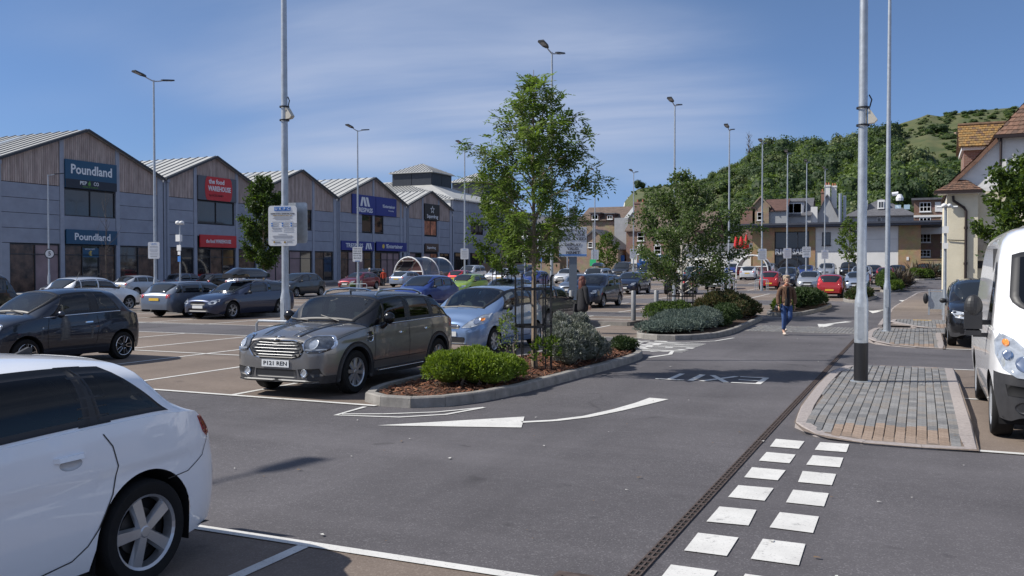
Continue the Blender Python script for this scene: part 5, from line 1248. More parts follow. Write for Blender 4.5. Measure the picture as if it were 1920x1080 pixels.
# generic cars seen further off: opaque dark glass, all the outer parts
def generic(kind, front_kw=None):
    e=empty('parked_car')
    S=dict(
     hatch=dict(L=3.95,W=1.72,H=1.48,wf=.82,wr=3.30,R=.30,nose=.76,cowl=(.98,1.0),roof=(1.75,3.30),deck=(3.84,.98),belt=(.90,.98,.92)),
     small=dict(L=3.43,W=1.63,H=1.465,wf=.68,wr=3.02,R=.285,nose=.80,cowl=(.75,1.02),roof=(1.45,2.95),deck=(3.36,.96),belt=(.90,.97,.90)),
     comp=dict(L=4.3,W=1.79,H=1.46,wf=.88,wr=3.52,R=.315,nose=.78,cowl=(1.1,1.0),roof=(1.95,3.45),deck=(4.12,1.0),belt=(.92,1.0,.96)),
     coupe=dict(L=4.55,W=1.79,H=1.38,wf=.83,wr=3.55,R=.315,nose=.72,cowl=(1.3,.93),roof=(2.1,2.95),deck=(3.85,.98),belt=(.86,.92,.88),tail=[(4.3,.96),(4.47,.90),(4.53,.74),(4.55,.6)]),
     estate=dict(L=4.6,W=1.79,H=1.43,wf=.88,wr=3.55,R=.315,nose=.74,cowl=(1.22,.96),roof=(2.05,4.0),deck=(4.46,.98),belt=(.88,.95,.92)),
     bigestate=dict(L=4.86,W=1.86,H=1.46,wf=.92,wr=3.76,R=.335,nose=.78,cowl=(1.3,1.0),roof=(2.2,4.2),deck=(4.70,.98),belt=(.92,.99,.95)),
     cross=dict(L=4.3,W=1.80,H=1.56,wf=.86,wr=3.48,R=.335,nose=.86,cowl=(1.08,1.08),roof=(1.95,3.55),deck=(4.14,1.05),belt=(.98,1.06,1.0),bot=.23),
     suv=dict(L=4.43,W=1.81,H=1.68,wf=.86,wr=3.47,R=.345,nose=.92,cowl=(1.08,1.14),roof=(1.9,3.85),deck=(4.26,1.08),belt=(1.02,1.08,1.02),bot=.25),
     jeep=dict(L=4.3,W=1.80,H=1.74,wf=.80,wr=3.40,R=.36,nose=1.0,cowl=(1.15,1.16),roof=(1.68,3.98),deck=(4.2,1.1),belt=(1.05,1.07,1.04),bot=.28,tumble=.08,n=7),
     big4=dict(L=4.7,W=1.88,H=1.80,wf=.90,wr=3.70,R=.37,nose=1.0,cowl=(1.15,1.2),roof=(1.9,4.15),deck=(4.55,1.1),belt=(1.08,1.12,1.06),bot=.27,n=6.5),
     mpv=dict(L=4.25,W=1.76,H=1.63,wf=.86,wr=3.55,R=.32,nose=.84,cowl=(.85,1.08),roof=(1.85,3.35),deck=(4.06,1.05),belt=(.96,1.05,1.0)),
     van=dict(L=4.9,W=1.9,H=1.97,wf=.92,wr=3.9,R=.345,nose=1.02,cowl=(.85,1.24),roof=(1.75,4.66),deck=(4.84,1.1),belt=(1.12,1.14,1.1),bot=.24,tumble=.07,n=9,m=3.2),
     pickup=dict(L=5.2,W=1.80,H=1.78,wf=.92,wr=3.95,R=.37,nose=1.02,cowl=(1.3,1.18),roof=(1.95,3.3),deck=(3.72,1.16),belt=(1.06,1.08,1.08),bot=.3,tail=[(4.4,1.13),(5.12,1.13),(5.18,1.0),(5.2,.7)],n=6.5),
     countryman=dict(L=4.30,W=1.82,H=1.55,wf=.85,wr=3.52,R=.34,nose=.98,cowl=(1.12,1.13),roof=(1.72,3.6),deck=(4.2,1.08),belt=(1.02,1.08,1.04),bot=.22,n=6.5),
     citymini=dict(L=3.82,W=1.72,H=1.42,wf=.76,wr=3.25,R=.31,nose=.86,cowl=(1.02,1.0),roof=(1.55,3.25),deck=(3.74,.98),belt=(.92,.97,.94),n=6.5),
    )[kind]
    c=Car(**S); L=c.L; nz=S['nose']; e['kindof']=kind
    c.body(e,[M_METALLIC,M_DARK,M_CLAD],step=.11,clad=(lambda s,x: .36 if kind in('suv','cross','jeep','pickup') else .0))
    c.windscreen(e,M_GLASSD,k=.78,nu=6,nv=8)
    rw0,rw1=c.re+.04,c.ds-.015
    c.windscreen(e,M_GLASSD,rw0,rw1,.84,nu=5,nv=8,name='rear_window',out=Vector((0,1,.5)))
    a=c.cs+(.42 if kind not in('van','jeep') else .3); end=c.re+(.32 if kind not in('coupe','pickup') else .12)
    if kind=='van': cuts=[(a,1.9),(2.02,3.3),(3.42,4.6)]
    elif kind in('pickup',): cuts=[(a,2.45),(2.52,c.re+.1)]
    else:
        mid=(a+end)/2-.12; cuts=[(a,mid-.03),(mid+.04,end-.42),(end-.37,end)] if L>4.2 and kind not in('coupe','countryman') else [(a,mid+.02),(mid+.09,end)]
    for i,(x0,x1) in enumerate(cuts):
        c.side_window(e,M_GLASSD,x0,x1,fa=.34 if i==0 and kind!='jeep' else 0,fb=(-.22 if kind in('hatch','comp','mpv','cross','coupe','estate','bigestate') else -.06) if i==len(cuts)-1 else 0,nu=6,nv=4)
    hwid=c.hw
    for si in(1,):
        c.front_poly('headlight',[(.50*hwid,nz-.17),(.62*hwid,nz-.055),(.86*hwid,nz-.02),(.90*hwid,nz-.1),(.80*hwid,nz-.19),(.6*hwid,nz-.215)],M_LENS,e,mirror=True,h=.08)
    c.front_poly('grille',[(-.42*hwid,nz-.15),(-.36*hwid,nz-.24),(.36*hwid,nz-.24),(.42*hwid,nz-.15),(.3*hwid,nz-.115),(-.3*hwid,nz-.115)],M_DARK,e,h=.12)
    c.front_poly('lower_grille',[(-.55*hwid,.30),(-.48*hwid,.42),(.48*hwid,.42),(.55*hwid,.30)],M_DARK,e,h=.14)
    tz=c.dz
    c.rear_poly('tail_light',[(.66*hwid,tz-.22),(.60*hwid,tz-.08),(.83*hwid,tz-.05),(.86*hwid,tz-.2)] if kind not in('jeep','van','mpv','suv') else [(.72*hwid,tz-.3),(.70*hwid,tz-.0),(.84*hwid,tz-.0),(.88*hwid,tz-.28)],M_TAIL,e,mirror=True,h=.08)
    c.plate(e,.47,True); c.plate(e,tz-.26 if kind not in('small',) else .5,False)
    c.wheels(e,spokes=5 if kind in('suv','coupe','cross','bigestate') else 7,twin=kind not in('small','jeep','van'),kind='steel' if kind in('van',) else 'alloy',rim=.68)
    c.mirrors(e,a+.08)
    if kind in('estate','bigestate','suv','jeep','big4'):
        for si in(1,-1):
            b=MB(); x=hwid*.66; b.tube([(si*x,c.rs-L/2+.15,c.topz(c.rs+.15,x)-.01),(si*x,c.rs-L/2+.3,c.topz(c.rs+.3,x)+.035),(si*x,c.re-L/2-.2,c.topz(c.re-.2,x)+.035),(si*x,c.re-L/2,c.topz(c.re,x)-.01)],.014,6); b.build('roof_rail',M_CHROME if kind!='jeep' else M_DARK,e)
    return e,c
PROTO={}
def hide_far(e): pass
USED=set()
def paint_tree(o,col,metal):
    for ch in o.children:
        ch.color=(*col,1)
        for g in ch.children: g.color=(*col,1)
def place_car(kind,colname,x,y,facing,label,rz=0,group=None,extra=None,z=None):
    if kind not in PROTO: PROTO[kind]=generic(kind)
    e,c=PROTO[kind]
    if kind in USED: o=copy_tree(e)
    else: o=e; USED.add(kind)
    if 'kindof' in o: del o['kindof']
    slope=math.atan((gz(y+2)-gz(y-2))/4)
    o.location=(x,y,gz(y)+.006 if z is None else z); a=(0 if facing=='S' else pi)+rz
    o.rotation_euler=(slope if facing=='S' else -slope,0,a)
    tag(o,label,'car' if kind not in('van','pickup') else kind,group)
    paint_tree(o,COLS[colname],colname in METAL)
    return o
def roof_box(x,y,z,label,col=(.012,.012,.014),L=1.9,W=.8,H=.4):
    b=MB(); vs=[];n=12
    for i in range(n+1):
        t=i/n; y_=-L/2+L*t; w=W/2*(1-.35*max(0,.35-t)/.35)*(.97 if t>.95 else 1); h=H*min(1,.35+2.6*t)*(1 if t<.8 else 1-.5*(t-.8)/.2)
        for k in range(9):
            a=pi*k/8; vs.append((cos(a)*w*(1 if abs(cos(a))<.99 else 1),y_,H*.18+sin(a)**.6*h*.8 if 0<k<8 else H*.12))
        vs.append((w*.92,y_,0)); vs.append((-w*.92,y_,0))
    m=11; fs=[]
    order=[9,0,1,2,3,4,5,6,7,8,10]
    for i in range(n):
        for k in range(m):
            a,b_=order[k],order[(k+1)%m]; fs.append((i*m+a,(i+1)*m+a,(i+1)*m+b_,i*m+b_))
    fs.append([order[k] for k in range(m)]); fs.append([n*m+order[k] for k in range(m)])
    b.add(vs,fs); o=b.build('roof_box',mat('gloss_black_box',col,.12,coat=1),None,(x,y,z),smooth=True)
    return tag(o,label,'roof box')
def circ(x,z,rx,rz=None,n=18): rz=rz or rx; return [(x+rx*cos(2*pi*k/n),z+rz*sin(2*pi*k/n)) for k in range(n)]
def rrect(x0,x1,z0,z1,r,n=4):
    P=[]
    for cx,cz,a0 in((x1-r,z0+r,-pi/2),(x1-r,z1-r,0),(x0+r,z1-r,pi/2),(x0+r,z0+r,pi)):
        for k in range(n+1): a=a0+pi/2*k/n; P.append((cx+r*cos(a),cz+r*sin(a)))
    return P
def set_car(e,x,y,facing,label,col,metal=True,rz=0):
    e.location=(x,y,gz(y)+.006); e.rotation_euler=(0,0,(0 if facing=='S' else pi)+rz); tag(e,label,'car'); paint_tree(e,COLS[col] if isinstance(col,str) else col,metal)
def arch_trim(c,e,mats,wid=.06,off=.012):
    for w in(c.wf,c.wr):
        for si in(1,-1):
            def fn(u,v):
                a=pi*(-.08+1.16*u); r=c.arch-.004+wid*v; s=w-r*cos(a); z=c.R+r*sin(a); z=max(z,.2); return c.P(si*c.X(s,max(z,.24)),s,z)
            c.grid('wheel_arch_trim',fn,22,2,mats,e,off,Vector((si,0,0)),0,.03)
# ---- white hatchback in the left foreground
def hero_white():
    e=empty('parked_car')
    c=Car(L=4.31,W=1.785,H=1.425,wf=.86,wr=3.496,R=.322,nose=.74,cowl=(1.15,.97),roof=(2.0,3.55),deck=(4.0,.985),belt=(.90,1.03,.98),tumble=.2,n=5.2,m=3.0,tail=[(4.10,.90),(4.18,.80),(4.26,.71),(4.31,.60)],tailw=.72,arch=.385,crease=(.70,.79,.012),NL=20,hw=[(0,.60),(.03,.70),(.1,.81),(.24,.915),(.5,.975),(1.05,1),(3.25,1),(3.7,.985),(3.95,.945),(4.12,.88),(4.24,.79),(4.31,.62)])
    # tail curve of the roof: gentle fall then the hatch
    W_=[(1.42,2.32,.36,0),(2.39,3.10,0,-.02),(3.15,3.70,-.05,-.38)]
    holes=[c.sw_hole(a,b,fa,fb,lo=.02,k=.87,m=.05) for a,b,fa,fb in W_]+[c.ws_hole(c.cs+.03,c.rs-.02,.76),c.ws_hole(c.re+.06,c.ds-.02,.86)]
    c.body(e,[M_PAINT,M_DARK,M_CLAD],holes,step=.035)
    for a,b,fa,fb in W_: c.side_window(e,[M_GLASSB,M_DARK],a,b,fa,fb,lo=.02,k=.87,border=1,nu=16,nv=9)
    # black band behind the panes
    for a,b in((2.27,2.44),(3.02,3.24)):
        c.side_window(e,M_DARK,a,b,0,-.04,lo=.012,k=.878,nu=4,nv=6,name='door_pillar')
    c.windscreen(e,[M_GLASS,M_DARK],k=.76,border=1); c.windscreen(e,[M_GLASSB,M_DARK],c.re+.05,c.ds-.02,.86,border=1,name='rear_window',out=Vector((0,1,.5)))
    c.rear_poly('tail_light',[(.56*c.hw,.84),(.56*c.hw,.92),(.80*c.hw,.92),(.84*c.hw,.83)],M_TAIL,e,mirror=True,h=.035); c.side_poly('tail_light_side',[(c.L-.33,.965),(c.L-.20,.955),(c.L-.125,.84),(c.L-.22,.815),(c.L-.27,.85)],M_TAIL,e,off=.007,h=.03,skirt=.01)
    c.seam(e,[(3.17,.98),(3.23,.90),(3.26,.78),(3.22,.62),(3.12,.44),(3.05,.36),(2.95,.30),(2.75,.275),(1.0,.255)],.008)
    c.seam(e,[(2.36,.96),(2.37,.6),(2.33,.28)],.008); c.seam(e,[(1.34,.92),(1.30,.6),(1.32,.27)],.008)
    c.seam(e,[(3.66,.62),(3.85,.63),(4.02,.70),(4.12,.84)],.006,name='bumper_seam')
    c.handles(e,(2.93,2.05),-.135,M_PAINT,.21)
    for s_ in(2.93,2.05): c.side_poly('handle_recess_shade',circ(s_+.01,.85,.075,.035),mat('recess_shade_paint',(.5,.51,.53),.4,coat=1),e,off=.001,h=.04)  # shade of the handle recess put into a greyer paint on a flat patch
    # roof spoiler, shark fin, number plate, bumper insert
    b=MB()
    def sp(u,v): 
        s=c.re+.02+.24*v; x=(2*u-1)*c.hw*.60; return (x,s-c.L/2,c.topz(min(s,c.re+.14),x)+.012-.02*v*v+(-.02*abs(2*u-1)**3))
    vs=[sp(i/10,j/4) for i in range(11) for j in range(5)]+[(p[0],p[1],p[2]-.045) for p in [sp(i/10,j/4) for i in range(11) for j in range(5)]]
    q=55; fs=[(i*5+j,(i+1)*5+j,(i+1)*5+j+1,i*5+j+1) for i in range(10) for j in range(4)]+[(q+i*5+j,q+i*5+j+1,q+(i+1)*5+j+1,q+(i+1)*5+j) for i in range(10) for j in range(4)]+[(i*5+4,(i+1)*5+4,q+(i+1)*5+4,q+i*5+4) for i in range(10)]+[(j,j+1,q+j+1,q+j) for j in range(4)]+[(50+j,q+50+j,q+50+j+1,50+j+1) for j in range(4)]
    b.add(vs,fs); b.build('roof_spoiler',M_PAINT,e,smooth=True)
    b=MB(); y=c.re-c.L/2-.28; z=c.topz(c.re-.28,0); b.prism([(y-.02,z-.005),(y+.11,z-.005),(y+.11,z+.035),(y+.09,z+.038)],'x',-.012,.012); b.build('roof_aerial',M_DARK,e)
    c.plate(e,.80,False); c.plate(e,.5,True)
    c.front_poly('headlight',[(.45*c.hw,.58),(.55*c.hw,.68),(.9*c.hw,.72),(.9*c.hw,.62)],M_LENS,e,mirror=True)
    c.rear_poly('bumper_insert',[(-.6*c.hw,.30),(.6*c.hw,.30),(.5*c.hw,.40),(-.5*c.hw,.40)],M_DARK,e)
    c.wheels(e,spokes=5,twin=False,rim=.715,m=M_ALLOY,sw=1.25); c.mirrors(e,1.5,m=M_PAINT)
    c.interior(e,(2.0,2.9))
    set_car(e,-5.19,2.79,'S','white five door hatchback cut off by the left edge in the near foreground',(.86,.87,.89))
    return e
# ---- grey crossover with black roof and stripes
def hero_stripes():
    e=empty('parked_car')
    c=Car(L=4.30,W=1.80,H=1.545,wf=.85,wr=3.52,R=.338,nose=.93,cowl=(1.22,1.085),roof=(1.80,3.55),deck=(4.20,1.10),belt=(1.0,1.06,1.02),bot=.22,tumble=.17,n=5.5,m=3.0,nosew=.66,arch=.40,zm=.66,crease=(.84,.93,.010),NL=18)
    Wn=[(1.52,2.42,.26,0),(2.49,3.26,0,-.05),(3.33,3.98,-.06,-.28)]
    holes=[c.sw_hole(a,b,fa,fb,lo=.02,k=.85,m=.05) for a,b,fa,fb in Wn]+[c.ws_hole(c.cs+.03,c.rs-.02,.76),c.ws_hole(c.re+.06,c.ds-.02,.86)]
    c.body(e,[M_METALLIC,mat('gloss_black_paint',(.006,.006,.008),.22,spec=.35,coat=.25),M_CLAD],holes,step=.04,roofblack=True,clad=lambda s,x: .345,zsplit=.345)
    for a,b,fa,fb in Wn: c.side_window(e,[M_GLASST,M_DARK],a,b,fa,fb,lo=.02,k=.85,border=1,nu=14,nv=8)
    for a,b in((2.36,2.55),(3.20,3.40)): c.side_window(e,M_DARK,a,b,0,-.05,lo=.012,k=.857,nu=3,nv=6,name='door_pillar')
    c.windscreen(e,[M_GLASS,M_DARK],k=.76,border=1,nu=12,nv=16); c.windscreen(e,[M_GLASST,M_DARK],c.re+.05,c.ds-.02,.86,border=1,name='rear_window',out=Vector((0,1,.5)))
    c.side_poly('belt_trim',[(1.4,1.015),(4.0,1.065),(4.0,1.08),(1.4,1.03)],M_CHROME,e,off=.006,h=.08)
    # grille: dark hexagon, chrome surround, five chrome bars
    hexo=[(-.50,.74),(-.44,.83),(-.3,.86),(.3,.86),(.44,.83),(.50,.74),(.42,.635),(.3,.605),(-.3,.605),(-.42,.635)]
    c.front_poly('grille_surround',[(x*1.06,.735+(z-.735)*1.13) for x,z in hexo],M_CHROME,e,off=.004,h=.06); c.front_poly('grille',hexo,M_DARK,e,off=.012,h=.06)
    for z in(.655,.70,.745,.79,.825): c.front_poly('grille_bar',[(-.45+abs(z-.74)*.9,z-.0065),(.45-abs(z-.74)*.9,z-.0065),(.45-abs(z-.74)*.9,z+.0065),(-.45+abs(z-.74)*.9,z+.0065)],mat('grille_chrome',(.22,.225,.23),.35,metal=.8),e,off=.022,h=.07,skirt=.02)
    hl=rrect(.50,.82,.70,.915,.095)
    c.front_poly('headlight_ring',[(.66+(x-.66)*1.13,.808+(z-.808)*1.15) for x,z in hl],M_CHROME,e,off=.006,h=.04,mirror=True)
    c.front_poly('headlight',hl,M_LENSD,e,off=.014,h=.04,mirror=True); c.front_poly('headlight_lens',circ(.64,.80,.062),M_LENS,e,off=.024,h=.03,mirror=True)
    c.front_poly('daytime_light',[(x,z) for x,z in rrect(.535,.79,.725,.745,.009)],M_LENS,e,off=.02,h=.04,mirror=True)
    c.front_poly('fog_recess',[(.44,.31),(.40,.44),(.74,.46),(.78,.34)],M_DARK,e,off=.006,h=.05,mirror=True)
    c.front_poly('fog_lamp',circ(.52,.385,.062),M_CHROME,e,off=.014,h=.03,mirror=True); c.front_poly('fog_lamp_lens',circ(.52,.385,.046),M_LENS,e,off=.022,h=.03,mirror=True)
    c.front_poly('lower_grille',[(-.37,.31),(-.37,.43),(.37,.43),(.37,.31)],M_DARK,e,off=.006,h=.06)
    c.front_poly('bumper_strip',[(-.72,.245),(.72,.245),(.72,.275),(-.72,.275)],mat('satin_silver',(.07,.072,.075),.5,metal=.2),e,off=.016,h=.06,skirt=.02)
    c.plate(e,.515,True,'P121 REN'); c.plate(e,.75,False)
    # bonnet stripes and emblem lie on the upper surface
    for si in(1,-1):
        for x0,x1 in((.30,.42),(.245,.262)):
            def fn(u,v,x0=x0,x1=x1,si=si):
                s=.14+(c.cs-.17)*u; k=.86+.30*u; x=si*(x0+(x1-x0)*v)*k; return c.P(x,s,c.topz(s,x))
            c.grid('bonnet_stripe',fn,12,2,mat('stripe_vinyl',(.012,.012,.013),.3,coat=.6),e,.003,Vector((0,0,1)),0,.002)
    b=MB(); z=c.topz(.10,0); y=.09-c.L/2; b.ball((0,y,z-.005),(.035,.03,.022),8); b.add([(-.10,y-.01,z+.002),(-.03,y-.01,z+.014),(-.03,y+.02,z+.014),(-.09,y+.02,z+.005),(.10,y-.01,z+.002),(.03,y-.01,z+.014),(.03,y+.02,z+.014),(.09,y+.02,z+.005)],[(0,1,2,3),(4,7,6,5)]); b.build('bonnet_emblem',M_CHROME,e)
    arch_trim(c,e,M_CLAD,.075)
    c.side_poly('side_scuttle',[(1.13,.80),(1.14,.93),(1.26,.95),(1.31,.90),(1.31,.80),(1.25,.77)],M_CHROME,e,off=.005,h=.04); c.side_poly('side_scuttle_mesh',[(1.16,.82),(1.17,.915),(1.255,.93),(1.29,.89),(1.29,.82),(1.24,.795)],M_DARK,e,off=.01,h=.04)
    c.side_poly('scuttle_bar',[(1.16,.855),(1.29,.868),(1.29,.882),(1.16,.869)],M_CHROME,e,off=.014,h=.04)
    c.side_poly('sill_strip',[(1.42,.305),(2.95,.305),(2.93,.33),(1.44,.33)],M_CHROME,e,off=.02,h=.09,skirt=.02)
    c.seam(e,[(1.36,1.0),(1.37,.7),(1.33,.42)],.009); c.seam(e,[(2.45,1.05),(2.46,.7),(2.42,.40)],.009); c.seam(e,[(3.25,1.06),(3.30,.86),(3.18,.64),(3.06,.48)],.009); c.seam(e,[(1.33,.47),(3.0,.47)],.012,name='door_crease')
    c.seam(e,[(.18,.80),(.5,.90),(1.0,.985),(1.3,1.01)],.008,name='bonnet_seam')
    c.handles(e,(2.22,3.08),-.16,M_CHROME,.17)
    for si in(1,-1):
        b=MB(); t,bl,w,bo=c.g(1.62); b.ball((si*(w+.09),1.62-c.L/2,bl+.12),(.105,.075,.095),10); b.tube([(si*(w-.03),1.60-c.L/2,bl-.02),(si*(w+.05),1.62-c.L/2,bl+.04)],[.05,.035],8); b.build('door_mirror',mat('gloss_black_paint'),e,smooth=True)
        b=MB(); x=.56*c.hw*1.02; b.tube([(si*x,s-c.L/2,c.topz(s,x)+h) for s,h in((1.95,-.01),(2.02,.045),(2.2,.066),(2.7,.07),(3.2,.062),(3.42,.04),(3.5,-.01))],.019,8); b.build('roof_rail',M_CHROME,e,smooth=True)
    for x in(-.3,.3):
        b=MB(); y=c.cs-c.L/2; b.tube([(x,y+.0,c.topz(c.cs,x)+.012),(x-.42,y+.10,c.topz(c.cs+.1,min(.7,abs(x-.42)))+.014)],.009,6); b.build('wiper',M_DARK,e)
    c.rear_poly('tail_light',[(.62*c.hw,.80),(.62*c.hw,1.05),(.84*c.hw,1.05),(.86*c.hw,.82)],M_TAIL,e,mirror=True,h=.04)
    c.side_poly('tail_light_side',[(4.0,.86),(4.02,1.02),(4.14,1.0),(4.16,.85)],M_TAIL,e,off=.005,h=.04)
    c.wheels(e,spokes=8,twin=False,rim=.665,m=M_ALLOY); c.interior(e,(2.0,2.85))
    b=MB(); b.tube([(.0,c.rs-c.L/2+.2,c.topz(c.rs+.2,0)),(.0,c.rs-c.L/2+.2,c.topz(c.rs+.2,0)+.04)],.016,6); b.build('roof_aerial',M_DARK,e)
    set_car(e,-8.86,13.10,'S','grey crossover with black roof and black bonnet stripes parked beside the near planter',(.20,.192,.185),rz=.01)
    return e
# ---- light blue small MPV
def hero_blue():
    e=empty('parked_car')
    c=Car(L=3.9,W=1.695,H=1.525,wf=.78,wr=3.28,R=.298,nose=.80,cowl=(.80,1.03),roof=(1.78,3.15),deck=(3.80,1.02),belt=(.93,1.03,.99),tumble=.2,n=5.0,nosew=.58,crease=(.70,.92,.016),NL=18)
    Wn=[(1.24,2.10,.30,0),(2.17,2.95,0,-.03),(3.0,3.42,-.04,-.3)]
    holes=[c.sw_hole(a,b,fa,fb,k=.85,m=.045) for a,b,fa,fb in Wn]+[c.ws_hole(c.cs+.03,c.rs-.02,.76),c.ws_hole(c.re+.06,c.ds-.02,.86)]
    c.body(e,[M_METALLIC,M_DARK,M_CLAD],holes,step=.045)
    for a,b,fa,fb in Wn: c.side_window(e,[M_GLASS,M_DARK],a,b,fa,fb,k=.85,border=1,nu=12,nv=8)
    for a,b in((2.05,2.22),(2.9,3.05)): c.side_window(e,M_DARK,a,b,0,-.03,lo=.012,k=.857,nu=3,nv=6,name='door_pillar')
    c.windscreen(e,[M_GLASS,M_DARK],k=.76,border=1,nu=14,nv=16); c.windscreen(e,[M_GLASST,M_DARK],c.re+.05,c.ds-.02,.86,border=1,name='rear_window',out=Vector((0,1,.5)))
    h=c.hw
    c.front_poly('headlight',[(.42*h,.62),(.60*h,.775),(.80*h,.90),(.935*h,.93),(.955*h,.80),(.90*h,.70),(.66*h,.63)],M_LENS,e,off=.008,h=.04,mirror=True)
    c.front_poly('headlight_reflector',circ(.76*h,.765,.066),M_CHROME,e,off=.016,h=.03,mirror=True); c.front_poly('headlight_indicator',circ(.86*h,.80,.035),M_AMBER,e,off=.014,h=.03,mirror=True)
    c.front_poly('grille',[(-.40*h,.66),(-.36*h,.60),(.36*h,.60),(.40*h,.66),(.3*h,.70),(-.3*h,.70)],M_DARK,e,h=.07); c.front_poly('grille_bar',[(-.38*h,.655),(.38*h,.655),(.38*h,.675),(-.38*h,.675)],M_CHROME,e,off=.015,h=.07)
    c.front_poly('lower_grille',[(-.6*h,.28),(-.52*h,.42),(.52*h,.42),(.6*h,.28)],M_DARK,e,h=.08); c.plate(e,.49,True)
    c.seam(e,[(1.2,.93),(1.18,.6),(1.2,.3)],.008); c.seam(e,[(2.12,1.0),(2.12,.6),(2.08,.3)],.008); c.seam(e,[(2.98,1.02),(2.98,.8),(2.86,.56),(2.78,.34)],.008); c.seam(e,[(1.25,.33),(2.8,.33)],.012,name='door_crease')
    c.handles(e,(1.95,2.78),-.15,M_METALLIC); c.mirrors(e,1.36,.06,(.10,.06,.075),M_DARK)
    c.side_poly('side_repeater',circ(.98,.80,.022),M_AMBER,e,off=.004,h=.03)
    c.rear_poly('tail_light',[(.70*h,.85),(.70*h,1.12),(.82*h,1.12),(.87*h,.86)],M_TAIL,e,mirror=True,h=.05); c.plate(e,.7,False)
    for x in(-.15,.35):
        b=MB(); y=c.cs-c.L/2; b.tube([(x,y+.02,c.topz(c.cs+.02,x)+.012),(x-.5,y+.09,c.topz(c.cs+.09,min(.6,abs(x-.5)))+.012)],.009,6); b.build('wiper',M_DARK,e)
    c.wheels(e,spokes=7,twin=False,rim=.66,m=M_ALLOYD if False else M_ALLOY); c.interior(e,(1.85,2.6))
    b=MB(); b.box((.52,-.1,1.12),(.14,.02,.09)); b.build('window_sticker',mat('yellow_card',(.75,.52,.03),.5),e)
    set_car(e,-9.62,19.72,'S','light blue small hatchback behind the grey striped crossover','ltblue')
    return e
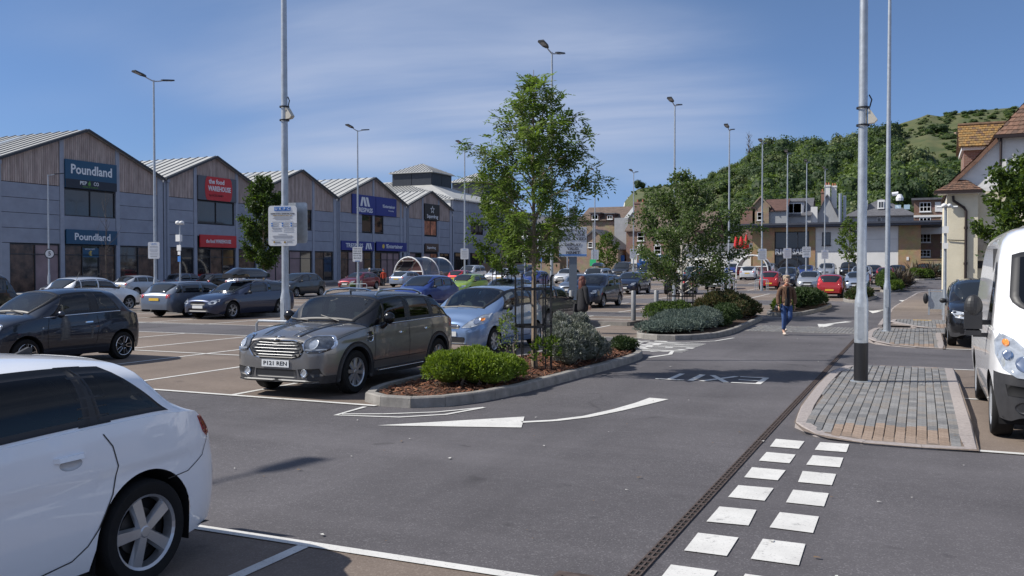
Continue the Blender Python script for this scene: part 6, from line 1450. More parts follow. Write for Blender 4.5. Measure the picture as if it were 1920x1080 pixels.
# ---- small dark blue rounded hatchback
def hero_round():
    e=empty('parked_car')
    c=Car(L=3.55,W=1.627,H=1.53,wf=.68,wr=2.98,R=.295,nose=.88,cowl=(.90,1.06),roof=(1.60,2.92),deck=(3.40,1.0),belt=(.95,1.03,.98),tumble=.23,n=4.4,m=2.6,nosew=.62,tailw=.66,tail=[(3.46,.88),(3.52,.74),(3.55,.58)],arch=.36,zm=.62)
    Wn=[(1.22,2.20,.38,-.02),(2.34,2.92,0,-.30)]
    holes=[c.sw_hole(a,b,fa,fb,k=.86,m=.05) for a,b,fa,fb in Wn]+[c.ws_hole(c.cs+.03,c.rs-.02,.76),c.ws_hole(c.re+.1,c.ds-.04,.84)]
    c.body(e,[M_METALLIC,M_DARK,M_CLAD],holes,step=.04)
    for a,b,fa,fb in Wn: c.side_window(e,[M_GLASST,M_DARK],a,b,fa,fb,k=.86,border=1,nu=14,nv=8)
    c.side_window(e,M_DARK,2.14,2.38,-.02,-.02,lo=.015,k=.865,nu=5,nv=6,name='door_pillar')
    c.windscreen(e,[M_GLASS,M_DARK],k=.76,border=1,nu=12,nv=16); c.windscreen(e,[M_GLASST,M_DARK],c.re+.1,c.ds-.04,.84,border=1,name='rear_window',out=Vector((0,1,.5)))
    c.front_poly('headlight_ring',circ(.575,.765,.125,.118),M_CHROME,e,off=.005,h=.04,mirror=True); c.front_poly('headlight',circ(.575,.765,.112,.105),M_LENS,e,off=.013,h=.04,mirror=True)
    c.front_poly('lower_lamp',circ(.60,.545,.072,.055),M_LENS,e,off=.010,h=.03,mirror=True)
    c.front_poly('lower_grille',[(-.5,.28),(-.46,.36),(.46,.36),(.5,.28)],M_DARK,e,h=.08); c.front_poly('bumper_strip',[(-.62,.415),(.62,.415),(.62,.432),(-.62,.432)],M_CHROME,e,off=.01,h=.06); c.front_poly('nose_whisker',[(-.25,.66),(.25,.66),(.25,.678),(-.25,.678)],M_CHROME,e,off=.01,h=.06); c.plate(e,.37,True)
    c.side_poly('belt_trim',[(1.05,.972),(2.92,1.03),(2.92,1.047),(1.05,.99)],M_CHROME,e,off=.006,h=.08)
    c.seam(e,[(1.17,.95),(1.12,.7),(1.14,.4),(1.2,.28)],.009); c.seam(e,[(2.30,.97),(2.34,.75),(2.28,.45),(2.2,.28),(1.25,.26)],.009)
    c.handles(e,(2.10,),-.17,M_CHROME,.19); c.mirrors(e,1.36,.05,(.095,.06,.07),M_METALLIC)
    c.side_poly('side_repeater',circ(1.02,.78,.02),M_LENS,e,off=.004,h=.03)
    for x in(-.1,.4):
        b=MB(); y=c.cs-c.L/2; b.tube([(x,y+.0,c.topz(c.cs,x)+.014),(x-.45,y+.07,c.topz(c.cs+.07,min(.6,abs(x-.45)))+.014)],.010,6); b.build('wiper',M_DARK,e)
    b=MB(); b.tube([(0,2.4-c.L/2,c.topz(2.4,0)),(0,2.55-c.L/2,c.topz(2.4,0)+.34)],.005,5); b.build('roof_aerial',M_DARK,e)
    c.rear_poly('tail_light',circ(.60,.78,.06,.1),M_TAIL,e,mirror=True,h=.05); c.plate(e,.6,False)
    c.wheels(e,spokes=5,twin=True,rim=.70,m=M_ALLOYD)
    for w in(c.wf,c.wr):                                          # bright outlines of the spokes' openings
        for si in(1,-1):
            b=MB()
            for k in range(5):
                a=2*pi*k/5; P=[]
                for t in range(9):
                    q=-pi/2+pi*t/8; lx=.105-.04*cos(q)*1.2 ; ly=.032*sin(q); P.append((si*(c.hw-.012),w-c.L/2+cos(a)*lx-sin(a)*ly,c.R+sin(a)*lx+cos(a)*ly))
                P=[(P[0][0],w-c.L/2+cos(a)*.19-sin(a)*-.04,c.R+sin(a)*.19+cos(a)*-.04)]+P+[(P[0][0],w-c.L/2+cos(a)*.19-sin(a)*.04,c.R+sin(a)*.19+cos(a)*.04)]
                b.tube(P,.006,5)
            P=[(si*(c.hw-.012),w-c.L/2+.203*cos(2*pi*t/24),c.R+.203*sin(2*pi*t/24)) for t in range(25)]; b.tube(P,.006,5,cap=False); b.build('rim_trim',M_CHROME,e)
    c.interior(e,(1.75,2.35))
    set_car(e,-16.35,13.05,'S','small rounded dark blue hatchback with chrome waist line, behind the white foreground car',(.012,.018,.034))
    return e
# ---- white panel van
def hero_van():
    e=empty('panel_van')
    T=[(0,.82),(.02,.93),(.07,1.0),(.2,1.08),(.55,1.22),(.85,1.33),(.95,1.37),(1.05,1.46),(1.58,2.10),(1.68,2.21),(1.85,2.37),(2.2,2.48),(3,2.52),(4.9,2.5),(5.0,2.3),(5.05,1.2)]
    c=Car(L=5.05,W=2.06,H=2.52,wf=.86,wr=4.02,R=.345,nose=1.06,cowl=(.95,1.37),roof=(1.68,4.85),deck=(5.02,1.3),belt=(1.22,1.26,1.2),bot=.27,topx=T,tumble=.13,n=11,m=4.2,nosew=.70,arch=.42,zm=.75,
          hw=[(0,.70),(.03,.80),(.1,.87),(.25,.93),(.5,.975),(.9,1),(4.8,1),(5.05,.96)])
    c.cs,c.rs=.95,1.66
    c.body(e,[M_PAINT,M_DARK,M_CLAD],[c.ws_hole(.98,1.64,.93),c.sw_hole(1.25,2.0,.35,0,k=.66,m=.05)],step=.05,zsplit=.79,clad=lambda s,x: .789 if s<.5 else 0)
    c.windscreen(e,[M_GLASST,M_DARK],.98,1.64,.93,border=1,nu=12,nv=16); c.side_window(e,[M_GLASST,M_DARK],1.25,2.0,.35,0,k=.66,border=1)
    h=c.hw
    c.front_poly('headlight',[(.56*h,.74),(.50*h,.80),(.62*h,.98),(.78*h,1.14),(.90*h,1.20),(.955*h,1.12),(.955*h,.98),(.90*h,.84),(.78*h,.76)],M_LENS,e,off=.01,h=.04,mirror=True)
    c.front_poly('headlight_reflector',circ(.72*h,.90,.075),M_CHROME,e,off=.018,h=.03,mirror=True); c.front_poly('headlight_reflector',circ(.85*h,.98,.05),M_CHROME,e,off=.018,h=.03,mirror=True); c.front_poly('indicator',circ(.86*h,1.10,.034),M_AMBER,e,off=.02,h=.03,mirror=True)
    c.front_poly('grille',[(-.48*h,.84),(-.42*h,.98),(.42*h,.98),(.48*h,.84)],M_DARK,e,off=.012,h=.07); c.front_poly('badge',circ(0,1.0,.07,.085),M_CHROME,e,off=.02,h=.04)
    c.front_poly('bumper_vent',[(.52*h,.55),(.55*h,.65),(.88*h,.68),(.86*h,.56)],M_WELL,e,off=.006,h=.05,mirror=True); c.front_poly('fog_blank',circ(.72*h,.44,.075,.06),M_DARK,e,off=.016,h=.04,mirror=True); c.front_poly('lower_grille',[(-.45*h,.36),(-.45*h,.56),(.45*h,.56),(.45*h,.36)],M_WELL,e,off=.006,h=.08)
    c.plate(e,.6,True)
    for si in(1,-1):
        b=MB(); y=1.42-c.L/2; x=si*(h+.14); b.ball((x,y+.01,1.47),(.105,.085,.15),12); b.bbox(x-.10,x+.10,y-.05,y+.07,1.20,1.44,.03); b.bbox(x-.09,x+.09,y-.045,y+.06,1.12,1.195,.02); b.bx(min(si*(h-.06),x),max(si*(h-.06),x),y,y+.06,1.25,1.31); b.bx(min(si*(h-.06),x),max(si*(h-.06),x),y,y+.06,1.10,1.15); m_=b.build('door_mirror',M_DARK,e)
        b=MB(); b.bx(x-.1,x+.1,y+.07,y+.074,1.26,1.47); b.build('mirror_glass',M_CHROME,m_)
        c.seam(e,[(1.18,1.25),(1.16,.9),(1.2,.5)],.01,both=False)
    for x in(-.45,.45):
        b=MB(); y=.95-c.L/2; b.tube([(x,y+.04,c.topz(.99,x)+.015),(x*.2+.1,y+.14,c.topz(1.09,.1)+.015)],.011,6); b.build('wiper',M_DARK,e)
    for x in(.5,-.5):
        b=MB(); y0=2.0-c.L/2; b.tube([(x,s-c.L/2,c.topz(s,x)+.004) for s in(1.8,2.2,3,4,4.8)],.012,5); b.build('roof_rib',M_PAINT,e)
    b=MB(); z=c.topz(1.95,-.0); b.tube([(-.25,1.9-c.L/2,z-.01),(-.25,2.05-c.L/2,z+.42)],.006,5); b.ball((-.25,1.9-c.L/2,z-.01),(.03,.03,.03),6); b.build('roof_aerial',M_DARK,e)
    c.wheels(e,kind='steel',rim=.66,w=.22,m=mat('steel_wheel',(.45,.46,.48),.4,metal=.5))
    for x in(-.5,.5):
        b=MB(); y=1.75-c.L/2; b.prism([(y,.6),(y+.45,.6),(y+.62,1.75),(y+.48,1.78),(y+.34,.85),(y,.85)],'x',x-.25,x+.25); b.build('seat',M_INT,e)
    b=MB(); y=.95-c.L/2; b.prism([(y+.1,.8),(y+.1,1.3),(y+.5,1.34),(y+.6,1.2),(y+.6,.8)],'x',-.85,.85); b.build('dashboard',M_INTL,e)
    b=MB(); y=2.35-c.L/2; b.bx(-.9,.9,y,y+.03,.5,2.2); b.build('bulkhead',M_INT,e)
    e.location=(1.76,13.62,.006); tag(e,'white panel van with black bumper and mirrors at the right edge','van'); paint_tree(e,(.86,.86,.87),False)
    return e
hero_white(); hero_stripes(); hero_blue(); hero_round(); hero_van()
# ---- all the other cars: kind, colour, x, y, facing, label
CARS=[
('cross','white',-34.3,29.7,'N','white hatchback with dark sloping windows seen from behind, left of the silver estate'),
('estate','greyblue',-27.45,28.95,'N','silver grey estate with yellow number plate and roof bars seen from behind'),
('bigestate','dkblue',-25.05,28.9,'S','dark blue estate with chrome grille carrying the black roof box'),
('mpv','dkgrey',-38.6,50.2,'S','dark grey rounded five door car beyond the sign pole on the left'),
('comp','black',-49.6,41.6,'S','black car with sloping windscreen behind the white hatchback'),
('big4','black',-28.0,18.4,'S','tall black four by four cut off by the left edge'),
('comp','silver',-49.2,46.8,'N','pale silver saloon behind the white hatchback on the left'),
('hatch','greyblue',-54.3,56.3,'N','small grey hatchback in the far row left of the two heads'),
('hatch','black',-51.6,57.0,'N','black hatchback in the far row under the red sign'),
('comp','silver',-48.6,57.2,'N','silver roofed car mostly hidden behind the black roof box'),
('mpv','blue',-22.4,39.3,'S','bright blue small crossover behind the roof of the striped car'),
('estate','dkblue',-11.62,27.9,'N','dark blue estate with red tail lamp behind the light blue hatchback'),
('hatch','greyblue',-18.9,41.2,'S','grey blue hatchback glimpsed beyond the black tree guard'),
('comp','dkred',-43.6,65.0,'S','dark red hatchback with large chrome edged grille'),
('suv','black',-48.4,73.6,'S','black car directly behind the dark red hatchback'),
('comp','sblue',-43.3,72.6,'N','pale blue silver car with red lamps in front of the trolley shelter'),
('big4','dkblue',-50.6,86.6,'N','dark blue four by four behind the pale blue car'),
('hatch','green',-28.9,56.4,'S','bright lime green hatchback facing the viewer'),
('hatch','red',-40.3,77.8,'N','red hatchback right behind the lime green one'),
('big4','white',-44.3,87.4,'S','large white four by four behind the red hatchback'),
('hatch','white',-41.2,87.6,'S','small white hatchback right of the white four by four'),
('mpv','white',-35.4,77.6,'N','white and red car glimpsed left of the tree guard'),
('big4','navy',-39.4,90.2,'S','tall dark car in front of the far shop end'),
('hatch','blue',-31.2,73.9,'S','mid blue hatchback seen through the black tree guard'),
('suv','navy',-15.15,44.0,'S','dark blue sport utility car to the right of the walking woman'),
('comp','greyblue',-20.9,57.4,'S','dark silver car just left of the dark sport utility car'),
('hatch','white',-32.7,86.1,'S','white hatchback facing the viewer at the end of the middle aisle'),
('jeep','white',-25.5,74.2,'S','white roofed boxy four by four carrying a roof box'),
('van','dkgrey',-30.4,98.2,'S','dark grey passenger van behind the boxy white four by four'),
('cross','navy',-18.75,62.4,'S','very dark blue crossover with lit orange indicator'),
('jeep','black',-27.7,98.0,'S','black four by four half hidden right of the dark van'),
('hatch','silver',-29.6,109.4,'S','silver hatchback deep in the far row behind tree leaves'),
('small','red',-26.7,103.2,'N','small red car deep in the far row behind tree leaves'),
('citymini','black',-15.4,63.2,'N','black mini sized hatchback with yellow plate behind the second tree'),
('coupe','silver',-14.9,74.2,'S','silver grey coupe right of the second tree'),
('suv','dkgreen',-19.97,88.2,'N','dark green sport utility car hidden behind the leaves of the second tree'),
('comp','blue',-21.6,116.2,'S','blue car at the foot of the far wall behind the leaves'),
('comp','white',-16.65,99.0,'N','white hatchback with red lamps seen from behind, far centre right'),
('mpv','silver',-16.4,110.6,'N','silver people carrier with yellow plate beside the far shelter'),
('small','red',-10.95,75.2,'N','small red hatchback seen from behind, nearest the brick building windows'),
('suv','navy',-10.7,82.6,'S','dark navy sport utility car behind the small red hatchback'),
('comp','blue',-11.6,104.5,'S','mid blue car below the lettered glass front'),
('suv','silver',-9.3,103.8,'S','silver sport utility car below the white wall window'),
('hatch','silver',-7.95,74.6,'S','silver hatchback with wide dark grille behind the brown jacket'),
('small','red',-5.13,60.5,'N','bright red small hatchback with yellow plate seen from behind by the low shrub'),
('comp','sblue',-4.35,73.0,'S','pale blue silver car half hidden by the big lamp post'),
('suv','silver',-4.95,88.6,'S','silver sport utility car right behind the big lamp post'),
('pickup','black',-7.15,105.4,'S','black pickup by the small tree against the white wall'),
('hatch','red',-3.0,90.6,'S','red hatchback with bright headlamps between the two lamp posts'),
('comp','black',-4.7,104.6,'S','dark car behind the silver car at the right lamp posts'),
('comp','navy',-2.3,104.2,'S','dark blue car left of the spiky plants at the far wall'),
('hatch','maroon',.3,111.6,'S','dark red car behind the far spiky plants'),
('comp','red',3.3,80,'S','red car just visible beside the far lamp post at the white house'),
]
for k,col,x,y,f,lab in CARS: place_car(k,col,x,y,f,lab)
place_car('suv','black',1.5,26.75,'S','black sport utility car parked behind the white van',z=.01)
roof_box(-25.05,29.15,1.56,'long black roof box on the dark blue estate',L=2.1,W=.85,H=.42)
roof_box(-25.5,74.6,gz(74.6)+1.86,'black roof box on the white boxy four by four',L=1.5,W=.9,H=.32)
# ---------------------------------------------------------------- foliage
def leafmat(name,col,col2,trans=.35,scale=3.0):
    m=bpy.data.materials.new(name); m.use_nodes=True; MATS[name]=m; N=m.node_tree.nodes; L=m.node_tree.links; N.clear()
    o=N.new('ShaderNodeOutputMaterial'); d=N.new('ShaderNodeBsdfPrincipled'); t=N.new('ShaderNodeBsdfTranslucent'); mx=N.new('ShaderNodeMixShader'); mx.inputs[0].default_value=trans
    tc=N.new('ShaderNodeTexCoord'); n=N.new('ShaderNodeTexNoise'); n.inputs['Scale'].default_value=scale; n.inputs['Detail'].default_value=3; L.new(tc.outputs['Object'],n.inputs['Vector'])
    r=N.new('ShaderNodeMapRange'); r.inputs[1].default_value=.35; r.inputs[2].default_value=.65; L.new(n.outputs['Fac'],r.inputs[0]); mc=N.new('ShaderNodeMix'); mc.data_type='RGBA'; L.new(r.outputs[0],mc.inputs['Factor']); mc.inputs['A'].default_value=(*col,1); mc.inputs['B'].default_value=(*col2,1)
    L.new(mc.outputs['Result'],d.inputs['Base Color']); d.inputs['Roughness'].default_value=.55; d.inputs['Specular IOR Level'].default_value=.3
    hs=N.new('ShaderNodeHueSaturation'); hs.inputs['Value'].default_value=1.25; hs.inputs['Saturation'].default_value=1.1; L.new(mc.outputs['Result'],hs.inputs['Color']); L.new(hs.outputs[0],t.inputs[0])
    L.new(d.outputs[0],mx.inputs[1]); L.new(t.outputs[0],mx.inputs[2]); L.new(mx.outputs[0],o.inputs[0]); m.diffuse_color=(*col,1); return m
LF_ASH=[leafmat('ash_leaf_a',(.125,.19,.042),(.085,.138,.031),.5),leafmat('ash_leaf_b',(.18,.25,.055),(.12,.18,.04),.5),leafmat('ash_leaf_pale',(.19,.22,.10),(.13,.165,.07),.4)]
LF_LIME=[leafmat('fresh_leaf_a',(.095,.15,.022),(.065,.11,.02)),leafmat('fresh_leaf_b',(.125,.18,.03),(.085,.13,.022))]
LF_BIRCH=[leafmat('grey_green_leaf_a',(.088,.14,.038),(.06,.10,.028),.42),leafmat('grey_green_leaf_b',(.14,.19,.06),(.098,.14,.045),.42),leafmat('grey_green_leaf_pale',(.21,.235,.13),(.15,.175,.095))]
LF_CONIF=[leafmat('yew_green_a',(.15,.215,.026),(.10,.155,.02),.3,9),leafmat('yew_green_b',(.23,.31,.042),(.16,.23,.03),.3,9)]
LF_SILV=[leafmat('silver_leaf_a',(.20,.215,.185),(.12,.14,.105),.15,9),leafmat('silver_leaf_b',(.30,.31,.28),(.19,.21,.17),.15,9),leafmat('silver_leaf_dark',(.075,.095,.055),(.055,.072,.045),.2,9)]
LF_BLUEG=[leafmat('blue_grey_leaf_a',(.115,.15,.125),(.075,.105,.085),.15,9),leafmat('blue_grey_leaf_b',(.165,.20,.17),(.11,.145,.12),.15,9)]
LF_BRONZE=[leafmat('bronze_green_leaf_a',(.055,.06,.022),(.085,.07,.03),.25,6),leafmat('bronze_green_leaf_b',(.10,.095,.035),(.12,.09,.04),.25,6)]
LF_DEEP=[leafmat('deep_green_leaf_a',(.028,.052,.016),(.042,.070,.02),.2,6),leafmat('deep_green_leaf_b',(.05,.082,.024),(.036,.06,.018),.2,6)]
LF_SPIKE=[leafmat('bronze_blade_a',(.10,.075,.05),(.07,.055,.04),.2,6),leafmat('bronze_blade_b',(.17,.135,.085),(.12,.095,.06),.2,6),leafmat('bronze_blade_dark',(.045,.038,.028),(.06,.05,.035),.2,6)]
M_BARKT=mat('tree_bark',(.23,.175,.125),.9,var=.35,scale=12,bump=.5,stretch=(1,1,.3)); M_TWIG=mat('twig_bark',(.09,.07,.055),.9,var=.3,scale=12); M_PALEB=mat('pale_birch_bark',(.5,.47,.43),.85,var=.3,scale=8)
def rdir(r):
    z=r.uniform(-1,1); a=r.uniform(0,2*pi); q=sqrt(1-z*z); return Vector((q*cos(a),q*sin(a),z))
def leaf(b,p,d,nrm,l,w,mi):
    """one pointed leaf: two triangles folded along the midrib"""
    s=d.cross(nrm)
    if s.length<1e-4: s=d.cross(Vector((.31,.7,.2)))
    s.normalize(); f=nrm*w*.25; m=p+d*l*.45
    b.add([p,m+s*w*.5+f,p+d*l,m-s*w*.5+f],[(0,1,2),(0,2,3)],mi)
def spray(b,p,d,r,n,l,w,mats,ln,droop=.3):
    """a compound leaf: leaflets in pairs along a stalk"""
    side=d.cross(Vector((0,0,1)))
    if side.length<.05: side=Vector((1,0,0))
    side.normalize(); nrm=side.cross(d).normalized(); mi=r.choice(mats)
    for k in range(n):
        t=(k//2+1)/(n//2+1); q=p+d*ln*t+Vector((0,0,-droop*ln*t*t))
        dd=(d*.5+side*(1 if k%2 else -1)*.9+Vector((0,0,-droop*.6))+rdir(r)*.15).normalized()
        leaf(b,q,dd,(nrm+rdir(r)*.35).normalized(),l*r.uniform(.8,1.15),w,mi)
    leaf(b,p+d*ln+Vector((0,0,-droop*ln)),(d+Vector((0,0,-droop))).normalized(),nrm,l,w,mi)
def branch_path(p,q,r,n=5,wob=.08,sag=0):
    out=[]; L=(q-p).length
    for i in range(n+1):
        t=i/n; o=rdir(r)*wob*L*sin(pi*t) if 0<i<n else Vector(); out.append(p.lerp(q,t)+o+Vector((0,0,-sag*L*sin(pi*t))))
    return out
def tree(name,label,x,y,H,zb,prof,nb,rtrunk,leaves,mats,seed,spr=None,bark=None,cat='tree',group=None,twigs=2,up=.8,lean=0,lsize=(.07,.035),leaders=1,z0=None,solid=0):
    """prof: [(height fraction of the crown, radius)]"""
    e=empty(name,(x,y,gz(y)+(.08 if z0 is None else z0)),label=label,cat=cat,group=group); r=random.Random(seed); fp=pchip(prof); T=MB(); Lb=MB()
    top=Vector((lean,0,H)); ax=[Vector((lean*t*t+.03*sin(3.1*t+seed)*t,.03*cos(4.3*t+seed)*t,H*t)) for t in [i/10 for i in range(11)]]
    def axis(z): t=max(0,min(.999,z/H))*10; i=int(t); return ax[i].lerp(ax[i+1],t-i)
    T.tube(ax,[rtrunk*(1.25 if i==0 else 1-.92*(i/10)**1.1) for i in range(11)],9)
    ends=[]
    for k in range(nb):
        f=(k+.5)/nb; z=zb*(.85 if spr else .72)+(H*.93-zb*(.85 if spr else .72))*f**1.05; az=k*2.39996+r.uniform(-.4,.4); zt=min(H*.985,z+(.25+up*r.uniform(.5,1.1))*max(.25,fp((z-zb)/(H-zb))) ); ft=max(0,min(1,(zt-zb)/(H-zb))); R=fp(ft)*r.uniform(.72,1.05)
        p=axis(z); q=Vector((axis(zt).x+cos(az)*R,axis(zt).y+sin(az)*R,zt)); P=branch_path(p,q,r,5,.07,-.05); rb=max(.006,rtrunk*.42*(1-f*.75)); T.tube(P,[rb*(1-.8*i/5) for i in range(6)],5,cap=False)
        ends.append((P,R))
        for s in range(twigs):
            i=r.randrange(2,5); a=P[i]; d=(q-p).normalized(); dd=(d+rdir(r)*.9+Vector((0,0,.25))).normalized(); ln=R*r.uniform(.3,.6); q2=a+dd*ln; P2=branch_path(a,q2,r,3,.08); T.tube(P2,[rb*.45*(1-.7*i/3) for i in range(4)],4,cap=False); ends.append((P2,ln))
    T.build('trunk',bark or M_BARKT,e,smooth=True)
    tot=sum(b for _,b in ends)
    for P,R in ends:
        n=max(1,int(leaves*R/tot))
        for k in range(n):
            t=r.random()**(.45 if spr else .6)*(len(P)-1)*.999; 
            if t<1 and len(P)>4: t+=1.2
            t=min(t,len(P)-1.001); i=int(t); p=P[i].lerp(P[i+1],t-i)+rdir(r)*r.uniform(.01,.16)*(1 if spr else 2.0); d=(rdir(r)+Vector((p.x-ax[0].x,p.y,0)).normalized()*.7+Vector((0,0,.15))).normalized()
            if spr: spray(Lb,p,d,r,spr,lsize[0],lsize[1],mats[1],lsize[0]*2.6)
            else: leaf(Lb,p,d,rdir(r),lsize[0]*r.uniform(.7,1.25),lsize[1]*r.uniform(.8,1.2),r.choice(mats[1]))
    o=Lb.build('foliage',mats[0],e,fix=False); return e
tree('ash_tree','tallest leafy young tree with pale trunk inside the black guard in the middle',-6.38,15.12,5.45,2.2,[(0,.35),(.12,.72),(.3,.98),(.5,.96),(.7,.74),(.86,.4),(1,.05)],44,.055,2050,(LF_ASH,[0,0,1,1,1,2]),21,spr=8,lsize=(.085,.037),twigs=4,up=.75)
tree('birch_tree','broad leafy tree with low grey green crown standing behind the blue grey mound',-8.55,35.1,5.65,1.15,[(0,1.0),(.15,2.0),(.35,2.5),(.55,2.2),(.75,1.45),(.9,.75),(1,.1)],56,.06,17000,(LF_BIRCH,[0,0,0,1,1,2]),33,lsize=(.115,.085),twigs=4,up=.55,bark=M_PALEB)
def small_tree(label,x,y,H,zb,R,n,mats,seed,name='round_tree',rt=.05,**kw):
    return tree(name,label,x,y,H,zb,[(0,R*.55),(.2,R*.95),(.42,R),(.7,R*.75),(.9,R*.4),(1,.06)],kw.pop('nb',26),rt,n,(mats,list(range(len(mats)))),seed,lsize=kw.pop('ls',(.16,.11)),twigs=3,up=.5,**kw)
small_tree('dense fresh green cone shaped tree behind the nearest parking sign',-38.3,46.3,7.9,2.2,1.45,15000,[LF_LIME[0],LF_DEEP[1]],41,ls=(.17,.12),nb=44)
small_tree('light green young tree just left of and behind the tallest tree',-19.0,40.9,6.6,1.9,1.45,4200,LF_LIME,42,ls=(.17,.12),nb=30)
small_tree('small round green tree in front of the tan stone house',-30.6,92.5,5.2,1.4,1.25,1500,LF_LIME,43,ls=(.24,.18))
small_tree('small upright tree in front of the white rendered wall',-6.9,101.2,6.6,2.1,1.25,1500,LF_LIME,44,ls=(.24,.17))
small_tree('bushy green tree in front of the white corner house above the van',3.2,33.6,5.6,2.2,1.62,11000,[LF_LIME[0],LF_DEEP[1],LF_LIME[1]],45,ls=(.15,.11),nb=40)
small_tree('dark leafy tree between the glazed block and the stone houses',-52,126,7.5,1.2,2.6,1500,LF_DEEP,46,ls=(.4,.3))
def bare(label,x,y,H,seed,n=12,rt=.035,z0=.1):
    e=empty('bare_tree',(x,y,gz(y)+z0),label=label,cat='tree'); r=random.Random(seed); T=MB(); T.tube([(0,0,0),(.02,0,H*.5),(0,.03,H)],[rt,rt*.6,rt*.15],7)
    for k in range(n):
        z=H*(.3+.6*k/n); az=k*2.4; L=H*.22*(1-.5*k/n)*r.uniform(.7,1.2); q=Vector((cos(az)*L*.6,sin(az)*L*.6,z+L)); P=branch_path(Vector((0,0,z)),q,r,4,.06); T.tube(P,[rt*.35,rt*.3,rt*.22,rt*.15,rt*.06],4,cap=False)
        for s in range(3): a=P[2+s%2]; T.tube([a,a+(rdir(r)+Vector((0,0,.9))).normalized()*L*.5],[rt*.15,rt*.05],3,cap=False)
    T.build('branches',M_TWIG,e); return e
bare('thin bare young tree in a guard in front of the widest gable unit',-45.5,40.4,6.6,5)
sk=bare('bare tree on the hill skyline left of the wood',*VW(.2605*330,330),14,6,18,.25,z0=hillz(1403,330)-2)
# ---- shrubs built from many small leaves over lumpy mounds
def shrub(name,label,x,y,lumps,n,size,mats,mis,seed,k=(1,1,1),z0=.10,stems=0,cat='shrub',group=None,tuft=1,updir=.25,core=True):
    lumps=[(a*k[0],b_*k[1],c_*k[2],d_*k[0],e_*k[1],f_*k[2]) for a,b_,c_,d_,e_,f_ in lumps]
    e=empty(name,(x,y,gz(y)+z0),label=label,cat=cat,group=group); r=random.Random(seed); b=MB(); tot=sum(l[3]*l[4]+l[3]*l[5] for l in lumps)
    for (cx,cy,cz,rx,ry,rz) in lumps:
        kk=int(n*(rx*ry+rx*rz)/tot)
        for _ in range(kk):
            d=rdir(r)
            if d.z<-.35: d.z=-d.z
            s=r.uniform(.80,1.05)+noise.noise(Vector((cx+d.x*2.2,cy+d.y*2.2,d.z*2.2+seed)))*.16
            p=Vector((cx+d.x*rx*s,cy+d.y*ry*s,max(.01,cz+d.z*rz*s))); nd=(Vector((d.x/rx,d.y/ry,d.z/rz)).normalized()+rdir(r)*.75+Vector((0,0,updir))).normalized(); mi=r.choice(mis)
            for t in range(tuft): leaf(b,p+rdir(r)*size[0]*.2,(nd+rdir(r)*.5).normalized(),rdir(r),size[0]*r.uniform(.6,1.25),size[1]*r.uniform(.7,1.2),mi)
    if core:
        for (cx,cy,cz,rx,ry,rz) in lumps: b.ball((cx,cy,max(cz,.05)),(rx*.74,ry*.74,rz*.74),7,mi=mis[0])
    b.build('foliage',mats,e,fix=False)
    if stems:
        T=MB()
        for k in range(stems):
            az=r.uniform(0,2*pi); l=lumps[r.randrange(len(lumps))]; q=Vector((l[0]+cos(az)*l[3]*.95,l[1]+sin(az)*l[4]*.95,max(.1,l[2]+r.uniform(-.2,.5)*l[5]))); T.tube(branch_path(Vector((l[0]*.7+cos(az)*.1,l[1]*.7+sin(az)*.1,0)),q,r,4,.1),[.014,.011,.008,.006,.004],4,cap=False)
        T.build('stems',mat('pale_stem',(.27,.21,.17),.9,var=.3,scale=20),e)
    return e
shrub('green_bush','rounded bright green bush with bare stems at the near end of the front bed',-6.42,12.75,[(-.34,-.40,.34,.46,.44,.34),(.12,-.05,.32,.54,.5,.34),(-.2,.40,.34,.46,.5,.37),(.36,.6,.25,.42,.55,.3),(-.48,.12,.30,.36,.44,.3),(.42,-.05,.24,.36,.4,.24)],12500,(.052,.024),LF_CONIF,[0,0,1,1],51,stems=46,tuft=2,updir=.5,k=(0.8, 0.85, 0.8))
shrub('silver_bush','silvery grey leaved bush right of the caged tree',-6.15,16.15,[(0,0,.42,.48,.62,.42),(.32,.55,.40,.42,.55,.40),(-.28,.55,.50,.42,.5,.46),(.1,1.0,.48,.42,.45,.46),(.2,-.55,.30,.34,.40,.3),(.35,1.35,.3,.34,.4,.3)],8500,(.062,.026),LF_SILV,[0,0,1,1,2],52,stems=26,tuft=2,updir=.6,k=(0.85, 0.62, 0.8))
shrub('silver_bush','tall thin silver plumes of the bush behind the caged tree',-6.6,17.0,[(0,0,.55,.26,.3,.55),(.35,.5,.72,.2,.22,.36),(-.2,.7,.7,.2,.2,.38),(.1,1.0,.8,.16,.18,.26)],2600,(.06,.03),LF_SILV,[0,1,1,1],53,stems=16,tuft=2,updir=.7,k=(0.9, 0.7, 0.85))
shrub('low_green_shrub','small fresh green plant at the far tip of the front bed',-6.05,19.35,[(0,0,.15,.25,.3,.18),(.1,.25,.12,.2,.25,.15)],1300,(.05,.02),LF_DEEP,[0,1,1],54,tuft=2)
shrub('leafy_sprout','few bright green leaves at the foot of the caged tree',-6.15,14.9,[(0,0,.3,.16,.18,.3),(.1,.3,.36,.12,.12,.25)],210,(.09,.06),LF_LIME,[0,1],55,core=False)
shrub('climbing_sprout','thin straggly green plant inside the left of the black guard',-6.75,14.75,[(0,0,.55,.16,.2,.5)],420,(.06,.035),[LF_ASH[1],LF_SILV[0]],[0,1],56,core=False,stems=5)
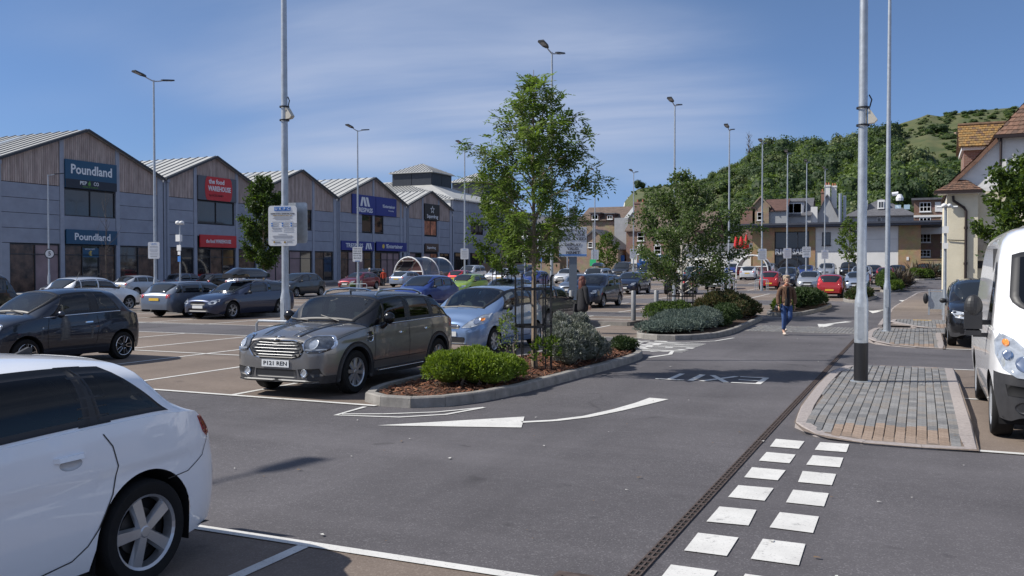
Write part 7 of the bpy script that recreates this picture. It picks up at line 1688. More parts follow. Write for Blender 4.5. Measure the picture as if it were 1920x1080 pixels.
shrub('blue_grey_mound','spreading blue grey cushion plant at the near end of the second bed',-6.55,26.2,[(-.35,-1.2,.22,.62,.75,.28),(.25,-.7,.26,.72,.75,.32),(-.2,.2,.34,.72,.85,.38),(.55,.5,.32,.62,.75,.38),(.15,1.4,.42,.68,.85,.44),(-.45,1.5,.4,.55,.75,.42),(.75,1.6,.36,.42,.7,.36),(.35,2.5,.45,.62,.7,.46)],9500,(.07,.022),LF_BLUEG,[0,0,1],57,tuft=2,updir=.8,k=(0.9, 0.9, 0.68))
shrub('green_shrub','mid green shrub just right of and behind the blue grey mound',-5.85,29.6,[(0,0,.32,.45,.8,.4),(-.1,1.1,.36,.5,.8,.45),(.15,-.9,.2,.3,.5,.25)],3200,(.08,.035),LF_DEEP,[0,1,1],58,tuft=2,k=(0.9, 0.9, 0.8))
shrub('green_shrub','low bright green shrub left behind the blue grey mound',-8.2,30.4,[(0,0,.3,.5,.8,.35),(.5,.8,.3,.5,.7,.4),(-.2,1.2,.3,.5,.7,.35)],2600,(.08,.035),[LF_DEEP[1],LF_LIME[0]],[0,1],59,tuft=2)
shrub('bronze_shrub','tall bronze green shrub with upright tips in the second bed',-6.5,33.6,[(0,0,.62,.62,.8,.75),(.45,.7,.55,.55,.75,.68),(-.55,.3,.72,.5,.6,.75),(-.85,-.3,.5,.5,.55,.6),(.65,-.6,.45,.42,.7,.5),(.7,1.5,.4,.5,.7,.5),(-.1,1.0,.8,.42,.5,.7)],6200,(.12,.045),LF_BRONZE+[LF_DEEP[0]],[0,0,1,1,2],60,tuft=2,updir=.9,k=(0.85, 0.9, 0.66))
shrub('round_green_shrub','large rounded dark green shrub behind the man in the brown jacket',-4.95,43.2,[(0,0,.62,.68,1.4,.7),(.15,1.8,.6,.62,1.4,.68),(-.05,3.6,.5,.55,1.3,.6),(-.35,-1.9,.4,.42,.8,.42),(.2,5.1,.42,.45,1.2,.5)],5600,(.15,.075),LF_DEEP,[0,0,1],61,tuft=2,k=(0.92, 1, 0.66))
shrub('yellow_green_shrub','small yellow green shrub at the near end of the round green shrub',-5.35,39.6,[(0,0,.36,.42,.7,.42)],900,(.12,.06),LF_LIME,[0,1],62,tuft=2,k=(0.9, 0.9, 0.75))
shrub('dark_low_shrub','low dark shrub behind the big lamp post',-3.3,57.2,[(0,0,.45,.5,1.2,.55),(.1,2.0,.4,.5,1.2,.5),(-.2,-1.8,.3,.45,.9,.4)],2400,(.16,.075),LF_DEEP+[LF_BRONZE[0]],[0,1,2],63,tuft=2,k=(1, 1, 0.62))
shrub('grey_bush','grey green bush left of the nearer spiky clump',-2.35,72.4,[(0,0,.6,.6,1.2,.8),(-.2,1.5,.6,.5,1.2,.75)],1300,(.2,.09),LF_BIRCH,[0,1],64,tuft=2)
shrub('lime_mound','bright lime green mound at the foot of the nearer spiky clump',-1.75,71.2,[(0,0,.3,.45,.8,.4),(.1,1.5,.32,.45,.9,.42)],1000,(.16,.08),LF_LIME,[0,1],65,tuft=2)
shrub('lime_mound','yellowish green low hedge at the far bend',-.6,100.5,[(0,0,.45,.8,.7,.55),(.9,.3,.42,.8,.7,.5)],900,(.22,.1),LF_LIME,[0,1],66,tuft=2)
shrub('grey_mound','grey green mound right of the far low hedge',1.9,104,[(0,0,.6,1.4,1.0,.75),(1.2,.4,.5,1.2,1,.65)],1000,(.24,.1),LF_BLUEG,[0,1],67,tuft=2)
def spiky(label,x,y,n,L,seed,grp='bronze spiky plants up the road'):
    e=empty('spiky_plant',(x,y,gz(y)+.1),label=label,cat='plant',group=grp); r=random.Random(seed); b=MB()
    for k in range(n):
        az=r.uniform(0,2*pi); el=r.uniform(.25,1.45); l=L*r.uniform(.6,1.1); w=.035*r.uniform(.8,1.5)*L; c=Vector((r.uniform(-.25,.25)*L,r.uniform(-.25,.25)*L,.05)); d=Vector((cos(az)*cos(el),sin(az)*cos(el),sin(el))); s=Vector((-sin(az),cos(az),0))*w; bend=Vector((cos(az)*.25,sin(az)*.25,-.28))*l; P=[c,c+d*l*.5,c+d*l+bend*(1 if el<1 else .35)]
        b.add([P[0]-s,P[0]+s,P[1]+s,P[1]-s,P[2]],[(0,1,2,3),(3,2,4)],r.randrange(3))
    b.build('blades',LF_SPIKE,e,fix=False)
spiky('nearest bronze spiky plant between the two lamp posts',-1.75,75.5,150,1.9,1); spiky('second bronze spiky plant just behind the nearest one',-1.35,79.5,150,2.0,2); spiky('third bronze spiky plant in the same bed',-1.15,82.6,110,1.7,3)
spiky('bronze spiky plant in front of the yellow brick wall',-.5,102.4,130,2.1,4); spiky('bronze spiky plant beside the dark red car',1.0,102.8,130,2.0,5); spiky('furthest spiky plant against the low brick wall',3.6,106.5,150,2.3,6)
# ---- the wood on the hillside
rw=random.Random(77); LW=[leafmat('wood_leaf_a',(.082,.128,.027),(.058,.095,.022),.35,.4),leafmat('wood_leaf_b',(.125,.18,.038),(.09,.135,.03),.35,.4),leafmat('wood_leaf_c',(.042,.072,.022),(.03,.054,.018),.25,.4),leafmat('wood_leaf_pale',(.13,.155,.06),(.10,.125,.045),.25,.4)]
def crown_proto(seed,n,s):
    r=random.Random(seed); out=[]; lob=[(Vector((r.uniform(-.45,.45),r.uniform(-.45,.45),r.uniform(-.15,.42))),r.uniform(.42,.62)) for _ in range(7)]
    for k in range(n):
        c,R=lob[k%7]; d=rdir(r)
        if d.z<-.3: d.z*=-.6
        p=c+d*R*r.uniform(.82,1.08); nd=(d+rdir(r)*.65).normalized(); t=nd.cross(rdir(r)).normalized(); q=nd.cross(t); a=s*r.uniform(.6,1.3)
        out.append([p-t*a-q*a*.3,p+q*a,p+t*a-q*a*.3,p-q*a*.9])
    return out,lob
protos=[crown_proto(s,680,.058) for s in range(6)]; small_protos=[crown_proto(20+s,70,.2) for s in range(5)]
fw=pchip([(1150,.02),(1200,.06),(1260,.25),(1300,.6),(1335,.9),(1370,.96),(1400,.98),(1440,1.05),(1600,1.0),(1640,.95),(1665,.85),(1690,.66),(1720,.5),(1780,.42),(1850,.42),(1950,.4),(2700,.35)])
wood=MB(); cnt=0
def crown(px,Z,R,mi,b,zoff=.35,squash=1):
    P,lob=rw.choice(protos if R>1.2 else small_protos); X=(px-960)/1700*Z; wx,wy=VW(X,Z); z=hillz(px,Z)+R*zoff; a=rw.uniform(0,6.28); ca,sa=cos(a)*R,sin(a)*R; base=len(b.v)
    for q in P:
        n0=len(b.v)
        for v in q: b.v.append((wx+v.x*ca-v.y*sa,wy+v.x*sa+v.y*ca,z+v.z*R*squash))
        b.f.append((n0,n0+1,n0+2,n0+3)); b.m.append(mi)
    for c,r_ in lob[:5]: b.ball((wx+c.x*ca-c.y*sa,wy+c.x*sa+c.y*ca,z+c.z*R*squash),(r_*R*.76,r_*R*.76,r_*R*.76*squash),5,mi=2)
for k in range(1500):
    px=rw.uniform(1150,2300); Z=150+200*rw.random()**.8; f=(Z-150)/200
    if f>fw(px)+rw.uniform(-.06,.03): continue
    R=rw.uniform(2.6,6.0)*(1 if px>1420 else .5 if px<1360 else .7); crown(px,Z,R,rw.choice((0,0,1,1,2,2,3 if rw.random()<.35 else 1)),wood,.45,rw.uniform(.85,1.25)); cnt+=1
o=wood.build('hillside_wood',LW,fix=False); tag(o,'dense green wood covering the lower slope of the hill','wood',kind='stuff')
scrub=MB()
for k in range(4200):
    px=rw.uniform(1185,2200); Z=150+rw.uniform(.15,1.0)*198; f=(Z-150)/200
    if f<fw(px)-.05: continue
    if noise.noise(Vector((px*.013,Z*.03,0)))<-.12: continue
    crown(px,Z,rw.uniform(.35,1.0) if k%4 else rw.uniform(1.0,2.0),rw.choice((0,1,1,2,3)),scrub,.1,.7)
o=scrub.build('hillside_scrub',LW,fix=False); tag(o,'scattered scrub bushes on the open grassy hillside','scrub',kind='stuff')
def lone(name,label,px,Z,R,mi,sq=1,zoff=.5):
    b=MB(); crown(px,Z,R,mi,b,zoff,sq); tag(b.build(name,LW,fix=False),label,'tree')
lone('lone_tree','lone round tree on the ridge above the chalk cliff',1198,346,2.6,2); lone('pointed_tree','dark pointed conifer breaking the wooded skyline',1570,338,3.4,2,1.7,.9); lone('brown_tree','brownish bare crowned tree behind the white chimneys',1640,168,5.2,3,1.3,1.1); lone('hill_bush','single dark bush on the bare upper ridge',1785,345,1.6,2,1,.3); lone('hill_thicket','wide dark thicket on the open slope at upper right',1752,318,4.6,2,.6,.2)
ru=MB(); X,Z=(1806-960)/1700*300,300; wx,wy=VW(X,Z); ru.box((wx,wy,hillz(1806,300)+.5),(6.5,1.5,1.6),rz=TH); ru.box((wx+4.6,wy+2,hillz(1826,300)+.8),(2.5,1.5,1.5),rz=TH); tag(ru.build('hill_ruin',M_STN,fix=False),'low broken stone wall near the top of the hill','ruin')
# ---------------------------------------------------------------- lamp posts, signs, guards, bollards
M_HEAD=mat('lamp_head',(.03,.032,.036),.45); M_LED=mat('lamp_glass',(.35,.37,.38),.25)
lp_shaft={}
def lamp_post(x,y,label,H=11.2,base=0,black=False,arms=((0,1),(0,-1)),R=1.0,z=None,single=False,rz=0):
    e=empty('lamp_post',(x,y,gz(y)+base),rz,label=label,cat='lamp post',group='tall galvanised lamp posts in the car park')
    k=(H,black,R)
    if k not in lp_shaft:
        b=MB(); b.lathe([(.0,0),(.19*R,0),(.19*R,.02),(.125*R,.025),(.125*R,1.27),(.12*R,1.33),(.092*R,1.45),(.088*R,1.6),(.076*R,H*.5),(.05*R,H),(.0,H+.02)],18); b.box((0,-.122*R,.97),(.10,.012,.52)); m1=b.mesh('shaft',M_GALV,True)
        b=MB(); b.lathe([(.1255*R,.01),(.1285*R,.01),(.1285*R,.64),(.1255*R,.64)],18); m2=b.mesh('black_band',M_BLACK,True); lp_shaft[k]=(m1,m2)
    link('shaft',lp_shaft[k][0],e)
    if black: link('black_band',lp_shaft[k][1],e)
    for dx,dy in arms:
        if ('arm',) not in lp_shaft:
            b=MB(); b.tube([(0,.03,0),(0,.28,.05),(0,.55,.12)],.03,7); a=b.mesh('arm',M_GALV)
            b=MB(); P=[(-.07,0),(.07,0),(.14,.2),(.15,.72),(-.15,.72),(-.14,.2)]; sl=.16
            b.add([(px,py,py*sl) for px,py in P]+[(px*.8,py,py*sl+.075) for px,py in P],[(5,4,3,2,1,0),(6,7,8,9,10,11)]+[(i,(i+1)%6,(i+1)%6+6,i+6) for i in range(6)]); h=b.mesh('lamp_head',M_HEAD)
            b=MB(); b.add([(-.11,.3,.3*sl-.004),(.11,.3,.3*sl-.004),(.11,.66,.66*sl-.004),(-.11,.66,.66*sl-.004)],[(3,2,1,0)]); l=b.mesh('lamp_lens',M_LED,fix=False); lp_shaft[('arm',)]=(a,h,l)
        a,h,l=lp_shaft[('arm',)]; rz_=atan2(-dx,dy)
        q=link('arm',a,e,(0,0,H-.05),(0,0,rz_)); hd=link('lamp_head',h,e,(dx*.52,dy*.52,H+.06),(0,0,rz_)); link('lamp_lens',l,hd)
    return e
def plate_sign(x,y,z,w,h,label,lines=None,rz=0,off=.13,bold=None,m=None,name='parking_sign'):
    """a sheet sign facing -Y (turned by rz), fixed just in front of a post at x,y"""
    e=empty(name,(x,y,z),rz,label=label,cat='sign')
    b=MB(); P=[]
    r=.05*w*2
    for cx,cz,a0 in((w/2-r,r,-pi/2),(w/2-r,h-r,0),(-w/2+r,h-r,pi/2),(-w/2+r,r,pi)):
        for k in range(4): a=a0+pi/2*k/3; P.append((cx+r*cos(a),cz+r*sin(a)))
    b.prism(P,'y',-off-.012,-off); b.build('plate',m or M_WHITE,e)
    b=MB(); b.bx(-.1,.1,-off+.002,.1,h*.2,h*.24); b.bx(-.1,.1,-off+.002,.1,h*.76,h*.8); b.build('bracket',M_GALV,e)
    for (txt,zc,s,wd,mm,xx) in (lines or []): lettering(txt,e,(xx,-off-.014,zc*h),s,ROT_YS,mm or M_INKS,.01,width=wd,depth=.002)
    return e
M_INKS=mat('sign_ink',(.05,.05,.06),.6); M_INKB=mat('sign_blue',(.05,.20,.55),.5); M_INKG=mat('sign_grey_ink',(.30,.30,.31),.6); M_INKO=mat('sign_ochre',(.45,.30,.08),.6)
def grey_bars(e,w,h,rows,off=.13,name='small_print'):
    b=MB()
    for zc,fr,th,x in rows: b.bx(x*w-fr*w/2,x*w+fr*w/2,-off-.015,-off-.012,zc*h-th/2,zc*h+th/2)
    o=b.build(name,M_INKG,e,fix=False); o['kind']='stuff'; return o
PO=[(-.88,15.77,'nearest lamp post with black foot band on the grey paved island',.10,True,1.0),(-.9,28.69,'second lamp post on the paved island further up the road',.1,False,.95),(-12.25,15.5,'lamp post carrying the large white rules sign behind the striped car',0,False,1.0),(-34.5,33.6,'lamp post with white sign between the white hatchback and the silver estate',0,False,.95),(-34.7,51.6,'lamp post with white sign right of the plain gable',0,False,.95),(-14.5,36.3,'lamp post rising behind the tallest tree',0,False,.95),(-12.85,51.0,'lamp post rising behind the left half of the second tree',0,False,.95),(-11.95,62.4,'lamp post with low rail right of the second tree',0,False,.95),(-11.1,71.0,'lamp post with white sign beside the small red hatchback',0,False,.95),(-10.3,79.1,'lamp post with white sign in front of the lettered glass front',0,False,.95),(-9.75,88.1,'lamp post at the yellow brick pier of the far shop',0,False,.95),(-8.95,97.0,'lamp post in front of the white rendered wall window',0,False,.95),(-31.9,61.9,'lamp post with white sign in front of the plain hall',0,False,.95),(-26.9,89.9,'lamp post in front of the red brown brick house',0,False,.95),(-29.9,86.5,'lamp post with white sign in front of the grey gable wall',0,False,.9),(-16.4,1.55,'lamp post past the left edge of the photo whose shadow crosses the near road',0,False,1.0)]
for x,y,l,b0,bk,R in PO: lamp_post(x,y,l,11.2,b0,bk,R=R*.86,arms=((0,1),) if x<-16 and y<2 else ((0,1),(0,-1)))
lamp_post(-57.6,46.1,'slim post with round speed limit sign in front of the leftmost shop window',8.6,.1,arms=((0,1),),R=.75)
lamp_post(-33.6,88.5,'slim lamp post in front of the tan stone house',9.5,0,arms=((0,1),),R=.8)
# signs on the posts
s=plate_sign(-12.25,15.5,2.42,.62,.84,'large white parking rules sign with blue heading on the post behind the striped car',[('ST JAMES RETAIL & LEISURE PARK, DOVER',.80,.038,.52,None,0),('TERMS OF PARKING APPLY 24/7',.755,.03,.42,M_INKO,0)],rz=.3)
for i,ch in enumerate('UKPC'):
    b=MB(); x=-.135+i*.09; b.bx(x-.042,x+.042,-.147,-.143,.835*.84+.03,.835*.84+.115); q=b.build('heading_square',M_INKB,s,fix=False); lettering(ch,q,(x,-.149,.835*.84+.072),.075,ROT_YS,M_LW,.015,depth=.002)
grey_bars(s,.62,.84,[(.72,.6,.008,0),(.69,.68,.008,0),(.66,.5,.008,0),(.60,.74,.006,0),(.445,.36,.008,-.2),(.42,.3,.008,-.2),(.445,.36,.008,.21),(.40,.36,.008,.21),(.375,.36,.008,-.2),(.35,.36,.008,.21),(.29,.3,.008,0),(.25,.7,.008,0),(.225,.7,.008,0),(.2,.62,.008,0),(.15,.8,.004,0),(.10,.2,.012,-.18),(.08,.2,.012,-.18),(.10,.2,.02,.24)])
for i,(x,z) in enumerate(((-.23,.555),(.0,.555),(.19,.555),(-.23,.50),(.0,.50),(.19,.50))):
    b=MB(); b.bx(x-.016,x+.016,-.147,-.143,z*.84-.014,z*.84+.014); b.build('pictogram',M_INKB,s,fix=False); grey_bars(s,.62,.84,[(z,.2,.008,(x+.085)/.62),(z-.012,.16,.006,(x+.075)/.62)])
b=MB(); b.lathe([(.022,-.147),(.022,-.143),(.001,-.147)],12,(.05,0,.09*.84),'y'); b.bx(-.2,-.165,-.147,-.143,.06,.1); b.build('scheme_emblem',M_INKO,s,fix=False)
p=plate_sign(-12.13,15.55,2.48,.66,.86,'plain grey back of the second sign on the same post as the rules sign',rz=pi+.05,m=M_GALV,off=.10); 
# cctv sensor strapped high on the same post
def sensor(x,y,z,label):
    e=empty('sensor_box',(x,y,z),label=label,cat='sensor'); b=MB(); b.lathe([(.10,.0),(.105,.0),(.105,.03),(.10,.03)],14); b.lathe([(.10,.28),(.105,.28),(.105,.31),(.10,.31)],14); b.build('strap',M_BLACK,e); b=MB(); b.prism([(.08,.03),(.17,.04),(.22,.09),(.10,.27),(.08,.27)],'y',-.06,.06); b.build('housing',mat('beige_plastic',(.5,.47,.40),.6),e); b=MB(); b.tube([(.1,0,.3),(.13,0,.42),(.09,0,.5)],.012,6); b.build('cable',M_BLACK,e)
sensor(-12.25,15.5,5.05,'small beige sensor box strapped to the lamp post above the rules sign'); sensor(-.88,15.77,4.25,'small pale sensor box strapped high on the nearest lamp post')
LAB=[(-34.5,33.6,.58,.82,2.42,'white parking sign on the post left of the silver estate'),(-31.9,61.9,.62,.82,2.5,'white parking sign in front of the plain grey hall'),(-11.1,71.0,.66,.86,2.35,'white parking sign above the small red hatchback'),(-10.3,79.1,.66,.86,2.45,'white parking sign in front of the lettered glass'),(-8.95,97.0,.7,.9,2.2,'white parking sign against the white rendered wall'),(-29.9,86.5,.75,1.0,2.35,'white parking sign in front of the grey gable wall'),(-26.9,89.9,.75,1.0,2.4,'white parking sign left of the blue shop front'),(-14.3,75,.55,.75,2.2,'white parking sign half covered by the leaves of the second tree'),(-14.9,36.3,.5,.8,2.5,'white sign plate peeping out left of the caged trunk')]
def far_sign(x,y,w,h,z,lab):
    s=plate_sign(x,y,gz(y)+z,w,h,lab,[('UKPC',.88,.09,w*.5,M_INKB,0)],rz=.35); grey_bars(s,w,h,[(.74,.7,.02,0),(.66,.75,.015,0),(.56,.7,.012,0),(.5,.74,.012,0),(.42,.6,.02,0),(.32,.74,.012,0),(.24,.7,.012,0),(.14,.6,.02,0)]); return s
for a in LAB: far_sign(*a)
def words_sign(x,y,w,h,z,lab,words,rz=.3,m=None):
    n=len(words); s=plate_sign(x,y,gz(y)+z,w,h,lab,[(t,.92-(i+.2)*.80/n,h/n*.52,w*min(.82,.11*len(t)),None,0) for i,t in enumerate(words)],rz=rz,m=m); b=MB(); b.bx(-w*.25,w*.25,-.147,-.143,.03*h,.07*h); b.build('blue_strip',M_INKB,s,fix=False); return s
words_sign(-34.7,51.6,.66,.98,2.35,'white sign with bold black reminder words right of the plain gable',['HAVE YOU','PAID AND','DISPLAYED?','PAY AT THE','MACHINE'])
words_sign(-9.75,88.1,.75,1.0,2.45,'white sign with black words on the yellow brick pier post',['HAVE YOU','PAID AND','DISPLAYED?','VALID','PERMIT'])
big=empty('large_reminder_sign',(-13.9,37.3,gz(37)),.3,label='large pale sign with black capital words on a grey post behind the caged trunk',cat='sign')
b=MB(); b.bx(-.6,.6,-.06,-.02,2.45,3.75); b.build('plate',mat('pale_grey_sign',(.55,.58,.63),.5),big); b=MB(); b.bx(-.6,.6,-.066,-.06,2.5,2.56); b.build('blue_strip',M_INKB,big); b=MB(); b.bx(-.17,.17,-.018,.08,-.1,4.6); b.build('post',mat('blue_grey_post',(.14,.17,.21),.5),big)
for i,t in enumerate(['HAVE YOU','PAID FOR','DISPLAYED?','DISPLAY','VALID','PERMIT']): lettering(t,big,(0,-.068,3.58-.175*i-(.08 if i>2 else 0)),.17,ROT_YS,M_INKS,.015,width=.13*len(t) if i<3 else .1*len(t),depth=.004)
sp=empty('speed_sign',(-57.6,46.1,3.0),pi/2-.3,label='round white speed limit sign with the figure 5 and a dark rim',cat='sign'); b=MB(); b.lathe([(.001,-.1),(.36,-.1),(.36,-.12),(.29,-.123)],24,(0,0,0),'y'); b.build('rim',M_INKS,sp); b=MB(); b.lathe([(.001,-.125),(.29,-.125),(.29,-.11)],24,(0,0,0),'y'); b.build('face',M_WHITE,sp); lettering('5',sp,(0,-.127,0),.42,ROT_YS,M_INKS,.02,depth=.003)
def cctv(x,y,H,label,blue=True,k=1.0):
    e=empty('camera_post',(x,y,gz(y)),label=label,cat='camera post'); b=MB(); b.tube([(0,0,0),(0,0,H)],[.07,.05],10); b.build('post',M_GALV,e); b=MB(); b.box((0,-.1,H*.80),(.42*k,.25*k,.5*k)); b.build('cabinet',M_WFR,e); b=MB(); b.box((0,-.1,H*.66),(.38*k,.06,.42*k)); b.build('notice',M_WFR,e); b=MB(); b.ball((-.1*k,-.1,H+.1*k),(.2*k,.16*k,.16*k),8); b.ball((.25*k,-.05,H+.1*k),(.16*k,.2*k,.14*k),8); b.tube([(-.3,0,H),(.4,0,H)],.04,6); b.build('camera',M_WFR,e,smooth=True)
    if blue: b=MB(); b.box((0,-.09,H*.5),(.26,.03,.4)); b.build('blue_notice',M_INKB,e); b=MB(); b.box((0,-.09,H*.585),(.26,.03,.26)); b.build('white_notice',M_WHITE,e)
cctv(-50.5,51.6,5.2,'camera post with white cabinets and blue notice beside the red signs'); cctv(.80,37.0,4.2,'short grey camera post with white camera in front of the white corner house',False,.5); cctv(-38.0,92,4.6,'camera post with round white head and blue notice by the glazed block'); cctv(-33.0,76,4.4,'camera post with white domed head above the trolley shelter',False)
ns=empty('green_notice',(-29.2,84,gz(84)),label='small green notice on a thin post in front of the stone houses',cat='sign'); b=MB(); b.tube([(0,0,0),(0,0,6)],.05,6); b.build('post',M_GALV,ns); b=MB(); b.bx(-.32,.32,-.1,-.06,1.75,2.4); b.build('plate',mat('green_notice_plate',(.03,.42,.16),.5),ns)
p44=empty('white_board',(-26.7,90.5,gz(90)),label='small white board with black marks left of the white parking sign by the blue hoarding',cat='sign'); b=MB(); b.bx(-.6,.0,-.1,-.06,1.9,2.7); b.build('plate',M_WHITE,p44); lettering('14',p44,(-.3,-.105,2.4),.4,ROT_YS,M_INKS,.02)
# bollards
def bollard(x,y,label,h=1.0,r=.055,m=None,group=None,base=0):
    b=MB(); b.lathe([(0,0),(r,0),(r,h-.02),(r*.8,h),(0,h)],14); return tag(b.build('bollard',m or M_BOLL,loc=(x,y,gz(y)+base),smooth=True),label,'bollard',group)
M_BOLL=mat('grey_bollard',(.22,.22,.22),.5,metal=.3,var=.15,scale=6); G='grey metal bollards on the pavement'
bollard(-9.15,30.6,'grey bollard left of the pair at the end of the raised pavement',1.05,.085,group=G,base=.12); bollard(-8.55,31.4,'grey bollard right of the pair, nearest the blue grey mound',1.05,.085,group=G,base=.12); bollard(-11.2,29.9,'grey bollard right behind the walking woman',1.05,.085,group=G,base=.12)
bollard(-19.3,30.2,'grey bollard between the dark estate and the striped car',1.05,.08,group=G,base=.12); bollard(-28.9,30.2,'grey bollard left of the silver estate roof',1.05,.08,group=G,base=.12); bollard(-37.5,30.2,'grey bollard behind the rounded dark blue car',1.05,.08,group=G,base=.12); bollard(-41.5,62.2,'short grey bollard in front of the dark red hatchback',.8,.09,group=G)
tb=empty('pedestrian_rail',(.3,40.3,.05),label='grey rail panel with black rubbish sack beside the white corner house',cat='railing')
b=MB()
for x in(0,.5): b.bx(x-.03,x+.03,-.03,.03,0,1.05)
b.bx(-.03,.53,-.02,.02,.98,1.04); b.bx(0,.5,-.01,.01,.25,.95); b.build('panel',M_GALV,tb); b=MB(); b.ball((-.12,-.05,.68),(.1,.1,.22),8); b.build('rubbish_sack',M_BLACK,tb)
# hoop rails round the lamp posts
def hoops(x,y,label,r=.42,h=.85):
    e=empty('hoop_rail',(x,y,gz(y)),label=label,cat='guard rail',group='low tube rails round lamp posts')
    for s in(-1,1):
        b=MB(); b.tube([(-r,s*r,0),(-r,s*r,h-.06),(-r+.06,s*r,h),(r-.06,s*r,h),(r,s*r,h-.06),(r,s*r,0)],.028,7); b.build('hoop',M_GALV,e)
    b=MB(); b.tube([(-r,-r,h*.5),(-r,r,h*.5)],.024,6); b.tube([(r,-r,h*.5),(r,r,h*.5)],.024,6); b.build('side_bar',M_GALV,e)
for x,y,l in((-12.25,15.5,'low tube rail round the post behind the striped car bonnet'),(-34.7,51.6,'low tube rail round the post beside the dark red hatchback'),(-11.95,62.4,'low tube rail round the post right of the second tree'),(-11.1,71.0,'low tube rail round the post by the small red hatchback')): hoops(x,y,l)
# tree guards
def guard(x,y,label,r=.34,h=1.72,n=10,rb=.013,z0=.1,low=.03):
    e=empty('tree_guard',(x,y,gz(y)+z0),label=label,cat='tree guard',group='black steel tree guards'); bar=None
    for k in range(n):
        a=2*pi*k/n+.15
        if not bar:
            b=MB(); b.tube([(0,0,0),(0,0,h-.04),(.02,0,h),(.045,0,h+.005)],rb,6); bar=b.mesh('bar',M_BLACK,True)
        link('bar',bar,e,(cos(a)*r,sin(a)*r,0),(0,0,a))
    for z in(low,h*.47,h*.86):
        b=MB(); P=[(cos(2*pi*k/24)*r*.985,sin(2*pi*k/24)*r*.985,z) for k in range(25)]; 
        b.lathe([(r*.97,z-.022),(r*.985,z-.022),(r*.985,z+.022),(r*.97,z+.022),(r*.97,z-.022)],28); b.build('ring',M_BLACK,e)
    return e
guard(-6.40,15.12,'tall black bar guard round the trunk of the tallest tree'); guard(-8.55,35.1,'black bar guard round the second tree behind the mound',.55,1.62,10,.016,.1,.5)
guard(-19.0,40.9,'black bar guard beyond the tallest tree guard on its left',.5,1.8,10,.016); guard(-45.5,40.4,'black bar guard round the thin bare tree',.5,1.75,9,.018)
# trolley shelters: hoops with clear canopy
def shelter(x,y,label,n=3,w=3.0,rz=0,H=2.5,step=3.2):
    e=empty('trolley_shelter',(x,y,gz(y)),rz,label=label,cat='trolley shelter'); 
    def arc(k): return [(-w/2*cos(pi*t/12),k*step,.9+(H-.9)*sin(pi*t/12)) for t in range(13)]
    for k in range(n):
        b=MB(); b.tube([(-w/2,k*step,0)]+arc(k)+[(w/2,k*step,0)],.07,8); b.build('hoop',M_WFR,e,smooth=True)
    b=MB(); b.tube([(-w/2,0,1.35),(w/2,0,1.35)],.05,6); b.build('cross_bar',M_WFR,e)
    for k in range(n-1):
        A,B=arc(k),arc(k+1); b=MB(); b.add(A+B,[(i,i+1,14+i,13+i) for i in range(12)]); b.build('canopy',glass_mat('smoked_canopy',.45,(.7,.75,.8)),e,smooth=True,fix=False)
        b=MB(); 
        for s in(-1,1): b.bx(s*w/2-.02,s*w/2+.02,k*step+.1,(k+1)*step-.1,.5,.95)
        b.build('red_panel',M_REDS,e)
    b=MB(); b.bx(-w/2+.06,w/2-.06,n*step-step-.05,n*step-step,.2,1.3); b.build('end_panel',mat('pink_panel',(.5,.28,.28),.5),e); return e
shelter(-45.6,76.5,'arched trolley shelter with white hoops and red panels in front of the royal blue signs',3,3.3,H=2.75); shelter(-16.9,101.5,'arched white hooped shelter in front of the brick shop',2,3.4,H=2.6,step=2.5)
pb=empty('planter_tub',(-41.0,60.2,gz(60)),label='small dark tub with green plant at the edge of the shop pavement',cat='planter'); b=MB(); b.lathe([(.25,0),(.32,.4),(.28,.4)],12); b.build('tub',M_DARK,pb); b=MB(); b.ball((0,0,.5),(.36,.36,.2),6); b.build('plant',LF_LIME[0],pb)
# ---------------------------------------------------------------- people
M_SKIN=mat('skin',(.50,.29,.20),.55,var=.06,scale=12)
def skinned(name,joints,edges,m,parent,sub=2,root=0):
    me=bpy.data.meshes.new(name); me.from_pydata([j[0] for j in joints],edges,[]); o=bpy.data.objects.new(name,me); COL.objects.link(o)
    o.modifiers.new('skin','SKIN'); 
    if not me.skin_vertices: me.skin_vertices.new() if hasattr(me.skin_vertices,'new') else None
    for i,j in enumerate(joints):
        v=me.skin_vertices[0].data[i]; v.radius=(j[1],j[2] if len(j)>2 else j[1]); v.use_root=(i==root)
    s=o.modifiers.new('sub','SUBSURF'); s.levels=sub; s.render_levels=sub; o.modifiers['skin'].use_smooth_shade=True
    bpy.context.view_layer.update(); dg=bpy.context.evaluated_depsgraph_get(); m2=bpy.data.meshes.new_from_object(o.evaluated_get(dg)); m2.name=name; bpy.data.objects.remove(o); m2.materials.clear(); m2.materials.append(m)
    m2.polygons.foreach_set('use_smooth',[True]*len(m2.polygons))
    return link(name,m2,parent)
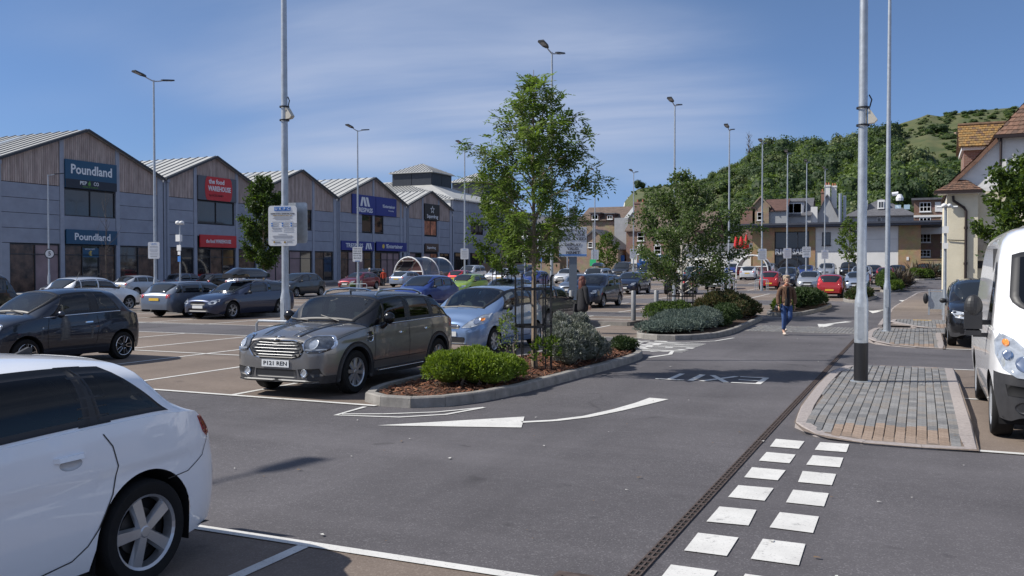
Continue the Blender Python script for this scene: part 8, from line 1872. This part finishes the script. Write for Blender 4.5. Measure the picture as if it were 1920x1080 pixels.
def head(e,z,skin,hair,hairkind,y=0):
    b=MB(); b.ball((0,y,z),(.075,.095,.115),12); b.ball((0,y-.085,z-.005),(.016,.022,.026),6); b.ball((0,y-.04,z-.085),(.048,.055,.04),8)
    for s in(-1,1): b.ball((s*.077,y+.01,z-.005),(.012,.022,.032),6)
    h=b.build('head',skin,e,smooth=True)
    b=MB()
    for s in(-1,1): b.ball((s*.03,y-.088,z+.015),(.012,.008,.007),6)
    b.build('eye',M_INKS,h,fix=False); b=MB(); b.ball((0,y-.088,z-.052),(.026,.01,.008),6); b.build('mouth',mat('lips',(.35,.12,.1),.5),h,fix=False)
    b=MB()
    if hairkind=='short':
        b.ball((0,y+.02,z+.04),(.09,.105,.105),12); b.ball((.01,y-.045,z+.105),(.075,.06,.042),10); b.ball((-.05,y+.04,z+.09),(.055,.07,.06),8)
        for s in(-1,1): b.ball((s*.075,y+.015,z+.03),(.025,.06,.06),8)
    else:
        b.ball((0,y+.025,z+.035),(.098,.11,.108),12); b.ball((0,y+.07,z-.12),(.11,.062,.2),12); b.ball((-.06,y+.05,z-.2),(.06,.055,.13),10); b.ball((.06,y+.055,z-.22),(.06,.055,.13),10)
        for s in(-1,1): b.ball((s*.085,y+.02,z-.06),(.03,.06,.13),8)
    b.build('hair',hair,e,smooth=True)
def hand(e,p,skin,d):
    """palm, four unequal bent fingers and a thumb, hanging down"""
    p=Vector(p); J=[(p,.020,.03),(p+Vector((0,-.01,-.05)),.018,.036),(p+Vector((0,-.015,-.085)),.016,.036)]; E=[(0,1),(1,2)]
    o=skinned('hand',J,E,skin,e,1)
    for k,(dy,l) in enumerate(((-.03,.062),(-.01,.072),(.012,.068),(.032,.052))):
        a=p+Vector((0,dy-.012,-.075)); J=[(a,.0085),(a+Vector((-d*.006,-.004,-l*.55)),.008),(a+Vector((-d*.022,-.006,-l)),.0065)]; skinned('finger',J,[(0,1),(1,2)],skin,o,1)
    a=p+Vector((0,-.035,-.03)); J=[(a,.010),(a+Vector((-d*.008,-.025,-.03)),.009),(a+Vector((-d*.012,-.03,-.058)),.007)]; skinned('thumb',J,[(0,1),(1,2)],skin,o,1)
def person(x,y,rz,label,kind):
    e=empty('person',(x,y,gz(y)+.01),rz,label=label,cat='person')
    if kind=='jacket':     # walking towards the viewer, weight on one leg, the other foot trailing
        M_JK=mat('brown_tweed',(.13,.07,.042),.9,var=.3,scale=30,bump=.3); M_JN=mat('blue_denim',(.035,.075,.20),.85,var=.3,scale=18); M_TOP=mat('black_top',(.008,.008,.010),.85); M_SHOE=mat('pale_shoe',(.55,.47,.40),.6)
        J=[((0,0,.90),.115,.085),((0,0,1.08),.115,.08),((0,.01,1.28),.15,.09),((0,.015,1.40),.10,.07),((0,.0,1.47),.05,.05),((0,-.01,1.53),.052,.055),
           ((-.085,0,.84),.085,.085),((-.075,-.05,.48),.056,.06),((-.07,.03,.12),.038,.042),((-.07,-.06,.045),.035,.032),
           ((.085,0,.84),.085,.085),((.075,-.10,.50),.056,.06),((.03,.28,.26),.040,.042),((.03,.26,.16),.034,.035),
           ((-.185,.01,1.36),.055,.055),((-.235,.02,1.10),.042,.042),((-.245,-.06,.86),.030,.03),((.185,.01,1.36),.055,.055),((.24,.05,1.10),.042,.042),((.25,.05,.86),.03,.03)]
        E=[(0,1),(1,2),(2,3),(3,4),(4,5),(0,6),(6,7),(7,8),(8,9),(0,10),(10,11),(11,12),(12,13),(3,14),(14,15),(15,16),(3,17),(17,18),(18,19)]
        skinned('body',J,E,M_SKIN,e)
        Jt=[((0,0,.92),.135,.105),((-.092,0,.82),.10,.10),((-.078,-.05,.48),.072,.075),((-.07,.025,.14),.056,.058),((.092,0,.82),.10,.10),((.078,-.10,.50),.072,.075),((.035,.27,.28),.056,.058)]
        skinned('jeans',Jt,[(0,1),(1,2),(2,3),(0,4),(4,5),(5,6)],M_JN,e)
        Jj=[((0,.01,.86),.185,.145),((0,.01,1.05),.165,.125),((0,.015,1.26),.185,.12),((0,.015,1.38),.13,.09),((-.19,.01,1.34),.075,.075),((-.245,.02,1.09),.064,.066),((-.252,-.055,.88),.054,.056),((.19,.01,1.34),.075,.075),((.25,.05,1.09),.064,.066),((.258,.05,.88),.054,.056)]
        jk=skinned('jacket',Jj,[(0,1),(1,2),(2,3),(3,4),(4,5),(5,6),(3,7),(7,8),(8,9)],M_JK,e,2,0)
        b=MB(); b.add([(-.085,-.128,.84),(.055,-.138,.84),(.06,-.142,1.05),(.06,-.142,1.25),(.035,-.118,1.38),(-.035,-.118,1.38),(-.06,-.142,1.25),(-.07,-.142,1.05)],[(0,1,2,7),(7,2,3,6),(6,3,4,5)]); 
        J2=[((-.005,-.055,.80),.105,.085),((-.005,-.07,.92),.08,.08),((0,-.085,1.1),.07,.072),((0,-.075,1.28),.065,.062),((0,-.05,1.40),.045,.05)]; skinned('top',J2,[(0,1),(1,2),(2,3),(3,4)],M_TOP,e)
        b=MB()
        for s in(-1,1): b.add([(s*.03,-.112,1.42),(s*.12,-.10,1.36),(s*.10,-.135,1.22),(s*.045,-.15,1.04),(s*.055,-.15,1.2)],[(0,1,2,3,4)])
        b.build('lapel',mat('dark_tweed',(.12,.06,.032),.9,var=.3,scale=30),jk,fix=False)
        b=MB()
        for s in(-1,1):
            for z in(1.02,.93): b.ball((s*.10,-.15,z),(.013,.008,.013),5)
        b.build('button',mat('brass_button',(.5,.36,.15),.35,metal=.8),jk,fix=False)
        b=MB(); b.lathe([(.06,1.42),(.085,1.44),(.085,1.47),(.055,1.49)],12,(0,-.01,0)); b.build('scarf',mat('rust_scarf',(.28,.10,.06),.9,var=.5,scale=30),e,smooth=True)
        for p in((-.07,-.02,.04),(.03,.26,.14)):
            b=MB(); b.ball((p[0],p[1]-.05,p[2]),(.045,.125,.04),8); b.build('shoe',M_SHOE,e,smooth=True)
        hand(e,(-.25,-.06,.85),M_SKIN,-1); hand(e,(.252,.05,.85),M_SKIN,1)
        b=MB(); b.ball((-.27,.07,.78),(.05,.12,.10),8); b.tube([(-.25,-.02,.83),(-.27,.05,.90),(-.27,.14,.84)],.012,5); b.build('handbag',M_BLACK,e,smooth=True)
        head(e,1.60,M_SKIN,mat('blonde_hair',(.33,.26,.19),.8,var=.4,scale=40),'short',-.015)
    else:
        M_CT=mat('black_wool_coat',(.016,.016,.019),.95,var=.3,scale=30,bump=.3)
        J=[((0,0,.88),.11,.085),((0,0,1.08),.11,.08),((0,.0,1.28),.14,.085),((0,.0,1.38),.09,.065),((0,0,1.45),.045,.045),((0,0,1.50),.05,.05),((-.085,0,.82),.08,.08),((-.08,.06,.46),.055,.055),((-.08,.16,.10),.038,.04),((-.08,.08,.04),.034,.03),((.085,0,.82),.08,.08),((.08,-.06,.46),.055,.055),((.08,-.10,.10),.038,.04),((.08,-.19,.045),.034,.03),((-.18,.0,1.34),.05,.05),((-.23,.0,1.08),.04,.04),((-.24,-.08,.86),.03,.03),((.18,0,1.34),.05,.05),((.25,.02,1.08),.04,.04),((.30,-.05,.86),.03,.03)]
        E=[(0,1),(1,2),(2,3),(3,4),(4,5),(0,6),(6,7),(7,8),(8,9),(0,10),(10,11),(11,12),(12,13),(3,14),(14,15),(15,16),(3,17),(17,18),(18,19)]
        skinned('body',J,E,mat('black_trousers',(.012,.012,.016),.9),e)
        Jj=[((0,.0,.62),.24,.19),((0,.0,.82),.215,.17),((0,.0,1.06),.185,.14),((0,.0,1.27),.185,.125),((0,.0,1.38),.13,.09),((-.19,.0,1.33),.078,.078),((-.25,.0,1.07),.07,.072),((-.255,-.07,.86),.06,.062),((.19,0,1.33),.078,.078),((.265,.02,1.07),.07,.072),((.31,-.045,.86),.06,.062)]
        skinned('coat',Jj,[(0,1),(1,2),(2,3),(3,4),(4,5),(5,6),(6,7),(4,8),(8,9),(9,10)],M_CT,e)
        hand(e,(-.255,-.085,.85),M_SKIN,-1); hand(e,(.315,-.06,.85),M_SKIN,1)
        b=MB(); b.prism([(-.14,.62),(.14,.62),(.11,.88),(-.11,.88)],'x',.31,.40); b.build('bag',M_CT,e); b=MB(); b.lathe([(.075,1.40),(.10,1.42),(.09,1.48),(.06,1.49)],14); b.build('collar',M_CT,e,smooth=True)
        for p in((-.08,.12,.04),(.08,-.15,.045)): b=MB(); b.ball((p[0],p[1],p[2]),(.045,.12,.04),8); b.build('shoe',M_BLACK,e,smooth=True)
        b=MB(); head(e,1.575,M_SKIN,mat('auburn_hair',(.10,.03,.02),.6,var=.6,scale=9,stretch=(1,1,.6)),'long')
    return e
person(-3.56,27.3,.42,'person with short blonde hair, brown jacket and blue jeans walking towards the viewer','jacket')
person(-9.15,25.4,pi-.75,'person with long auburn hair in a black coat seen from behind, walking away','coat')
def far_person(x,y,rz,label,col,hairc,H=1.7):
    e=empty('person',(x,y,gz(y)),rz,label=label,cat='person'); k=H/1.7; m=mat('garment_%d'%int(col[0]*1000),col,.9)
    J=[((0,0,.9*k),.12,.09),((0,0,1.3*k),.16,.10),((0,0,1.45*k),.06,.06),((-.09,0,.8*k),.085,.08),((-.09,.05,.1),.05,.05),((.09,0,.8*k),.085,.08),((.09,-.08,.1),.05,.05),((-.21,0,1.36*k),.06,.06),((-.25,-.05,.88*k),.04,.04),((.21,0,1.36*k),.06,.06),((.25,-.05,.88*k),.04,.04)]
    skinned('body',J,[(0,1),(1,2),(0,3),(3,4),(0,5),(5,6),(1,7),(7,8),(1,9),(9,10)],m,e,1); skinned('trousers',[((0,0,.88*k),.135,.105),((-.092,0,.78*k),.098,.09),((-.09,.05,.09),.06,.06),((.092,0,.78*k),.098,.09),((.09,-.08,.09),.06,.06)],[(0,1),(1,2),(0,3),(3,4)],mat('dark_trousers',(.015,.017,.025),.9),e,1); head(e,1.6*k,M_SKIN,mat('hair_%d'%int(hairc[0]*1000),hairc,.8),'short')
far_person(-47.0,54.0,1.2,'person with blonde hair in a pale top whose head shows above the cars',(.6,.58,.6),(.4,.28,.15)); far_person(-47.6,54.6,1.2,'second person with fair hair just left of the blonde one',(.5,.5,.52),(.35,.22,.12),1.72)
far_person(-45.6,72.0,.3,'person in a red top bending beside the trolley shelter',(.45,.05,.02),(.3,.05,.02),1.6)
far_person(-46.6,71.2,.3,'person with pale cap behind the dark red hatchback',(.1,.1,.12),(.7,.68,.65),1.7)
# ---------------------------------------------------------------- every empty that was built at the origin moves to its thing's base
def rebase():
    bpy.context.view_layer.update()
    for o in list(SC.objects):
        if o.type=='EMPTY' and o.parent is None and o.location.length<1e-6 and o.children:
            P=[]
            for c in o.children:
                if c.type=='MESH' and c.data.vertices: P+= [c.matrix_world@Vector(b_) for b_ in c.bound_box]
            if not P: continue
            L=Vector(((min(p.x for p in P)+max(p.x for p in P))/2,(min(p.y for p in P)+max(p.y for p in P))/2,min(p.z for p in P)))
            o.location=L
            for c in o.children: c.location=c.location-L
rebase()
